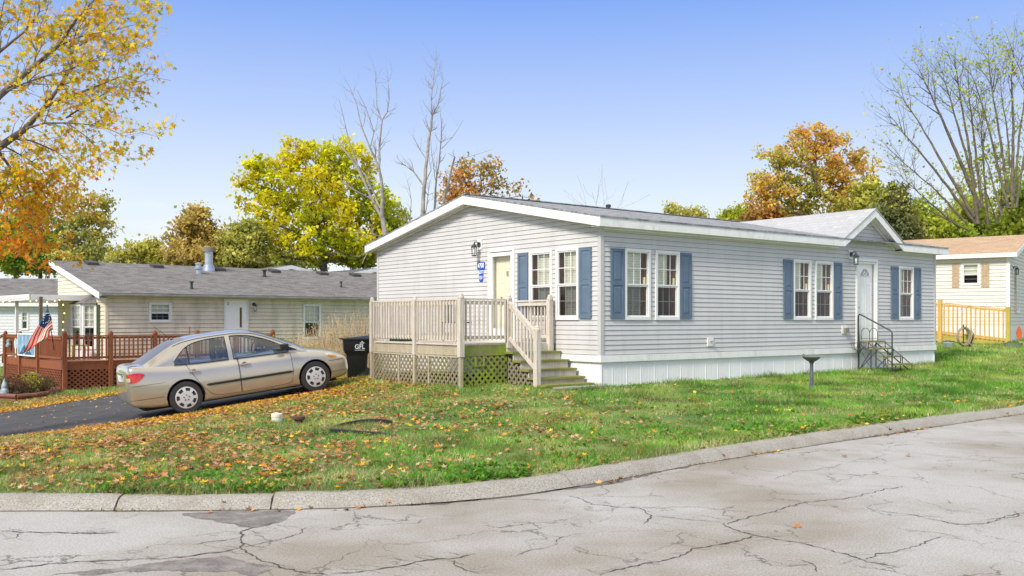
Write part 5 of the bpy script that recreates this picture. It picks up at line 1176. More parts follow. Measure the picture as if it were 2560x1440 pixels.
v = W(RF, -.15, (pys[1] + pys[2]) / 2 + .2, 0); f = MB(); f.lathe([(.03, -.16), (.09, -.13), (.10, -.05), (.05, 0), (.08, .05), (.07, .12), (.02, .16)], (0, 0, 0), 14); o_ = f.build('wall_ornament', plain('ornament_grey', (.25, .33, .40), .5, var=.5, vscale=14, col2=(.7, .7, .7), thr=(.5, .6), cscale=9), smooth=True); o_.location = (v.x, v.y, .72); tag(o_, 'small grey and white ornament hung on the left part of the red deck rail', 'ornament')
# planting bed
v = at(60, 985, 29.4); bedx, bedy = v.x, v.y; bz0 = g(bedx, bedy)
bed = thing('raised_bed', 'low brown edged planting bed filled with dark mulch before the red deck lattice', 'planting bed', (bedx, bedy, bz0))
out = [(-1.3, -.2), (-.72, -1.0), (.25, -.9), (1.3, -.15), (1.25, .9), (-1.2, 1.6)]
q0 = at(40, 996, 28.4); q1 = at(142, 988, 30.0); q2 = at(-20, 980, 28.8); zb_ = bz0
ptsb = [at(-60, 970, 29.6), at(-2, 986, 28.6), at(42, 997, 28.3), at(90, 992, 28.8), at(140, 984, 30.2), at(150, 970, 31.0), at(60, 960, 32.2)]
ptsb = [Vector((p.x - bedx, p.y - bedy, 0)) for p in ptsb]
f = MB()
for a, b in zip(ptsb, ptsb[1:] + ptsb[:1]):
    f.tube([a + Vector((0, 0, .16)), b + Vector((0, 0, .16))], .07, 8); f.tube([a + Vector((0, 0, .02)), b + Vector((0, 0, .02))], .07, 8)
f.build('bed_edging', plain('edging_brown', (.20, .075, .045), .6, var=.15), bed, True)
f = MB(); f.prism([p + Vector((0, 0, .0)) for p in ptsb], (0, 0, .13)); f.build('mulch', M['mulch'], bed)
def shrub(px, py, D, w_, h_, label, cols, n=900, name='shrub', twig=(.16, .10, .06), zc=None, leafn=1.0):
    c = at(px, py, D); zz = bz0 + .12 if zc is None else zc; sb = thing(name, label, 'plant', (c.x, c.y, zz))
    f = MB()
    for k in range(int(60)):
        a = random.uniform(0, 2 * math.pi); r_ = random.uniform(0, 1) ** .6; e1 = Vector((math.cos(a) * r_ * w_ / 2, math.sin(a) * r_ * w_ / 2, h_ * random.uniform(.6, 1.0) * (1 - .35 * r_))); f.tube([(0, 0, 0), e1 * .5 + Vector((0, 0, .04)), e1], [.007, .005, .003], 4)
    f.build('stems', plain('twig', twig, .9, var=.3), sb)
    leafcloud('foliage', sb, Vector((0, 0, h_ * .55)), (w_ / 2, w_ / 2, h_ / 2), int(n * leafn), .05, cols)
# dense leaf clouds for shrubs
def leaf_quads(cen, size, cols, jitter=.25, m=None, name='foliage', par=None, tri=False):
    n = len(cen); a = rng.normal(size=(n, 3)); a /= np.linalg.norm(a, axis=1)[:, None] + 1e-9; b = rng.normal(size=(n, 3)); b -= (a * b).sum(1)[:, None] * a; b /= np.linalg.norm(b, axis=1)[:, None] + 1e-9
    s = size * rng.uniform(.4, 1.45, n)[:, None]; c = np.asarray(cen)
    nn = np.cross(a, b)
    v = np.stack([c - a * s * .55, c + b * s * .38 + nn * s * .12, c + a * s * .6, c - b * s * .38 + nn * s * .12], 1)
    idx = np.arange(n * 4).reshape(n, 4)
    cc = np.repeat(cols[:, None, :], 4, 1).reshape(-1, 3)
    return npmesh(name, v.reshape(-1, 3), idx, m or M['leaf'], par, cc)
def pick(cols, n, var=.18):
    cols = np.array(cols); k = rng.integers(0, len(cols), n); return np.clip(cols[k] * rng.uniform(1 - var, 1 + var, (n, 1)), 0, 1)
def leafcloud(name, par, c, r_, n, size, cols):
    d = rng.normal(size=(n, 3)); d /= np.linalg.norm(d, axis=1)[:, None]; q = d * rng.uniform(.2, 1, (n, 1)) ** .6 * np.array(r_) + np.array(c); q[:, 2] = np.maximum(q[:, 2], .02)
    return leaf_quads(q, size, pick(cols, n), name=name, par=par)
shrub(28, 970, 29.6, 1.0, .62, 'dry brown bushy plant at the left end of the planting bed', [(.13, .07, .04), (.20, .11, .06), (.10, .08, .04)], 700)
shrub(52, 975, 29.2, .5, .5, 'small brown seed head plant in the middle of the planting bed', [(.17, .09, .05), (.12, .07, .04)], 350)
shrub(78, 968, 29.6, .75, .72, 'yellow and green leafy plant in the planting bed', [(.55, .48, .03), (.22, .34, .04), (.40, .42, .03)], 420)
shrub(112, 972, 29.9, .9, .55, 'grey brown dried plant at the right end of the planting bed', [(.16, .10, .06), (.12, .10, .05), (.10, .15, .04)], 600)
v = at(79, 950, 30.3); b2 = thing('bird_bath', 'grey shallow bird bath bowl standing behind the plants of the bed', 'bird bath', (v.x, v.y, bz0))
MB().lathe([(.08, 0), (.03, .05), (.03, .60), (.06, .62)], n=12).build('pedestal', M['birdb'], b2); MB().lathe([(.05, .62), (.16, .64), (.24, .69), (.25, .71), (.22, .70), (.04, .66)], n=20).build('bowl', M['birdb'], b2, True)
v = at(11, 955, 29.0); f = MB(); f.lathe([(.10, 0), (.13, .1), (.12, .24), (.08, .3), (.09, .36), (.07, .42), (.03, .55), (.005, .62)], n=12); o_ = f.build('garden_figure', plain('figure_grey', (.30, .38, .42), .6, var=.5, vscale=12), smooth=True); o_.location = (v.x, v.y, bz0 + .05); tag(o_, 'small pale grey garden figure with pointed top left of the planting bed', 'garden figure')
# broom handle and lamp stake by the wall
v = W(BEI, 3.0, -.12); f = MB(); f.tube([(0, 0, -.3), (0, 0, 1.15)], .015, 6); o_ = f.build('tool_handle', plain('handle_red', (.5, .08, .05), .5), None); o_.location = (v.x, v.y, .2); tag(o_, 'upright tool handle with red grip leaning at the beige wall above the car', 'garden tool')
# things standing on the red deck
tb = thing('side_table', 'small tan wooden table behind the railing near the bay window', 'table', W(RF, 1.0, 1.6, DZ0), 43)
MB().box(-.3, -.2, .48, .3, .2, .52).build('table_top', M['yellow2'], tb)
for a in (-.26, .26):
    for b in (-.16, .16): MB().box(a - .02, b - .02, 0, a + .02, b + .02, .48).build('leg', M['yellow2'], tb)

# ------------------------------------------------------------------ further houses
def simple_home(name, label, F, ln, wd, zb, zev, ridge, wallm, roofm, wins=(), ov=.3, pitch=.15, gend=True, cols=2):
    h = thing(name, label, 'house', (F[0][0], F[0][1], 0), F[3]); sl = (ridge - zev) / (wd / 2 + ov)
    op = [(a + .02, b - .02, c + .02, d - .02) for a, b, c, d in wins]
    mb = MB(); P1 = lambda s, z, o_: (s, -o_, z); siding(mb, P1, lambda z: (0.0, ln), zb, zev - .1, op, pitch, .02, .016); mb.build('wall', wallm, h)
    gz2 = lambda z: (0.001, wd - .001) if z < zev - .05 else (min((z - zev + .05) / sl, wd / 2 - .01), max(wd - (z - zev + .05) / sl, wd / 2 + .01))
    for PP in (lambda s, z, o_: (-o_, s, z), lambda s, z, o_: (ln + o_, s, z)):
        mb = MB(); siding(mb, PP, gz2, zb, ridge - .22, (), pitch, .02, .016); mb.build('wall', wallm, h)
    mb = MB(); mb.box(0, wd, zb, ln, wd + .02, zev - .1); mb.build('wall', wallm, h)
    mb = MB(); mb.prism([(-ov, -ov, zev), (ln + ov, -ov, zev), (ln + ov, wd / 2, ridge), (-ov, wd / 2, ridge)], (0, 0, -.04)); mb.prism([(-ov, wd / 2, ridge), (ln + ov, wd / 2, ridge), (ln + ov, wd + ov, zev), (-ov, wd + ov, zev)], (0, 0, -.04)); rf_ = mb.build('roof', roofm, h)
    f = MB(); f.box(-ov, -ov - .02, zev - .2, ln + ov, -ov + .005, zev - .03); f.box(-ov, -ov, zev - .19, ln + ov, 0.0, zev - .18)
    for xx in (-ov - .02, ln + ov - .005):
        for (ya_, y2) in ((-ov, wd / 2), (wd + ov, wd / 2)): f.prism([(xx, ya_, zev - .22), (xx, ya_, zev - .02), (xx, y2, ridge - .02), (xx, y2, ridge - .22)], (.025, 0, 0))
    f.build('fascia', M['white'], rf_)
    for a, b, c, d in wins: window(h, P1, a, b, c, d, side='dark', cols=cols, blind=(0, 1), blindlow=False, w=.06)
    return h, P1, rf_
# ivory home at the right: local x runs to the right-front, corner at x = 0
CF = frame(20.05, 37.9, -35.8); o0 = Vector((CF[0][0], CF[0][1])) - Vector(CF[1]) * 14.0
CF2 = frame(o0.x, o0.y, -35.8)
cx1, cx2 = onf(CF2, 2404), onf(CF2, 2450)
ch_, PC, crf = simple_home('ivory_home', 'ivory sided mobile home with tan shingle roof at the right edge', CF2, 14.0, 8.4, .5, 4.33, 5.35, M['cream'], M['rooft'], [(cx1, cx2, CAMZ + 86 * 38.9 / FPX, CAMZ + 142 * 38.9 / FPX)], cols=1)
s1, s2 = onf(CF2, 2380), onf(CF2, 2399); shutter(ch_, PC, s1, s2, CAMZ + 82 * 39 / FPX, CAMZ + 141 * 39 / FPX, M['tan']); s1, s2 = onf(CF2, 2453), onf(CF2, 2474); shutter(ch_, PC, s1, s2, CAMZ + 82 * 38.6 / FPX, CAMZ + 141 * 38.6 / FPX, M['tan'])
f = MB(); f.box(13.9, -.024, .5, 14.024, .07, 4.2); f.build('corner_trim', M['white'], ch_)
f = MB(); f.box(0, -.05, .3, 14.05, -.03, 1.35); f.box(14.03, 0, .3, 14.05, 8.4, 1.35); f.build('skirting', M['whitesid'], ch_)
PCR = lambda s, z, o_: (14.0 + o_, s, z); shutter(ch_, PCR, 1.35, 1.65, 1.9, 3.8, M['tan'])
window(ch_, PCR, 1.7, 2.6, 1.9, 3.8, side='dark', cols=2); coach_lamp(ch_, PCR, .8, 3.6)
v = at(2548, 835, 36.3); f = MB(); f.prism([(0, 0, -.35), (.14, 0, -.2), (.16, 0, .1), (.08, 0, .4), (0, 0, .55), (-.08, 0, .4), (-.16, 0, .1), (-.14, 0, -.2)], (.02, .06, 0)); f.tube([(0, .03, .5), (0, .03, .75)], .01, 5); o_ = f.build('garden_ornament', M['orange']); o_.location = v; o_.scale = (.75, .75, .6); tag(o_, 'orange leaf shaped ornament at the corner of the ivory home', 'ornament')
# yellow ramp
rp2 = thing('access_ramp', 'new yellow wooden ramp with slatted railing in front of the ivory home', 'ramp', (CF2[0][0], CF2[0][1], 0), -35.8)
ry = -1.9
xa, xb = onf(CF2, 2350, ry), onf(CF2, 2520, ry)
def zat(px, py, x): D = CF2[0][1] + CF2[1][1] * x + CF2[2][1] * ry; return CAMZ - (py - HY) * D / FPX
za1, zb1 = zat(2347, 757, xa), zat(2521, 776, xb); za0, zb0 = zat(2347, 832, xa), zat(2521, 850, xb)
hR = za1 - za0
sl9 = (zb0 - za0) / (xb - xa); f = MB(); f.bar((xa - 2.2, ry + .05, za0 - .16 - sl9 * 2.2), (xb + 1.6, ry + .05, zb0 - .16 + sl9 * 1.6), .05, .20); f.build('side_beam', M['yellow2'], rp2)
f = MB(); f.bar((xa - 2.2, ry + .75, za0 - .07 - sl9 * 2.2), (xb + 1.6, ry + .75, zb0 - .07 + sl9 * 1.6), 1.3, .03); f.build('ramp_floor', M['yellow'], rp2)
for (xx, zt, zg) in ((xa, za1 + .10, .4), (xb, zb1 + .10, .45)):
    f = MB(); f.box(xx - .075, ry - .08, zg, xx + .075, ry + .07, zt); f.box(xx - .08, ry - .085, zt, xx + .08, ry + .075, zt + .03); f.build('post', M['yellow2'] if xx == xb else M['yellow'], rp2)
rail(rp2, (xa + .08, ry, za0), (xb - .08, ry, zb0), top=hR, gap=.0, sp=.165, bw=.05, m=M['yellow'])
rail(rp2, (xa - 2.2, ry, za0 - sl9 * 2.2), (xa - .08, ry, za0), top=hR, gap=.0, sp=.165, bw=.05, m=M['yellow'])
v = at(2411, 836, 33.2); hz = thing('hose_reel_stand', 'coiled pale garden hose hung on a low stand before the yellow ramp', 'garden hose', (v.x, v.y, g(v.x, v.y)))
f = MB()
for k in range(6): r_ = random.uniform(.24, .33); c_ = random.uniform(-.05, .05); f.tube([(c_ + r_ * .85 * math.cos(t), k * .025, .42 + r_ * 1.15 * math.sin(t)) for t in np.linspace(0, 2 * math.pi, 22)], .016, 5)
f.tube([(.1, 0, .25), (.3, -.05, .05), (.5, -.1, .02), (.1, -.2, .02), (-.5, -.1, .03), (-.8, .1, .12)], .016, 5); f.build('hose', plain('hose_tan', (.34, .29, .20), .6), hz, True); f = MB(); f.tube([(0, .07, 0), (0, .07, .85)], .02, 6); f.tube([(0, .07, .7), (0, -.08, .74)], .015, 6); f.build('stand', M['iron'], hz)
v = at(2371, 850, 33.0); f = MB(); f.lathe([(.10, 0), (.16, .05), (.18, .2), (.15, .22)], n=14); o_ = f.build('metal_pot', M['galv'], smooth=True); o_.location = (v.x, v.y, g(v.x, v.y)); tag(o_, 'small metal pot lying in the grass left of the hose', 'pot')
v = at(2533, 855, 33.2); tb_ = thing('galvanised_tub', 'oval galvanised tub planter at the foot of the yellow ramp', 'planter', (v.x, v.y, g(v.x, v.y)))
f = MB(); f.lathe([(.22, 0), (.25, .02), (.29, .20), (.30, .21), (.27, .20)], n=20); o_ = f.build('tub', M['galv'], tb_, True); o_.scale = (1.15, .8, 1)
leafcloud('foliage', tb_, Vector((0, 0, .22)), (.22, .16, .08), 120, .06, [(.1, .2, .03), (.2, .3, .05)])
v = at(2424, 805, 33.4); shrub(2424, 805, 33.5, .4, .9, 'thin green leafy plant behind the coiled hose', [(.15, .32, .05), (.25, .42, .06)], 90, zc=g(v.x, v.y))

# white home far left, two homes behind
WH = frame(at(-230, 0, 44).x, 44, 12.0)
a1, a2 = onf(WH, 52), onf(WH, 72)
simple_home('white_home', 'white sided mobile home with brown roof seen under the awning at the left edge', WH, 16, 8, -.8, 2.45, 3.75, M['whitesid'], M['roofb'], [(a1, a2, CAMZ - 25 * 46 / FPX, CAMZ + 22 * 46 / FPX)], cols=2)
def gable_at(px, D, deg, ln, wd):
    c = at(px, 0, D); a = R(deg); return frame(c.x - math.cos(a) * ln + math.sin(a) * wd / 2, D - math.sin(a) * ln - math.cos(a) * wd / 2, deg)
simple_home('distant_home', 'distant home with brownish roof and white gable edge behind the beige home roof', gable_at(722, 50, -50, 10, 8.5), 10, 8.5, .3, 3.62, 4.52, M['beigel'], M['roofb'])
simple_home('distant_home', 'distant home with dark roof and white gable edge beside the grey home', gable_at(930, 48, -50, 10, 8.5), 10, 8.5, .3, 3.35, 4.25, M['whitesid'], M['roofk'])

# ------------------------------------------------------------------ trees
def frusta(E, n=5):
    """E: list of (p0, p1, r0, r1)"""
    p0 = np.array([e_[0] for e_ in E], float); p1 = np.array([e_[1] for e_ in E], float); r0 = np.array([e_[2] for e_ in E]); r1 = np.array([e_[3] for e_ in E])
    d = p1 - p0; d /= np.linalg.norm(d, axis=1)[:, None] + 1e-9; ref = np.where(np.abs(d[:, 2:3]) > .9, [[1., 0, 0]], [[0, 0, 1.]]); a = np.cross(d, ref); a /= np.linalg.norm(a, axis=1)[:, None] + 1e-9; b = np.cross(d, a)
    t = 2 * np.pi * np.arange(n) / n; cs = np.cos(t)[None, :, None] * a[:, None, :] + np.sin(t)[None, :, None] * b[:, None, :]
    v = np.concatenate([p0[:, None] + cs * r0[:, None, None], p1[:, None] + cs * r1[:, None, None]], 1)
    k = np.arange(n); fb = np.stack([k, (k + 1) % n, n + (k + 1) % n, n + k], 1); f = (np.arange(len(E)) * 2 * n)[:, None, None] + fb[None]
    return v.reshape(-1, 3), f.reshape(-1, 4)
def wood_mesh(name, E, m, par, big=.03):
    A = [e_ for e_ in E if e_[2] > big]; B_ = [e_ for e_ in E if e_[2] <= big]; V = []; F = []; o = 0
    for S, n in ((A, 9), (B_, 4)):
        if S: v, f = frusta(S, n); V.append(v); F.append(f + o); o += len(v)
    return npmesh(name, np.concatenate(V), np.concatenate(F), m, par, smooth=True)

def grow(nodes, par, atts, seed=1, bend=.35, upbias=.5, tip=.006, expo=2.3, jit=.06, rmax=None):
    """attach every attractor point to the nearest node by a bent twig; radii from the number of twigs carried"""
    rr = np.random.default_rng(seed); P = [np.array(p, float) for p in nodes]; Q = list(par); root = P[0]
    atts = sorted(atts, key=lambda a: np.linalg.norm(np.array(a) - P[min(len(P) - 1, 2)])); tips = []
    arr = np.array(P)
    for a in atts:
        a = np.array(a); d = a - arr; dist = np.linalg.norm(d, axis=1); pen = np.where(d[:, 2] < 0, 1 + upbias, 1.0); i = int(np.argmin(dist * pen)); p = arr[i]; ln = dist[i]
        k = max(1, int(ln / .35)); last = i
        pd = (p - arr[Q[i]]) if Q[i] >= 0 else np.array([0, 0, 1.]); pd = pd / (np.linalg.norm(pd) + 1e-9)
        new = []
        for s in range(1, k + 1):
            t = s / k; q = p + (a - p) * t + pd * ln * bend * t * (1 - t) + (rr.normal(size=3) * jit * ln ** .5 if s < k else 0); new.append(q); Q.append(last); last = len(P) + len(new) - 1
        P += new; arr = np.vstack([arr, new]); tips.append(last)
    n = len(P); cnt = np.zeros(n); cnt[tips] = 1
    for i in range(n - 1, 0, -1):
        if Q[i] >= 0: cnt[Q[i]] += cnt[i]
    rad = tip * np.maximum(cnt, .6) ** (1 / expo)
    if rmax: rad = np.minimum(rad, rmax)
    E = [(P[Q[i]], P[i], min(rad[Q[i]], rad[i] * 1.35), rad[i]) for i in range(1, n) if Q[i] >= 0]
    return np.array(P), Q, rad, E, tips
def blob_pts(lobes, n, seed=2, shell=.5):
    rr = np.random.default_rng(seed); vol = np.array([l[3] * l[4] * l[5] for l in lobes]) ** .8; k = rr.choice(len(lobes), n, p=vol / vol.sum()); d = rr.normal(size=(n, 3)); d /= np.linalg.norm(d, axis=1)[:, None]
    r_ = rr.uniform(0, 1, (n, 1)) ** shell; L_ = np.array(lobes); return L_[k, :3] + d * r_ * L_[k, 3:6]
def plobes(lst, D, depth=.9):
    """lobes given as (px, py, rx_px, ry_px) at distance D (metres); depth radius = depth * width"""
    out = []
    for q in lst:
        px, py, rx, ry = q[:4]; dd = q[4] if len(q) > 4 else 0; c = at(px, py, D + dd); s = (D + dd) / FPX; out.append((c.x, c.y, c.z, rx * s, rx * s * depth, ry * s))
    return out
def tree(name, label, base, lobes, natt, nleaf, lsize, colfn, group=None, seed=1, spread=.28, bark='bark', limbs=(), trunk_top=None, tip=.008, rmax=.3, upbias=.6, leafprob=None, bend=.35, cat='tree', shell=.45):
    bx_, by_, bz_ = base; tp = Vector(trunk_top) if trunk_top is not None else Vector((bx_, by_, bz_ + 2))
    nodes = []; par = []; k = 6; rr = random.Random(seed)
    for i in range(k + 1):
        t = i / k; p = Vector(base).lerp(tp, t); p.x += rr.uniform(-.05, .05) * (i > 0); nodes.append(tuple(p)); par.append(i - 1)
    for lb in limbs:                                   # limb polylines starting from the nearest existing node
        prev = int(np.argmin([np.linalg.norm(np.array(q) - np.array(lb[0])) for q in nodes])); pts = [Vector(nodes[prev])] + [Vector(q) for q in lb]
        for a, b in zip(pts[:-1], pts[1:]):
            m_ = max(1, int((b - a).length / .4))
            for s in range(1, m_ + 1):
                q = a.lerp(b, s / m_); q += Vector((rr.uniform(-1, 1), rr.uniform(-1, 1), rr.uniform(-1, 1))) * .03; nodes.append(tuple(q)); par.append(prev); prev = len(nodes) - 1
    atts = blob_pts(lobes, natt, seed, shell); P, Q, rad, E, tips = grow(nodes, par, atts, seed, tip=tip, rmax=rmax, upbias=upbias, bend=bend)
    t_ = thing(name, label, cat, (0, 0, 0), 0, group); t_.location = (bx_, by_, bz_); sh_ = np.array([bx_, by_, bz_])
    Eb = [e_ for e_ in E if e_[2] > .05]; Es = [e_ for e_ in E if e_[2] <= .05]
    # trunk flare at the foot
    E2 = [(np.array(a) - sh_, np.array(b) - sh_, c, d) for a, b, c, d in E]
    wood_mesh('trunk', E2, M[bark], t_)
    if nleaf:
        rr2 = np.random.default_rng(seed + 9); tp_ = P[tips]; k = rr2.integers(0, len(tp_), nleaf); par_ = P[[Q[i] for i in tips]]
        t = rr2.uniform(0, 1, (nleaf, 1)); c = tp_[k] * (1 - .5 * t) + par_[k] * (.5 * t) + rr2.normal(size=(nleaf, 3)) * spread * np.array([1, 1, .7])
        cl = rr2.uniform(.68, 1.22, len(tp_))[k][:, None]
        leaf_quads(c - sh_, lsize, np.clip(colfn(c, rr2) * cl, 0, .95), name='crown', par=t_)
    return t_
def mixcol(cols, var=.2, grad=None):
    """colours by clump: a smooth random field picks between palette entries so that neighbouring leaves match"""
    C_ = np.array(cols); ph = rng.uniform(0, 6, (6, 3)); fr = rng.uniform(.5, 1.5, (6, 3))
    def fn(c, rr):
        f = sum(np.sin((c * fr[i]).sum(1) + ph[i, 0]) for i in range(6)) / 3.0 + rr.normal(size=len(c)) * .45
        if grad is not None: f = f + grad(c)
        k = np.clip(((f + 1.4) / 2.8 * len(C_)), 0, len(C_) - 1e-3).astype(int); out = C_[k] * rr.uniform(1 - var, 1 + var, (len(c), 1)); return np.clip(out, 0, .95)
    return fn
YG = [(.38, .47, .015), (.54, .60, .015), (.68, .66, .015), (.76, .70, .02), (.88, .74, .025)]
D = 54.0; b = at(812, 668, D)
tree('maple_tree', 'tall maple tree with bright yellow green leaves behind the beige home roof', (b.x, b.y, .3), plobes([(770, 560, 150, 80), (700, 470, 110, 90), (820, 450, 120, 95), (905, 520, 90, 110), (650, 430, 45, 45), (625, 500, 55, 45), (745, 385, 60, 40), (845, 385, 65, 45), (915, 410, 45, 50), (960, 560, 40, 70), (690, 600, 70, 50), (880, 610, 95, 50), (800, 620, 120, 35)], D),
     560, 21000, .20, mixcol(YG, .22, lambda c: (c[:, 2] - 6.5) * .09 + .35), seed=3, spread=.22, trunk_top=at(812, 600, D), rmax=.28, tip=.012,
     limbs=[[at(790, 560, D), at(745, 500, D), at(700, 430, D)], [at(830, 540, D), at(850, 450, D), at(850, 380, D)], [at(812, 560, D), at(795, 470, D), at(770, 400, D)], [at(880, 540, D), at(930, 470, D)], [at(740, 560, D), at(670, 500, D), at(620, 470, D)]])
# big sweetgum-like tree at the left, trunk just outside the frame
D = 17.0
def q_(px, py, dd=0): return at(px, py, D + dd)
def star_leaves(name, par, cen, size, cols, m, rr, flat=False, zn=None):
    n = len(cen); 
    if flat: nrm = np.stack([rr.normal(size=n) * .35, rr.normal(size=n) * .35, np.ones(n)], 1)
    else: nrm = rr.normal(size=(n, 3))
    nrm /= np.linalg.norm(nrm, axis=1)[:, None]; a = rr.normal(size=(n, 3)); a -= (a * nrm).sum(1)[:, None] * nrm; a /= np.linalg.norm(a, axis=1)[:, None]; b = np.cross(nrm, a)
    s = size * rr.uniform(.6, 1.25, n); ang = np.arange(10) * np.pi / 5; rad = np.where(np.arange(10) % 2 == 0, 1.0, .42); rad[5] = .5; cu = rr.uniform(-.1, .45, n)
    R_ = rad[None, :] * rr.uniform(.85, 1.15, (n, 10))
    v = cen[:, None] + (a[:, None] * (np.cos(ang) * R_)[:, :, None] + b[:, None] * (np.sin(ang) * R_)[:, :, None]) * (s[:, None, None] * .5) + nrm[:, None] * ((R_ ** 2) * cu[:, None] * s[:, None] * .5)[:, :, None]
    v = np.concatenate([cen[:, None], v], 1); k = np.arange(10); fb = np.stack([np.zeros(10, int), 1 + k, 1 + (k + 1) % 10], 1); f = (np.arange(n) * 11)[:, None, None] + fb[None]
    cc = np.repeat(cols[:, None, :], 11, 1).reshape(-1, 3); return npmesh(name, v.reshape(-1, 3), f.reshape(-1, 3), m, par, cc)
b = (-9.9, 14.9); bz0_ = g(*b)
GUM = [[(-190, 640, -1.5, .30), (-190, 470, -1.5, .26)], [(-190, 470, -1.5, .17), (-90, 330, -.8, .13), (0, 238, 0, .095), (85, 165, 0, .07), (145, 115, 0, .05), (190, 50, 0, .035), (235, 0, 0, .025), (280, -90, 0, .01)],
    [(-190, 480, -1.5, .19), (-80, 420, -.7, .15), (0, 366, 0, .11), (60, 325, 0, .085), (110, 270, 0, .065), (150, 215, 0, .045), (180, 165, 0, .034), (190, 80, 0, .024), (222, -10, 0, .012)],
    [(112, 268, 0, .045), (190, 236, .1, .035), (250, 212, .2, .025), (300, 192, .3, .015), (365, 208, .3, .005)], [(165, 295, .3, .03), (215, 262, .3, .022), (265, 232, .4, .014), (315, 200, .5, .006)],
    [(60, 322, 0, .035), (110, 308, -.2, .03), (170, 307, -.4, .022), (260, 318, -.6, .014), (325, 345, -.7, .005)], [(20, 345, 0, .03), (80, 352, .3, .024), (140, 378, .5, .016), (200, 425, .7, .006)], [(170, 308, -.4, .018), (220, 345, -.4, .012), (270, 400, -.4, .005)],
    [(145, 115, 0, .03), (200, 92, .3, .02), (290, 74, .5, .011), (345, 60, .6, .005)], [(-190, 350, 1, .1), (-80, 200, 1, .07), (0, 128, 1, .05), (60, 80, 1, .03), (98, 30, 1, .02), (104, -60, 1, .008)], [(-60, 190, 1, .04), (-5, 75, 1, .028), (12, -10, 1, .015)],
    [(-10, 370, 0, .05), (30, 425, .3, .035), (55, 500, .6, .024), (80, 570, .9, .014), (100, 610, 1.1, .005)], [(-60, 410, 0, .05), (-10, 450, .5, .035), (18, 520, .9, .02), (14, 620, 1.2, .006)], [(30, 420, .3, .026), (95, 462, .6, .018), (140, 530, .8, .011), (165, 610, 1, .005)],
    [(85, 165, 0, .03), (92, 90, .2, .02), (118, 20, .3, .012), (130, -50, .3, .006)], [(0, 236, 0, .035), (70, 205, -.3, .026), (150, 182, -.5, .018), (230, 152, -.6, .012), (305, 108, -.6, .005)], [(190, 120, 0, .02), (240, 90, -.3, .013), (300, 30, -.4, .005)], [(-190, 300, 2, .08), (-120, 80, 2, .05), (-100, -100, 2, .02)],
    [(10, 365, 0, .028), (90, 410, .8, .018), (130, 450, 1.0, .012), (150, 500, 1.1, .006)], [(-40, 430, .5, .03), (20, 470, 1.4, .02), (70, 540, 1.6, .012), (50, 610, 1.7, .005)]]
rg = random.Random(12); ext = []
for ln in GUM[1:]:
    for i in range(len(ln) - 1):
        (x0_, y0_, d0_, r0_), (x1_, y1_, d1_, r1_) = ln[i], ln[i + 1]
        for _ in range(2 if r0_ > .05 else 3):
            t = rg.random(); xx, yy, dd_, rr_ = x0_ + (x1_ - x0_) * t, y0_ + (y1_ - y0_) * t, d0_ + (d1_ - d0_) * t, r0_ + (r1_ - r0_) * t
            an = math.atan2(y1_ - y0_, x1_ - x0_) + rg.choice([-1, 1]) * rg.uniform(.35, .95); l_ = rg.uniform(35, 90); br = min(rr_ * .5, .014)
            ext.append([(xx, yy, dd_, br), (xx + l_ * .5 * math.cos(an), yy + l_ * .5 * math.sin(an) - 3, dd_ + rg.uniform(-.4, .4), br * .65), (xx + l_ * math.cos(an + .1), yy + l_ * math.sin(an + .1) + 4, dd_ + rg.uniform(-.7, .7), .004)])
def gum_leaves(lf, t_, sh):
    r5 = np.random.default_rng(5); L_ = np.array([tuple(q) for q in lf]); L_ = L_[~((L_[:, 0] > -8.35 + .25 * r5.normal(size=len(L_))) & (L_[:, 2] < 4.1)) & (L_[:, 2] > 2.45)]; nl = 7000; py_ = HY - FPX * (L_[:, 2] - CAMZ) / L_[:, 1]; wgt = np.where(py_ > 420, 1.9, 1.0); k = r5.choice(len(L_), nl, p=wgt / wgt.sum()); c = L_[k] + r5.normal(size=(nl, 3)) * .07
    pal_y = np.array([(.93, .66, .02), (.90, .56, .02), (.74, .62, .04), (.86, .44, .03), (.46, .46, .04)]); pal_o = np.array([(.85, .36, .03), (.80, .26, .035), (.88, .52, .03), (.62, .18, .04), (.38, .48, .05)])
    orange = r5.uniform(0, 1, nl) < np.clip((4.5 - c[:, 2]) / 1.5, .05, .92); cols = np.where(orange[:, None], pal_o[r5.choice(5, nl, p=[.35, .25, .25, .08, .07])], pal_y[r5.choice(5, nl, p=[.32, .22, .18, .13, .15])]) * r5.uniform(.75, 1.15, (nl, 1))
    star_leaves('crown', t_, c - sh, .112, np.clip(cols, 0, .95), M['leaf'], r5)

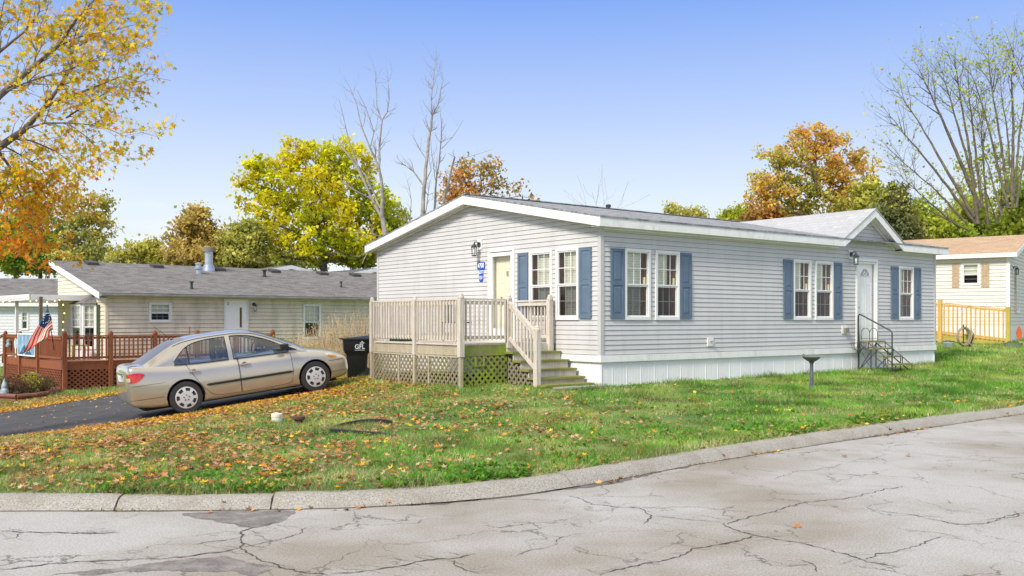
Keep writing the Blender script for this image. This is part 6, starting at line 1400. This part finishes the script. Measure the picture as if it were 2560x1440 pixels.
# dead trees behind the grey home: limbs by polyline
def px_tree(name, label, D, lines, group=None, base=None, bark='barkdead', twn=40, seed=1, leaves=None, twl=.5, mind=.3, thick=.62, leaffn=None, bd=None, minr=.006):
    rr = random.Random(seed); E = []; ends = []
    for ln in lines:
        pts = [at(px, py, D + dd) for px, py, dd, _ in ln]; rads = [max(r_ * thick, minr) for *_, r_ in ln]
        for i in range(len(pts) - 1):
            m_ = max(1, int((pts[i + 1] - pts[i]).length / .3)); pa = pts[i]
            for s in range(1, m_ + 1):
                t = s / m_; q = pts[i].lerp(pts[i + 1], t) + (Vector((rr.uniform(-1, 1), rr.uniform(-1, 1), rr.uniform(-1, 1))) * .022 if s < m_ else Vector((0, 0, 0))); ra_, rb_ = rads[i] + (rads[i + 1] - rads[i]) * (s - 1) / m_, rads[i] + (rads[i + 1] - rads[i]) * t
                E.append((pa, q, ra_, rb_)); 
                if rb_ < .045: ends.append((q, (q - pa).normalized(), rb_))
                pa = q
    def twig(p, d, l, r_, lev):
        k = 3; q = p
        for s in range(k):
            d = (d + Vector((rr.uniform(-1, 1), rr.uniform(-1, 1), rr.uniform(-.6, 1))) * .32).normalized(); n_ = q + d * (l / k); E.append((q, n_, r_ * (1 - s / k * .5), r_ * (1 - (s + 1) / k * .5))); q = n_; lf.append(q)
            if lev > 0 and rr.random() < .65: twig(q, (d + Vector((rr.uniform(-1, 1), rr.uniform(-1, 1), rr.uniform(-.3, 1))) * .8).normalized(), l * .55, r_ * .6, lev - 1)
    lf = []
    for _ in range(twn):
        p, d, r_ = rr.choice(ends); side_ = Vector((rr.uniform(-1, 1), rr.uniform(-1, 1) * .8, rr.uniform(-.2, .8))); twig(p, (d * .5 + side_).normalized(), twl * rr.uniform(.5, 1.3), min(r_ * .5, .012), 1)
    b0 = Vector(lines[0][0][:3]) ; p0 = at(lines[0][0][0], lines[0][0][1], D); gb = Vector((p0.x, p0.y, g(p0.x, p0.y) - .1))
    E.insert(0, (gb, p0, lines[0][0][3] * 1.35, lines[0][0][3]))
    t_ = thing(name, label, 'tree', gb, 0, group); sh = np.array(gb)
    wood_mesh('trunk', [(np.array(a) - sh, np.array(b_) - sh, c, d) for a, b_, c, d in E], M[bark], t_, .02)
    if leaffn: leaffn(lf, t_, sh)
    if leaves:
        n, size, fn, sp = leaves; r2 = np.random.default_rng(seed); L_ = np.array([tuple(q) for q in lf]); k = r2.integers(0, len(L_), n); c = L_[k] + r2.normal(size=(n, 3)) * sp; leaf_quads(c - sh, size, fn(c, r2), name='crown', par=t_)
    return t_
px_tree('sweetgum_tree', 'large tree with star shaped yellow and orange leaves overhanging the left side', 17, GUM + ext, bark='bark', seed=21, twn=1300, twl=.38, leaffn=gum_leaves, thick=.62, minr=.0032)
px_tree('dead_tree', 'bare pale dead tree with forked limbs just left of the grey home gable', 33, [
    [(968, 640, 0, .17), (962, 580, 0, .155), (956, 545, 0, .14)], [(956, 545, 0, .11), (930, 500, .2, .085), (905, 440, .3, .07), (880, 400, .4, .05), (850, 365, .5, .035)], [(905, 440, .3, .05), (872, 350, .3, .03), (858, 290, .3, .018), (848, 250, .3, .01)],
    [(956, 545, 0, .12), (955, 470, -.2, .10), (947, 420, -.3, .07), (925, 370, -.3, .05), (905, 320, -.3, .035), (892, 260, -.3, .022), (873, 215, -.3, .008)], [(947, 420, -.3, .07), (949, 360, 0, .055), (955, 300, 0, .045), (968, 280, 0, .03), (973, 250, 0, .022), (969, 180, 0, .007)],
    [(955, 305, 0, .035), (942, 265, 0, .025), (938, 180, 0, .007)], [(925, 370, -.3, .035), (935, 330, -.3, .028), (915, 270, -.3, .018), (893, 225, -.3, .008)], [(930, 500, 0, .05), (890, 478, -.3, .04), (855, 455, -.4, .03), (845, 425, -.5, .012)], [(950, 520, 0, .05), (915, 440, .3, .04), (885, 400, .4, .022), (868, 375, .4, .012)],
    [(958, 592, 0, .03), (925, 585, -.5, .022), (895, 583, -.8, .016), (892, 605, -.9, .008)], [(905, 660, -1, .03), (925, 620, -1, .02), (932, 575, -1, .012), (925, 560, -1, .006)]], seed=2, twn=90, twl=.5)
px_tree('dead_tree', 'tall slim dead tree rising above the left roof slope of the grey home', 32, [
    [(1053, 620, 0, .13), (1057, 530, 0, .12), (1060, 470, 0, .105), (1067, 400, 0, .085), (1075, 330, 0, .07), (1080, 290, 0, .06)], [(1080, 290, 0, .045), (1078, 250, 0, .035), (1084, 200, 0, .02), (1088, 155, 0, .008)], [(1080, 290, 0, .045), (1095, 260, 0, .038), (1102, 222, 0, .022), (1125, 204, 0, .009)], [(1102, 222, 0, .02), (1108, 200, 0, .013), (1098, 170, 0, .006)],
    [(1058, 462, 0, .05), (1035, 430, 0, .035), (1015, 415, 0, .02), (990, 404, 0, .008)], [(1067, 400, 0, .03), (1050, 375, 0, .015), (1035, 345, 0, .006)], [(1075, 330, 0, .03), (1066, 305, 0, .012)], [(1060, 462, 0, .04), (1078, 425, 0, .032)],
    [(1062, 540, 0, .035), (1070, 488, 0, .03)]], seed=3, twn=70, twl=.45)
px_tree('dead_tree', 'thin dead tree close right of the tall slim dead tree', 32.5, [
    [(1085, 620, 0, .07), (1088, 500, 0, .06), (1092, 440, 0, .045), (1100, 380, 0, .035), (1104, 310, 0, .02), (1100, 275, 0, .007)], [(1104, 372, 0, .02), (1130, 345, 0, .012), (1158, 300, 0, .005)], [(1088, 450, 0, .025), (1080, 390, 0, .016), (1076, 345, 0, .006)]], seed=4, twn=40, twl=.4)
px_tree('dead_tree', 'leaning broken dead tree with one long thin twig at the roof ridge', 33, [
    [(1098, 620, 0, .08), (1108, 510, 0, .07), (1125, 440, 0, .06), (1137, 392, 0, .05)], [(1132, 410, 0, .02), (1160, 395, 0, .015), (1195, 385, 0, .012), (1228, 374, 0, .006)]], seed=5, twn=12, twl=.3)
px_tree('dead_tree', 'smallest bare sapling between the two taller dead trees', 33, [
    [(1023, 640, 0, .035), (1025, 560, 0, .03), (1028, 500, 0, .02), (1018, 450, 0, .006)], [(1025, 545, 0, .015), (1000, 520, 0, .006)]], seed=6, twn=16, twl=.4)
BRO = [(.42, .36, .10), (.52, .34, .09), (.62, .36, .10), (.66, .33, .11), (.70, .42, .12)]
D = 50; b = at(1180, 520, D)
tree('oak_tree', 'sparse rust brown tree showing above the grey home ridge', (b.x, b.y, .5), plobes([(1130, 470, 45, 45), (1180, 430, 50, 45), (1225, 420, 32, 42), (1260, 470, 50, 30), (1325, 487, 18, 12), (1160, 490, 60, 30)], D), 110, 2300, .17, mixcol(BRO, .25), seed=6, spread=.26, trunk_top=at(1180, 510, D), tip=.012, rmax=.14)
D = 52; b = at(2035, 560, D)
ORA = [(.36, .40, .07), (.52, .48, .08), (.72, .56, .10), (.82, .54, .11), (.82, .47, .13)]
tree('maple_tree', 'round maple tree with orange top and green middle above the right part of the roof', (b.x, b.y, .6), plobes([(1930, 430, 68, 95), (2030, 395, 90, 88), (2120, 440, 80, 75), (1990, 350, 50, 35), (2080, 350, 50, 30), (1985, 490, 90, 50), (2085, 510, 90, 45), (2160, 400, 30, 40), (1900, 480, 45, 50), (2030, 330, 25, 20)], D),
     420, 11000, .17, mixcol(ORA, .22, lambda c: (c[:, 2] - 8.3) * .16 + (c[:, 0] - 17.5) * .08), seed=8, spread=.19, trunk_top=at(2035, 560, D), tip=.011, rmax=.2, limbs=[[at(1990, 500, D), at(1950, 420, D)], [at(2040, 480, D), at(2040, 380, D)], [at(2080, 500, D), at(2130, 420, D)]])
def bg(name, label, px, D, lst, n, cols, natt=190, ls=.19, grad=None, seed=1, sp=.24, gr=None, bark='bark', zb=.4):
    b = at(px, 700, D); top = sum(q[1] for q in lst) / len(lst)
    return tree(name, label, (b.x, b.y, zb), plobes(lst, D), natt, n, ls, mixcol(cols, .24, grad), seed=seed, spread=sp, trunk_top=at(px, min(top + 30, 640), D), tip=.012, rmax=.2, group=gr, bark=bark)
OLI = [(.34, .38, .11), (.46, .48, .12), (.60, .56, .13), (.68, .62, .15)]
GRN = [(.12, .25, .03), (.18, .36, .04), (.27, .45, .05), (.40, .55, .07)]
bg('leafy_tree', 'green tree behind the orange leaves at the far left edge', 40, 58, [(20, 600, 70, 90), (90, 560, 60, 90), (60, 640, 110, 50), (130, 610, 40, 60), (0, 500, 60, 60)], 9000, GRN + [(.35, .42, .03)], seed=11)
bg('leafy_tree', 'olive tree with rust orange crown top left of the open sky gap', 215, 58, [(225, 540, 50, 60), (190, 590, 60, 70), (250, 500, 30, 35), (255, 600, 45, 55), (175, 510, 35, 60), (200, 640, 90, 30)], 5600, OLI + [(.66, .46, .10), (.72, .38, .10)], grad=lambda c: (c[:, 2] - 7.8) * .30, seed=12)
bg('leafy_tree', 'low thin yellowish tree in the sky gap above the beige roof', 345, 55, [(350, 630, 45, 26), (300, 645, 40, 18), (375, 610, 22, 24), (400, 640, 25, 18)], 2600, [(.48, .52, .09), (.64, .56, .09), (.42, .48, .2)], natt=70, seed=13)
bg('leafy_tree', 'brownish olive tree left of the flue pipe', 480, 52, [(490, 560, 45, 45), (450, 610, 45, 45), (520, 600, 45, 50), (500, 640, 90, 25), (500, 530, 22, 20)], 7000, [(.44, .33, .11), (.54, .41, .11), (.64, .48, .12), (.68, .54, .14)], seed=14)
bg('leafy_tree', 'grey green thin tree between the flue pipe and the yellow maple', 600, 52, [(590, 600, 50, 50), (630, 600, 40, 55), (560, 640, 40, 30), (610, 645, 70, 25)], 8000, OLI, seed=15)
bg('leafy_tree', 'pale green tree between the yellow maple and the dead tree', 980, 56, [(975, 560, 38, 60), (1000, 575, 25, 45), (960, 620, 60, 40), (880, 645, 60, 25)], 6000, [(.46, .54, .08), (.60, .60, .1), (.38, .45, .08)], natt=80, seed=16)
bg('shrub', 'low yellow green bush on the skyline above the grey roof', 1780, 60, [(1850, 545, 50, 32), (1780, 560, 40, 14), (1820, 530, 20, 15)], 3200, [(.50, .56, .05), (.66, .66, .06), (.40, .48, .05)], natt=60, seed=17)
bg('shrub', 'small olive bush on the skyline left of the yellow green one', 1720, 62, [(1715, 535, 40, 14), (1680, 522, 18, 12), (1740, 540, 30, 14)], 1300, OLI, natt=50, seed=18)
bg('shrub', 'rust orange bush at the left foot of the orange maple', 1935, 58, [(1925, 530, 50, 28), (1890, 545, 40, 22), (1985, 545, 50, 18)], 4200, [(.56, .26, .08), (.64, .32, .09), (.46, .26, .09), (.42, .34, .09)], natt=70, seed=19)
bg('conifer_tree', 'dark green evergreen tree behind the small roof gable', 2235, 47, [(2235, 520, 40, 60), (2215, 560, 60, 50), (2265, 570, 50, 50), (2240, 480, 22, 30)], 8500, [(.13, .17, .08), (.19, .23, .09), (.28, .31, .10), (.42, .42, .11)], natt=150, ls=.16, seed=20, sp=.22)
bg('leafy_tree', 'loose yellow green tree right of the evergreen', 2195, 50, [(2175, 480, 35, 35), (2160, 530, 45, 50), (2250, 600, 60, 40), (2200, 520, 60, 60)], 6000, [(.46, .48, .09), (.58, .58, .11), (.40, .36, .12)], natt=90, seed=21)
for i, (px, D, lst, lb) in enumerate(((2330, 49, [(2330, 570, 60, 45), (2290, 540, 30, 40), (2380, 590, 50, 30)], 'bright green undergrowth tree left of the bare tree trunks'), (2450, 53, [(2430, 540, 60, 60), (2480, 580, 50, 40), (2400, 600, 60, 25)], 'yellow green undergrowth tree behind the bare tree trunks'), (2545, 50, [(2545, 520, 45, 80), (2530, 580, 60, 40)], 'bright green undergrowth tree at the right edge'))):
    bg('leafy_tree', lb, px, D, lst, 7500, [(.32, .46, .06), (.44, .58, .07), (.58, .68, .09), (.64, .64, .12)], seed=30 + i)
for i, (px, D, lst, lb, cols) in enumerate(((2400, 62, [(2390, 580, 130, 40), (2280, 570, 60, 50), (2520, 570, 80, 60)], 'hazy olive trees mass far behind the bare trees', OLI), (100, 60, [(60, 640, 120, 40), (200, 650, 100, 30), (330, 660, 80, 16)], 'far olive wood behind the left trees', OLI), (620, 64, [(520, 650, 140, 22), (700, 650, 120, 30)], 'far green wood behind the brown and grey green trees', [(.24, .32, .08), (.36, .42, .10), (.30, .27, .12)]))):
    bg('leafy_tree', lb, px, D, lst, 7000, cols, seed=40 + i, ls=.26, sp=.4)

# tall bare trees with a few leaves at the right
def fan(D, x0, y0, r0, forks, seed, n2=5):
    """limb polylines: each fork (tip px, tip py, start px, start py, radius) and side limbs"""
    rr = random.Random(seed); L_ = [[(x0, 660, 0, r0), (x0, y0, 0, r0 * .9)]]
    for (tx, ty, sx_, sy_, r_) in forks:
        dd = rr.uniform(-1.5, 1.5); cxm = sx_ + (tx - sx_) * .45 + rr.uniform(-8, 8); cym = sy_ + (ty - sy_) * .5 + 10
        L_.append([(sx_, sy_, 0, r_), (cxm, cym, dd * .4, r_ * .6), ((cxm + tx) / 2 + rr.uniform(-6, 6), (cym + ty) / 2, dd * .7, r_ * .33), (tx, ty, dd, .012)])
        for k in range(n2):
            t = rr.uniform(.25, .9); bx1 = cxm + (tx - cxm) * t; by1 = cym + (ty - cym) * t; ln = rr.uniform(45, 120) * (1.1 - t * .5); an = math.atan2(ty - sy_, tx - sx_) + rr.choice([-1, 1]) * rr.uniform(.2, .55); ex, ey = bx1 + ln * math.cos(an), by1 + ln * math.sin(an)
            L_.append([(bx1, by1, dd * t, r_ * .33 * (1 - t * .5)), ((bx1 + ex) / 2 + rr.uniform(-5, 5), (by1 + ey) / 2 + 4, dd, r_ * .2 * (1 - t * .5)), (ex, ey, dd + rr.uniform(-.5, .5), .009)])
    return L_
LGR = mixcol([(.36, .46, .06), (.48, .58, .06), (.58, .62, .08), (.56, .46, .15)], .25)
px_tree('bare_tree', 'tall nearly bare tree with fanning mossy limbs left of the right edge', 47, fan(47, 2450, 590, .34, [(2205, 265, 2440, 560, .13), (2235, 215, 2435, 540, .14), (2285, 150, 2450, 520, .17), (2345, 150, 2440, 470, .12), (2385, 130, 2445, 560, .15), (2420, 150, 2455, 520, .12), (2200, 350, 2420, 560, .09), (2440, 240, 2470, 560, .10), (2230, 420, 2400, 570, .08), (2250, 480, 2420, 575, .07)], 3), bark='barkmoss', seed=7, twn=380, twl=1.0, leaves=(800, .13, LGR, .16), thick=.68)
px_tree('bare_tree', 'tall nearly bare tree with upright limbs at the right edge', 46, fan(46, 2525, 600, .28, [(2420, 160, 2520, 520, .12), (2470, 120, 2520, 480, .12), (2535, 95, 2530, 500, .14), (2575, 110, 2530, 520, .11), (2440, 300, 2505, 540, .09), (2600, 200, 2540, 520, .10), (2500, 180, 2525, 420, .08)], 5), bark='barkmoss', seed=8, twn=340, twl=1.0, leaves=(1000, .13, LGR, .16), thick=.68)
px_tree('bare_tree', 'dark leaning trunk with low branches between the two tall bare trees', 48, fan(48, 2495, 600, .17, [(2440, 420, 2492, 560, .08), (2500, 380, 2495, 550, .08), (2540, 430, 2495, 560, .06), (2400, 500, 2480, 575, .05)], 6, 3), bark='barkmoss', seed=9, twn=120, twl=.7, leaves=(1500, .15, LGR, .15))
px_tree('bare_tree', 'thin twiggy tree tips showing over the ridge near the vent pipe', 60, fan(60, 1500, 560, .08, [(1450, 488, 1500, 550, .03), (1480, 480, 1500, 550, .03), (1520, 490, 1500, 550, .03), (1560, 500, 1505, 550, .03)], 7, 3), seed=10, twn=22, twl=.35)

# dry weeds behind the car
v0, v1 = at(715, 860, 28), at(925, 860, 25.5); E_ = []; lf = []
rr = random.Random(4)
for k in range(900):
    t = rr.random(); p = v0.lerp(v1, t); p.x += rr.uniform(-.3, .3); p.y += rr.uniform(-.8, .8); p.z = g(p.x, p.y); h_ = rr.uniform(.6, 1.75) * (.75 + .35 * t); d = Vector((rr.uniform(-.3, .3), rr.uniform(-.3, .3), 1)).normalized(); q = p
    for s in range(3): n_ = q + (d + Vector((rr.uniform(-1, 1), rr.uniform(-1, 1), 0)) * .12) * h_ / 3; E_.append((q, n_, .010 - s * .002, .008 - s * .002)); q = n_; lf.append(n_)
v, f = frusta(E_, 3)
o = npmesh('dry_weeds', v, f, plain('straw', (.58, .46, .28), .9, var=.3, vscale=2)); tag(o, 'tall dry straw coloured weeds growing between the car and the beige home', 'weeds', kind='stuff')
r2 = np.random.default_rng(3); L_ = np.array([tuple(q) for q in lf]); k = r2.integers(0, len(L_), 5200); c = L_[k] + r2.normal(size=(5200, 3)) * .10
o = leaf_quads(c, .038, pick([(.62, .48, .30), (.54, .40, .22), (.46, .40, .18), (.42, .24, .12)], 5200, .3), name='weed_seed_heads'); tag(o, 'pale seed heads of the dry weeds behind the car', 'weeds', kind='stuff')

# ------------------------------------------------------------------ grass, weeds at the curb, fallen leaves
def house_mask(X, Y):
    m = np.zeros(len(X), bool)
    for F, x0_, x1_, y0_, y1_ in ((HOME, -.0, 13.13, -.0, 8.95), (BEI, -.1, 18, -.1, 10), (CF2, 0, 14.1, -.05, 8.4)):
        dx, dy = X - F[0][0], Y - F[0][1]; lx = dx * F[1][0] + dy * F[1][1]; ly = dx * F[2][0] + dy * F[2][1]; m |= (lx > x0_) & (lx < x1_) & (ly > y0_) & (ly < y1_)
    return m
def inview(X, Y, pad=.06): return (np.abs(X / Y) < .5447 + pad)
def scatter(n, ymin, ymax, r, power=1.0):
    u = r.uniform(0, 1, n); Y = ymin * (ymax / ymin) ** u if power == 1 else ymin + (ymax - ymin) * u; X = r.uniform(-.60, .60, n) * Y; return X, Y
def vn(X, Y, s, seed):                                # smooth value field
    r = np.random.default_rng(seed); out = 0
    for i in range(6): a = r.uniform(0, 2 * np.pi); f = s * r.uniform(.6, 1.6); out = out + np.sin((X * np.cos(a) + Y * np.sin(a)) * f + r.uniform(0, 6))
    return out / 6 ** .5 / .7
r1 = np.random.default_rng(21); N = 620000
X, Y = scatter(N, 7.5, 45, r1); cd = curb_d(X, Y); ind = inpoly(X, Y, DRV)
hx = (X - HOME[0][0]) * HOME[1][0] + (Y - HOME[0][1]) * HOME[1][1]; hy = (X - HOME[0][0]) * HOME[2][0] + (Y - HOME[0][1]) * HOME[2][1]
undr = (hx > -2.4) & (hx < .1) & (hy > 1.45) & (hy < 4.9)
keep = (cd > .20) & ~ind & ~house_mask(X, Y) & ~undr; X, Y, cd = X[keep], Y[keep], cd[keep]
# thin out under litter near the driveway
dd = polyd(X, Y, DRV); keep = r1.uniform(0, 1, len(X)) < np.clip(.35 + dd * .55, 0, 1) ; X, Y, cd = X[keep], Y[keep], cd[keep]; n = len(X); Z = LZ(X, Y, cd)
h_ = (.034 + .03 * r1.uniform(0, 1, n)) * (1 + .35 * vn(X, Y, 1.7, 2) + .35 * vn(X, Y, 7.0, 22)) * (1 + .5 * np.exp(-((cd - .36) / .22) ** 2)); h_ = np.clip(h_, .012, .13) * np.clip(Y / 16, .9, 1.6); wd_ = .0026 * np.clip(Y / 8, 1, 4.5)
a = r1.uniform(0, 2 * np.pi, n); le = r1.normal(size=(n, 2)) * .5
p = np.stack([X, Y, Z - .004], 1); s_ = np.stack([np.cos(a), np.sin(a), np.zeros(n)], 1) * wd_[:, None]; tipv = p + np.stack([le[:, 0] * h_, le[:, 1] * h_, h_], 1)
V = np.stack([p - s_, p + s_, tipv], 1).reshape(-1, 3); F_ = np.arange(n * 3).reshape(n, 3)
base_c = np.array([.165, .365, .038]); yel = np.array([.34, .44, .09]); dk = np.array([.095, .27, .026]); stw = np.array([.52, .45, .26])
f1 = np.clip(.5 + .5 * vn(X, Y, .9, 5) * .8, 0, 1)[:, None]; far = np.clip((X - 8) / 8, 0, 1)[:, None] * np.clip((Y - 22) / 10, 0, 1)[:, None]
C_ = dk + (base_c - dk) * f1; f2 = np.clip(vn(X, Y, 1.6, 9) * .5 - .05 + far[:, 0] * .6, 0, .75)[:, None]; C_ = C_ + (yel - C_) * f2; st_ = (r1.uniform(0, 1, n) < .05 + .17 / (1 + np.exp((X - .5) / 1.6)) + .30 * np.clip(vn(X, Y, 3.3, 14) - .35, 0, 1) + .35 * np.exp(-((cd - .22) / .14) ** 2))[:, None]; C_ = np.where(st_, stw, C_) * r1.uniform(.6, 1.35, (n, 1)) * np.clip(1 + .22 * vn(X, Y, 5.0, 31), .6, 1.4)[:, None]
o = npmesh('grass', V, F_, M['grassm'], colors=np.repeat(C_[:, None], 3, 1).reshape(-1, 3)); tag(o, 'short green lawn grass between the curb and the homes', 'grass', kind='stuff')
X, Y = scatter(420000, 7.5, 26, r1); cd = curb_d(X, Y); keep = (cd > .17) & (cd < .52) & (r1.uniform(0, 1, len(X)) < np.exp(-np.abs(cd - .26) / .09)); X, Y = X[keep], Y[keep]; n = len(X); Z = np.maximum(LZ(X, Y, curb_d(X, Y)), .098); a = r1.uniform(0, 6.28, n); hh = r1.uniform(.008, .05, n); le = r1.normal(size=(n, 2)) * 1.3
p = np.stack([X, Y, Z - .012], 1); s_ = np.stack([np.cos(a), np.sin(a), a * 0], 1) * .0035; V = np.stack([p - s_, p + s_, p + np.stack([le[:, 0] * hh, le[:, 1] * hh, hh], 1)], 1).reshape(-1, 3)
C_ = pick([(.26, .17, .08), (.36, .26, .13), (.16, .10, .05), (.15, .24, .04), (.20, .32, .05)], n, .35); o = npmesh('curb_thatch', V, np.arange(n * 3).reshape(n, 3), M['litter'], colors=np.repeat(C_[:, None], 3, 1).reshape(-1, 3)); tag(o, 'brown thatch and short grass edging the lawn along the curb', 'grass', kind='stuff')
print('thatch', n)
# broad-leaved weeds: rosettes of wider leaves, mostly along the curb
X, Y = scatter(26000, 8, 20, r1); cd = curb_d(X, Y); keep = (cd > .26) & (cd < 4.5) & (r1.uniform(0, 1, len(X)) < np.exp(-(cd - .4) / .55) * .85 + .035) & (vn(X, Y, 2.6, 4) > -.15) & ~inpoly(X, Y, DRV); X, Y, cd = X[keep], Y[keep], cd[keep]; Z = LZ(X, Y, cd); n = len(X); k = 9
ang = r1.uniform(0, 2 * np.pi, (n, k)); ln = r1.uniform(.03, .085, (n, k)); el = r1.uniform(.2, 1.1, (n, k)); cx_ = X[:, None] + r1.normal(size=(n, k)) * .01; cy_ = Y[:, None] + r1.normal(size=(n, k)) * .01; cz_2 = np.repeat(Z[:, None], k, 1)
d3 = np.stack([np.cos(ang) * np.cos(el), np.sin(ang) * np.cos(el), np.sin(el)], -1); sd3 = np.stack([-np.sin(ang), np.cos(ang), ang * 0], -1) * (ln * .24)[..., None]; c0 = np.stack([cx_, cy_, cz_2], -1); L3 = ln[..., None]
V = np.stack([c0, c0 + d3 * L3 * .6 + sd3, c0 + d3 * L3 - np.array([0, 0, .006]), c0 + d3 * L3 * .6 - sd3], 2).reshape(-1, 3); nl_ = n * k
C_ = pick([(.10, .30, .02), (.16, .38, .03), (.22, .42, .05), (.09, .24, .03)], nl_, .25)
o = npmesh('lawn_weeds', V, np.arange(nl_ * 4).reshape(-1, 4), M['leaf'], colors=np.repeat(C_[:, None], 4, 1).reshape(-1, 3)); tag(o, 'bright green broad leaved weeds growing along the curb edge of the lawn', 'weeds', kind='stuff')
# dry grass in the gutter joint
sarr = r1.uniform(0, cum[-1], 9000); px_ = np.interp(sarr, cum, CL[:, 0]); py_ = np.interp(sarr, cum, CL[:, 1]); keep = (np.abs(px_ / py_) < .6) & ((vn(px_, py_, 3.1, 7) > .35) | ((px_ > 3) & (vn(px_, py_, 3.1, 7) > -.6))); px_, py_ = px_[keep], py_[keep]; n = len(px_); jx, jy = r1.normal(size=n) * .015, r1.normal(size=n) * .015 - .005; h_ = r1.uniform(.01, .035, n); a = r1.uniform(0, 6.28, n)
p = np.stack([px_ + jx, py_ + jy, np.zeros(n)], 1); s_ = np.stack([np.cos(a), np.sin(a), a * 0], 1) * .006; V = np.stack([p - s_, p + s_, p + np.stack([r1.normal(size=n) * .03, r1.normal(size=n) * .03, h_], 1)], 1).reshape(-1, 3)
C_ = pick([(.38, .27, .12), (.28, .18, .08), (.22, .25, .05), (.16, .10, .05)], n, .3); o = npmesh('gutter_grass', V, np.arange(n * 3).reshape(n, 3), M['litter'], colors=np.repeat(C_[:, None], 3, 1).reshape(-1, 3)); tag(o, 'dry grass and litter in the joint between curb and road', 'grass', kind='stuff')
# fallen leaves
r3 = np.random.default_rng(31)
def dens(X, Y):
    cd = curb_d(X, Y); dd = polyd(X, Y, DRV); ins = inpoly(X, Y, DRV); lawn = (cd > .27) & ~ins & ~house_mask(X, Y)
    d = np.zeros(len(X)); side_near = (Y < 18.5 + .36 * (X + 6.5) + 1.0)
    d += np.where(lawn & side_near, 850 * np.exp(-(dd / 1.25) ** 2) * np.clip((-1.8 - X) / 2, .12, 1), 0)
    d += np.where(lawn & side_near, 260 * np.exp(-dd / 1.9) * np.clip((-1.5 - X) / 3.5, .04, 1), 0)
    d += np.where(lawn & ~side_near & (X < -5), 520 * np.exp(-(dd / 1.4) ** 2), 0)
    d += np.where(lawn, 175 / (1 + np.exp((X + 1.3) / 1.4)) + 6.0 + 9 * np.exp(-np.abs(X - 1) / 3.5) * (Y < 16), 0) * np.clip(1 + .35 * vn(X, Y, 1.3, 3) + .55 * vn(X, Y, 6.0, 13), .25, 3)
    d += np.where((cd > .22) & (cd < .6), 55 * np.clip(1 + vn(X, Y, 2.2, 8), 0, 2), 0)
    d += np.where(ins & (X < -2.5), 5.0 + 300 * np.exp(-(dd / .28) ** 2), 0) + np.where(ins & (X > -5.2) & (Y < 22.5), 160 * np.exp(-(dd / .6) ** 2), 0)
    d += np.where((cd > -.12) & (cd < .06), 30 * np.clip(vn(X, Y, 2.2, 12) * 1.5, 0, 3), 0) + np.where((cd < -.1) & (cd > -3), .10, 0)
    return np.where(Y > 30, d * .4, d)
XX, YY = r3.uniform(-18, 18, 900000), r3.uniform(7.0, 36, 900000); keep = inview(XX, YY); XX, YY = XX[keep], YY[keep]; area = 36 * 29 / 900000.0
keep = r3.uniform(0, 1, len(XX)) < dens(XX, YY) * area; X, Y = XX[keep], YY[keep]
cd = curb_d(X, Y); Z = np.where(cd > .22, LZ(X, Y, cd) + r3.uniform(.012, .05, len(X)), np.where(cd > 0, .012 + np.clip(cd, 0, .13) * .8, .012)); Z = np.where(inpoly(X, Y, DRV), G(X, Y) + .035, Z); n = len(X)
dd = polyd(X, Y, DRV); hot = np.exp(-(dd / 1.6) ** 2) * .8
pal_b = np.array([(.33, .15, .055), (.40, .22, .10), (.48, .29, .15), (.20, .095, .045), (.50, .34, .21), (.45, .16, .04)]); pal_h = np.array([(.78, .46, .02), (.70, .30, .03), (.60, .22, .03), (.80, .58, .05), (.58, .34, .14), (.40, .18, .06)])
isb = r3.uniform(0, 1, n) < hot * .8 + .20; C_ = np.where(isb[:, None], pal_h[r3.choice(6, n, p=[.26, .2, .16, .12, .16, .10])], pal_b[r3.integers(0, 6, n)]) * r3.uniform(.75, 1.2, (n, 1))
o = star_leaves('fallen_leaves', None, np.stack([X, Y, Z], 1), .074, np.clip(C_, 0, .95), M['litter'], r3, flat=True); tag(o, 'fallen yellow orange and brown star shaped leaves scattered over lawn and driveway', 'leaves', kind='stuff')
print('leaves', n)
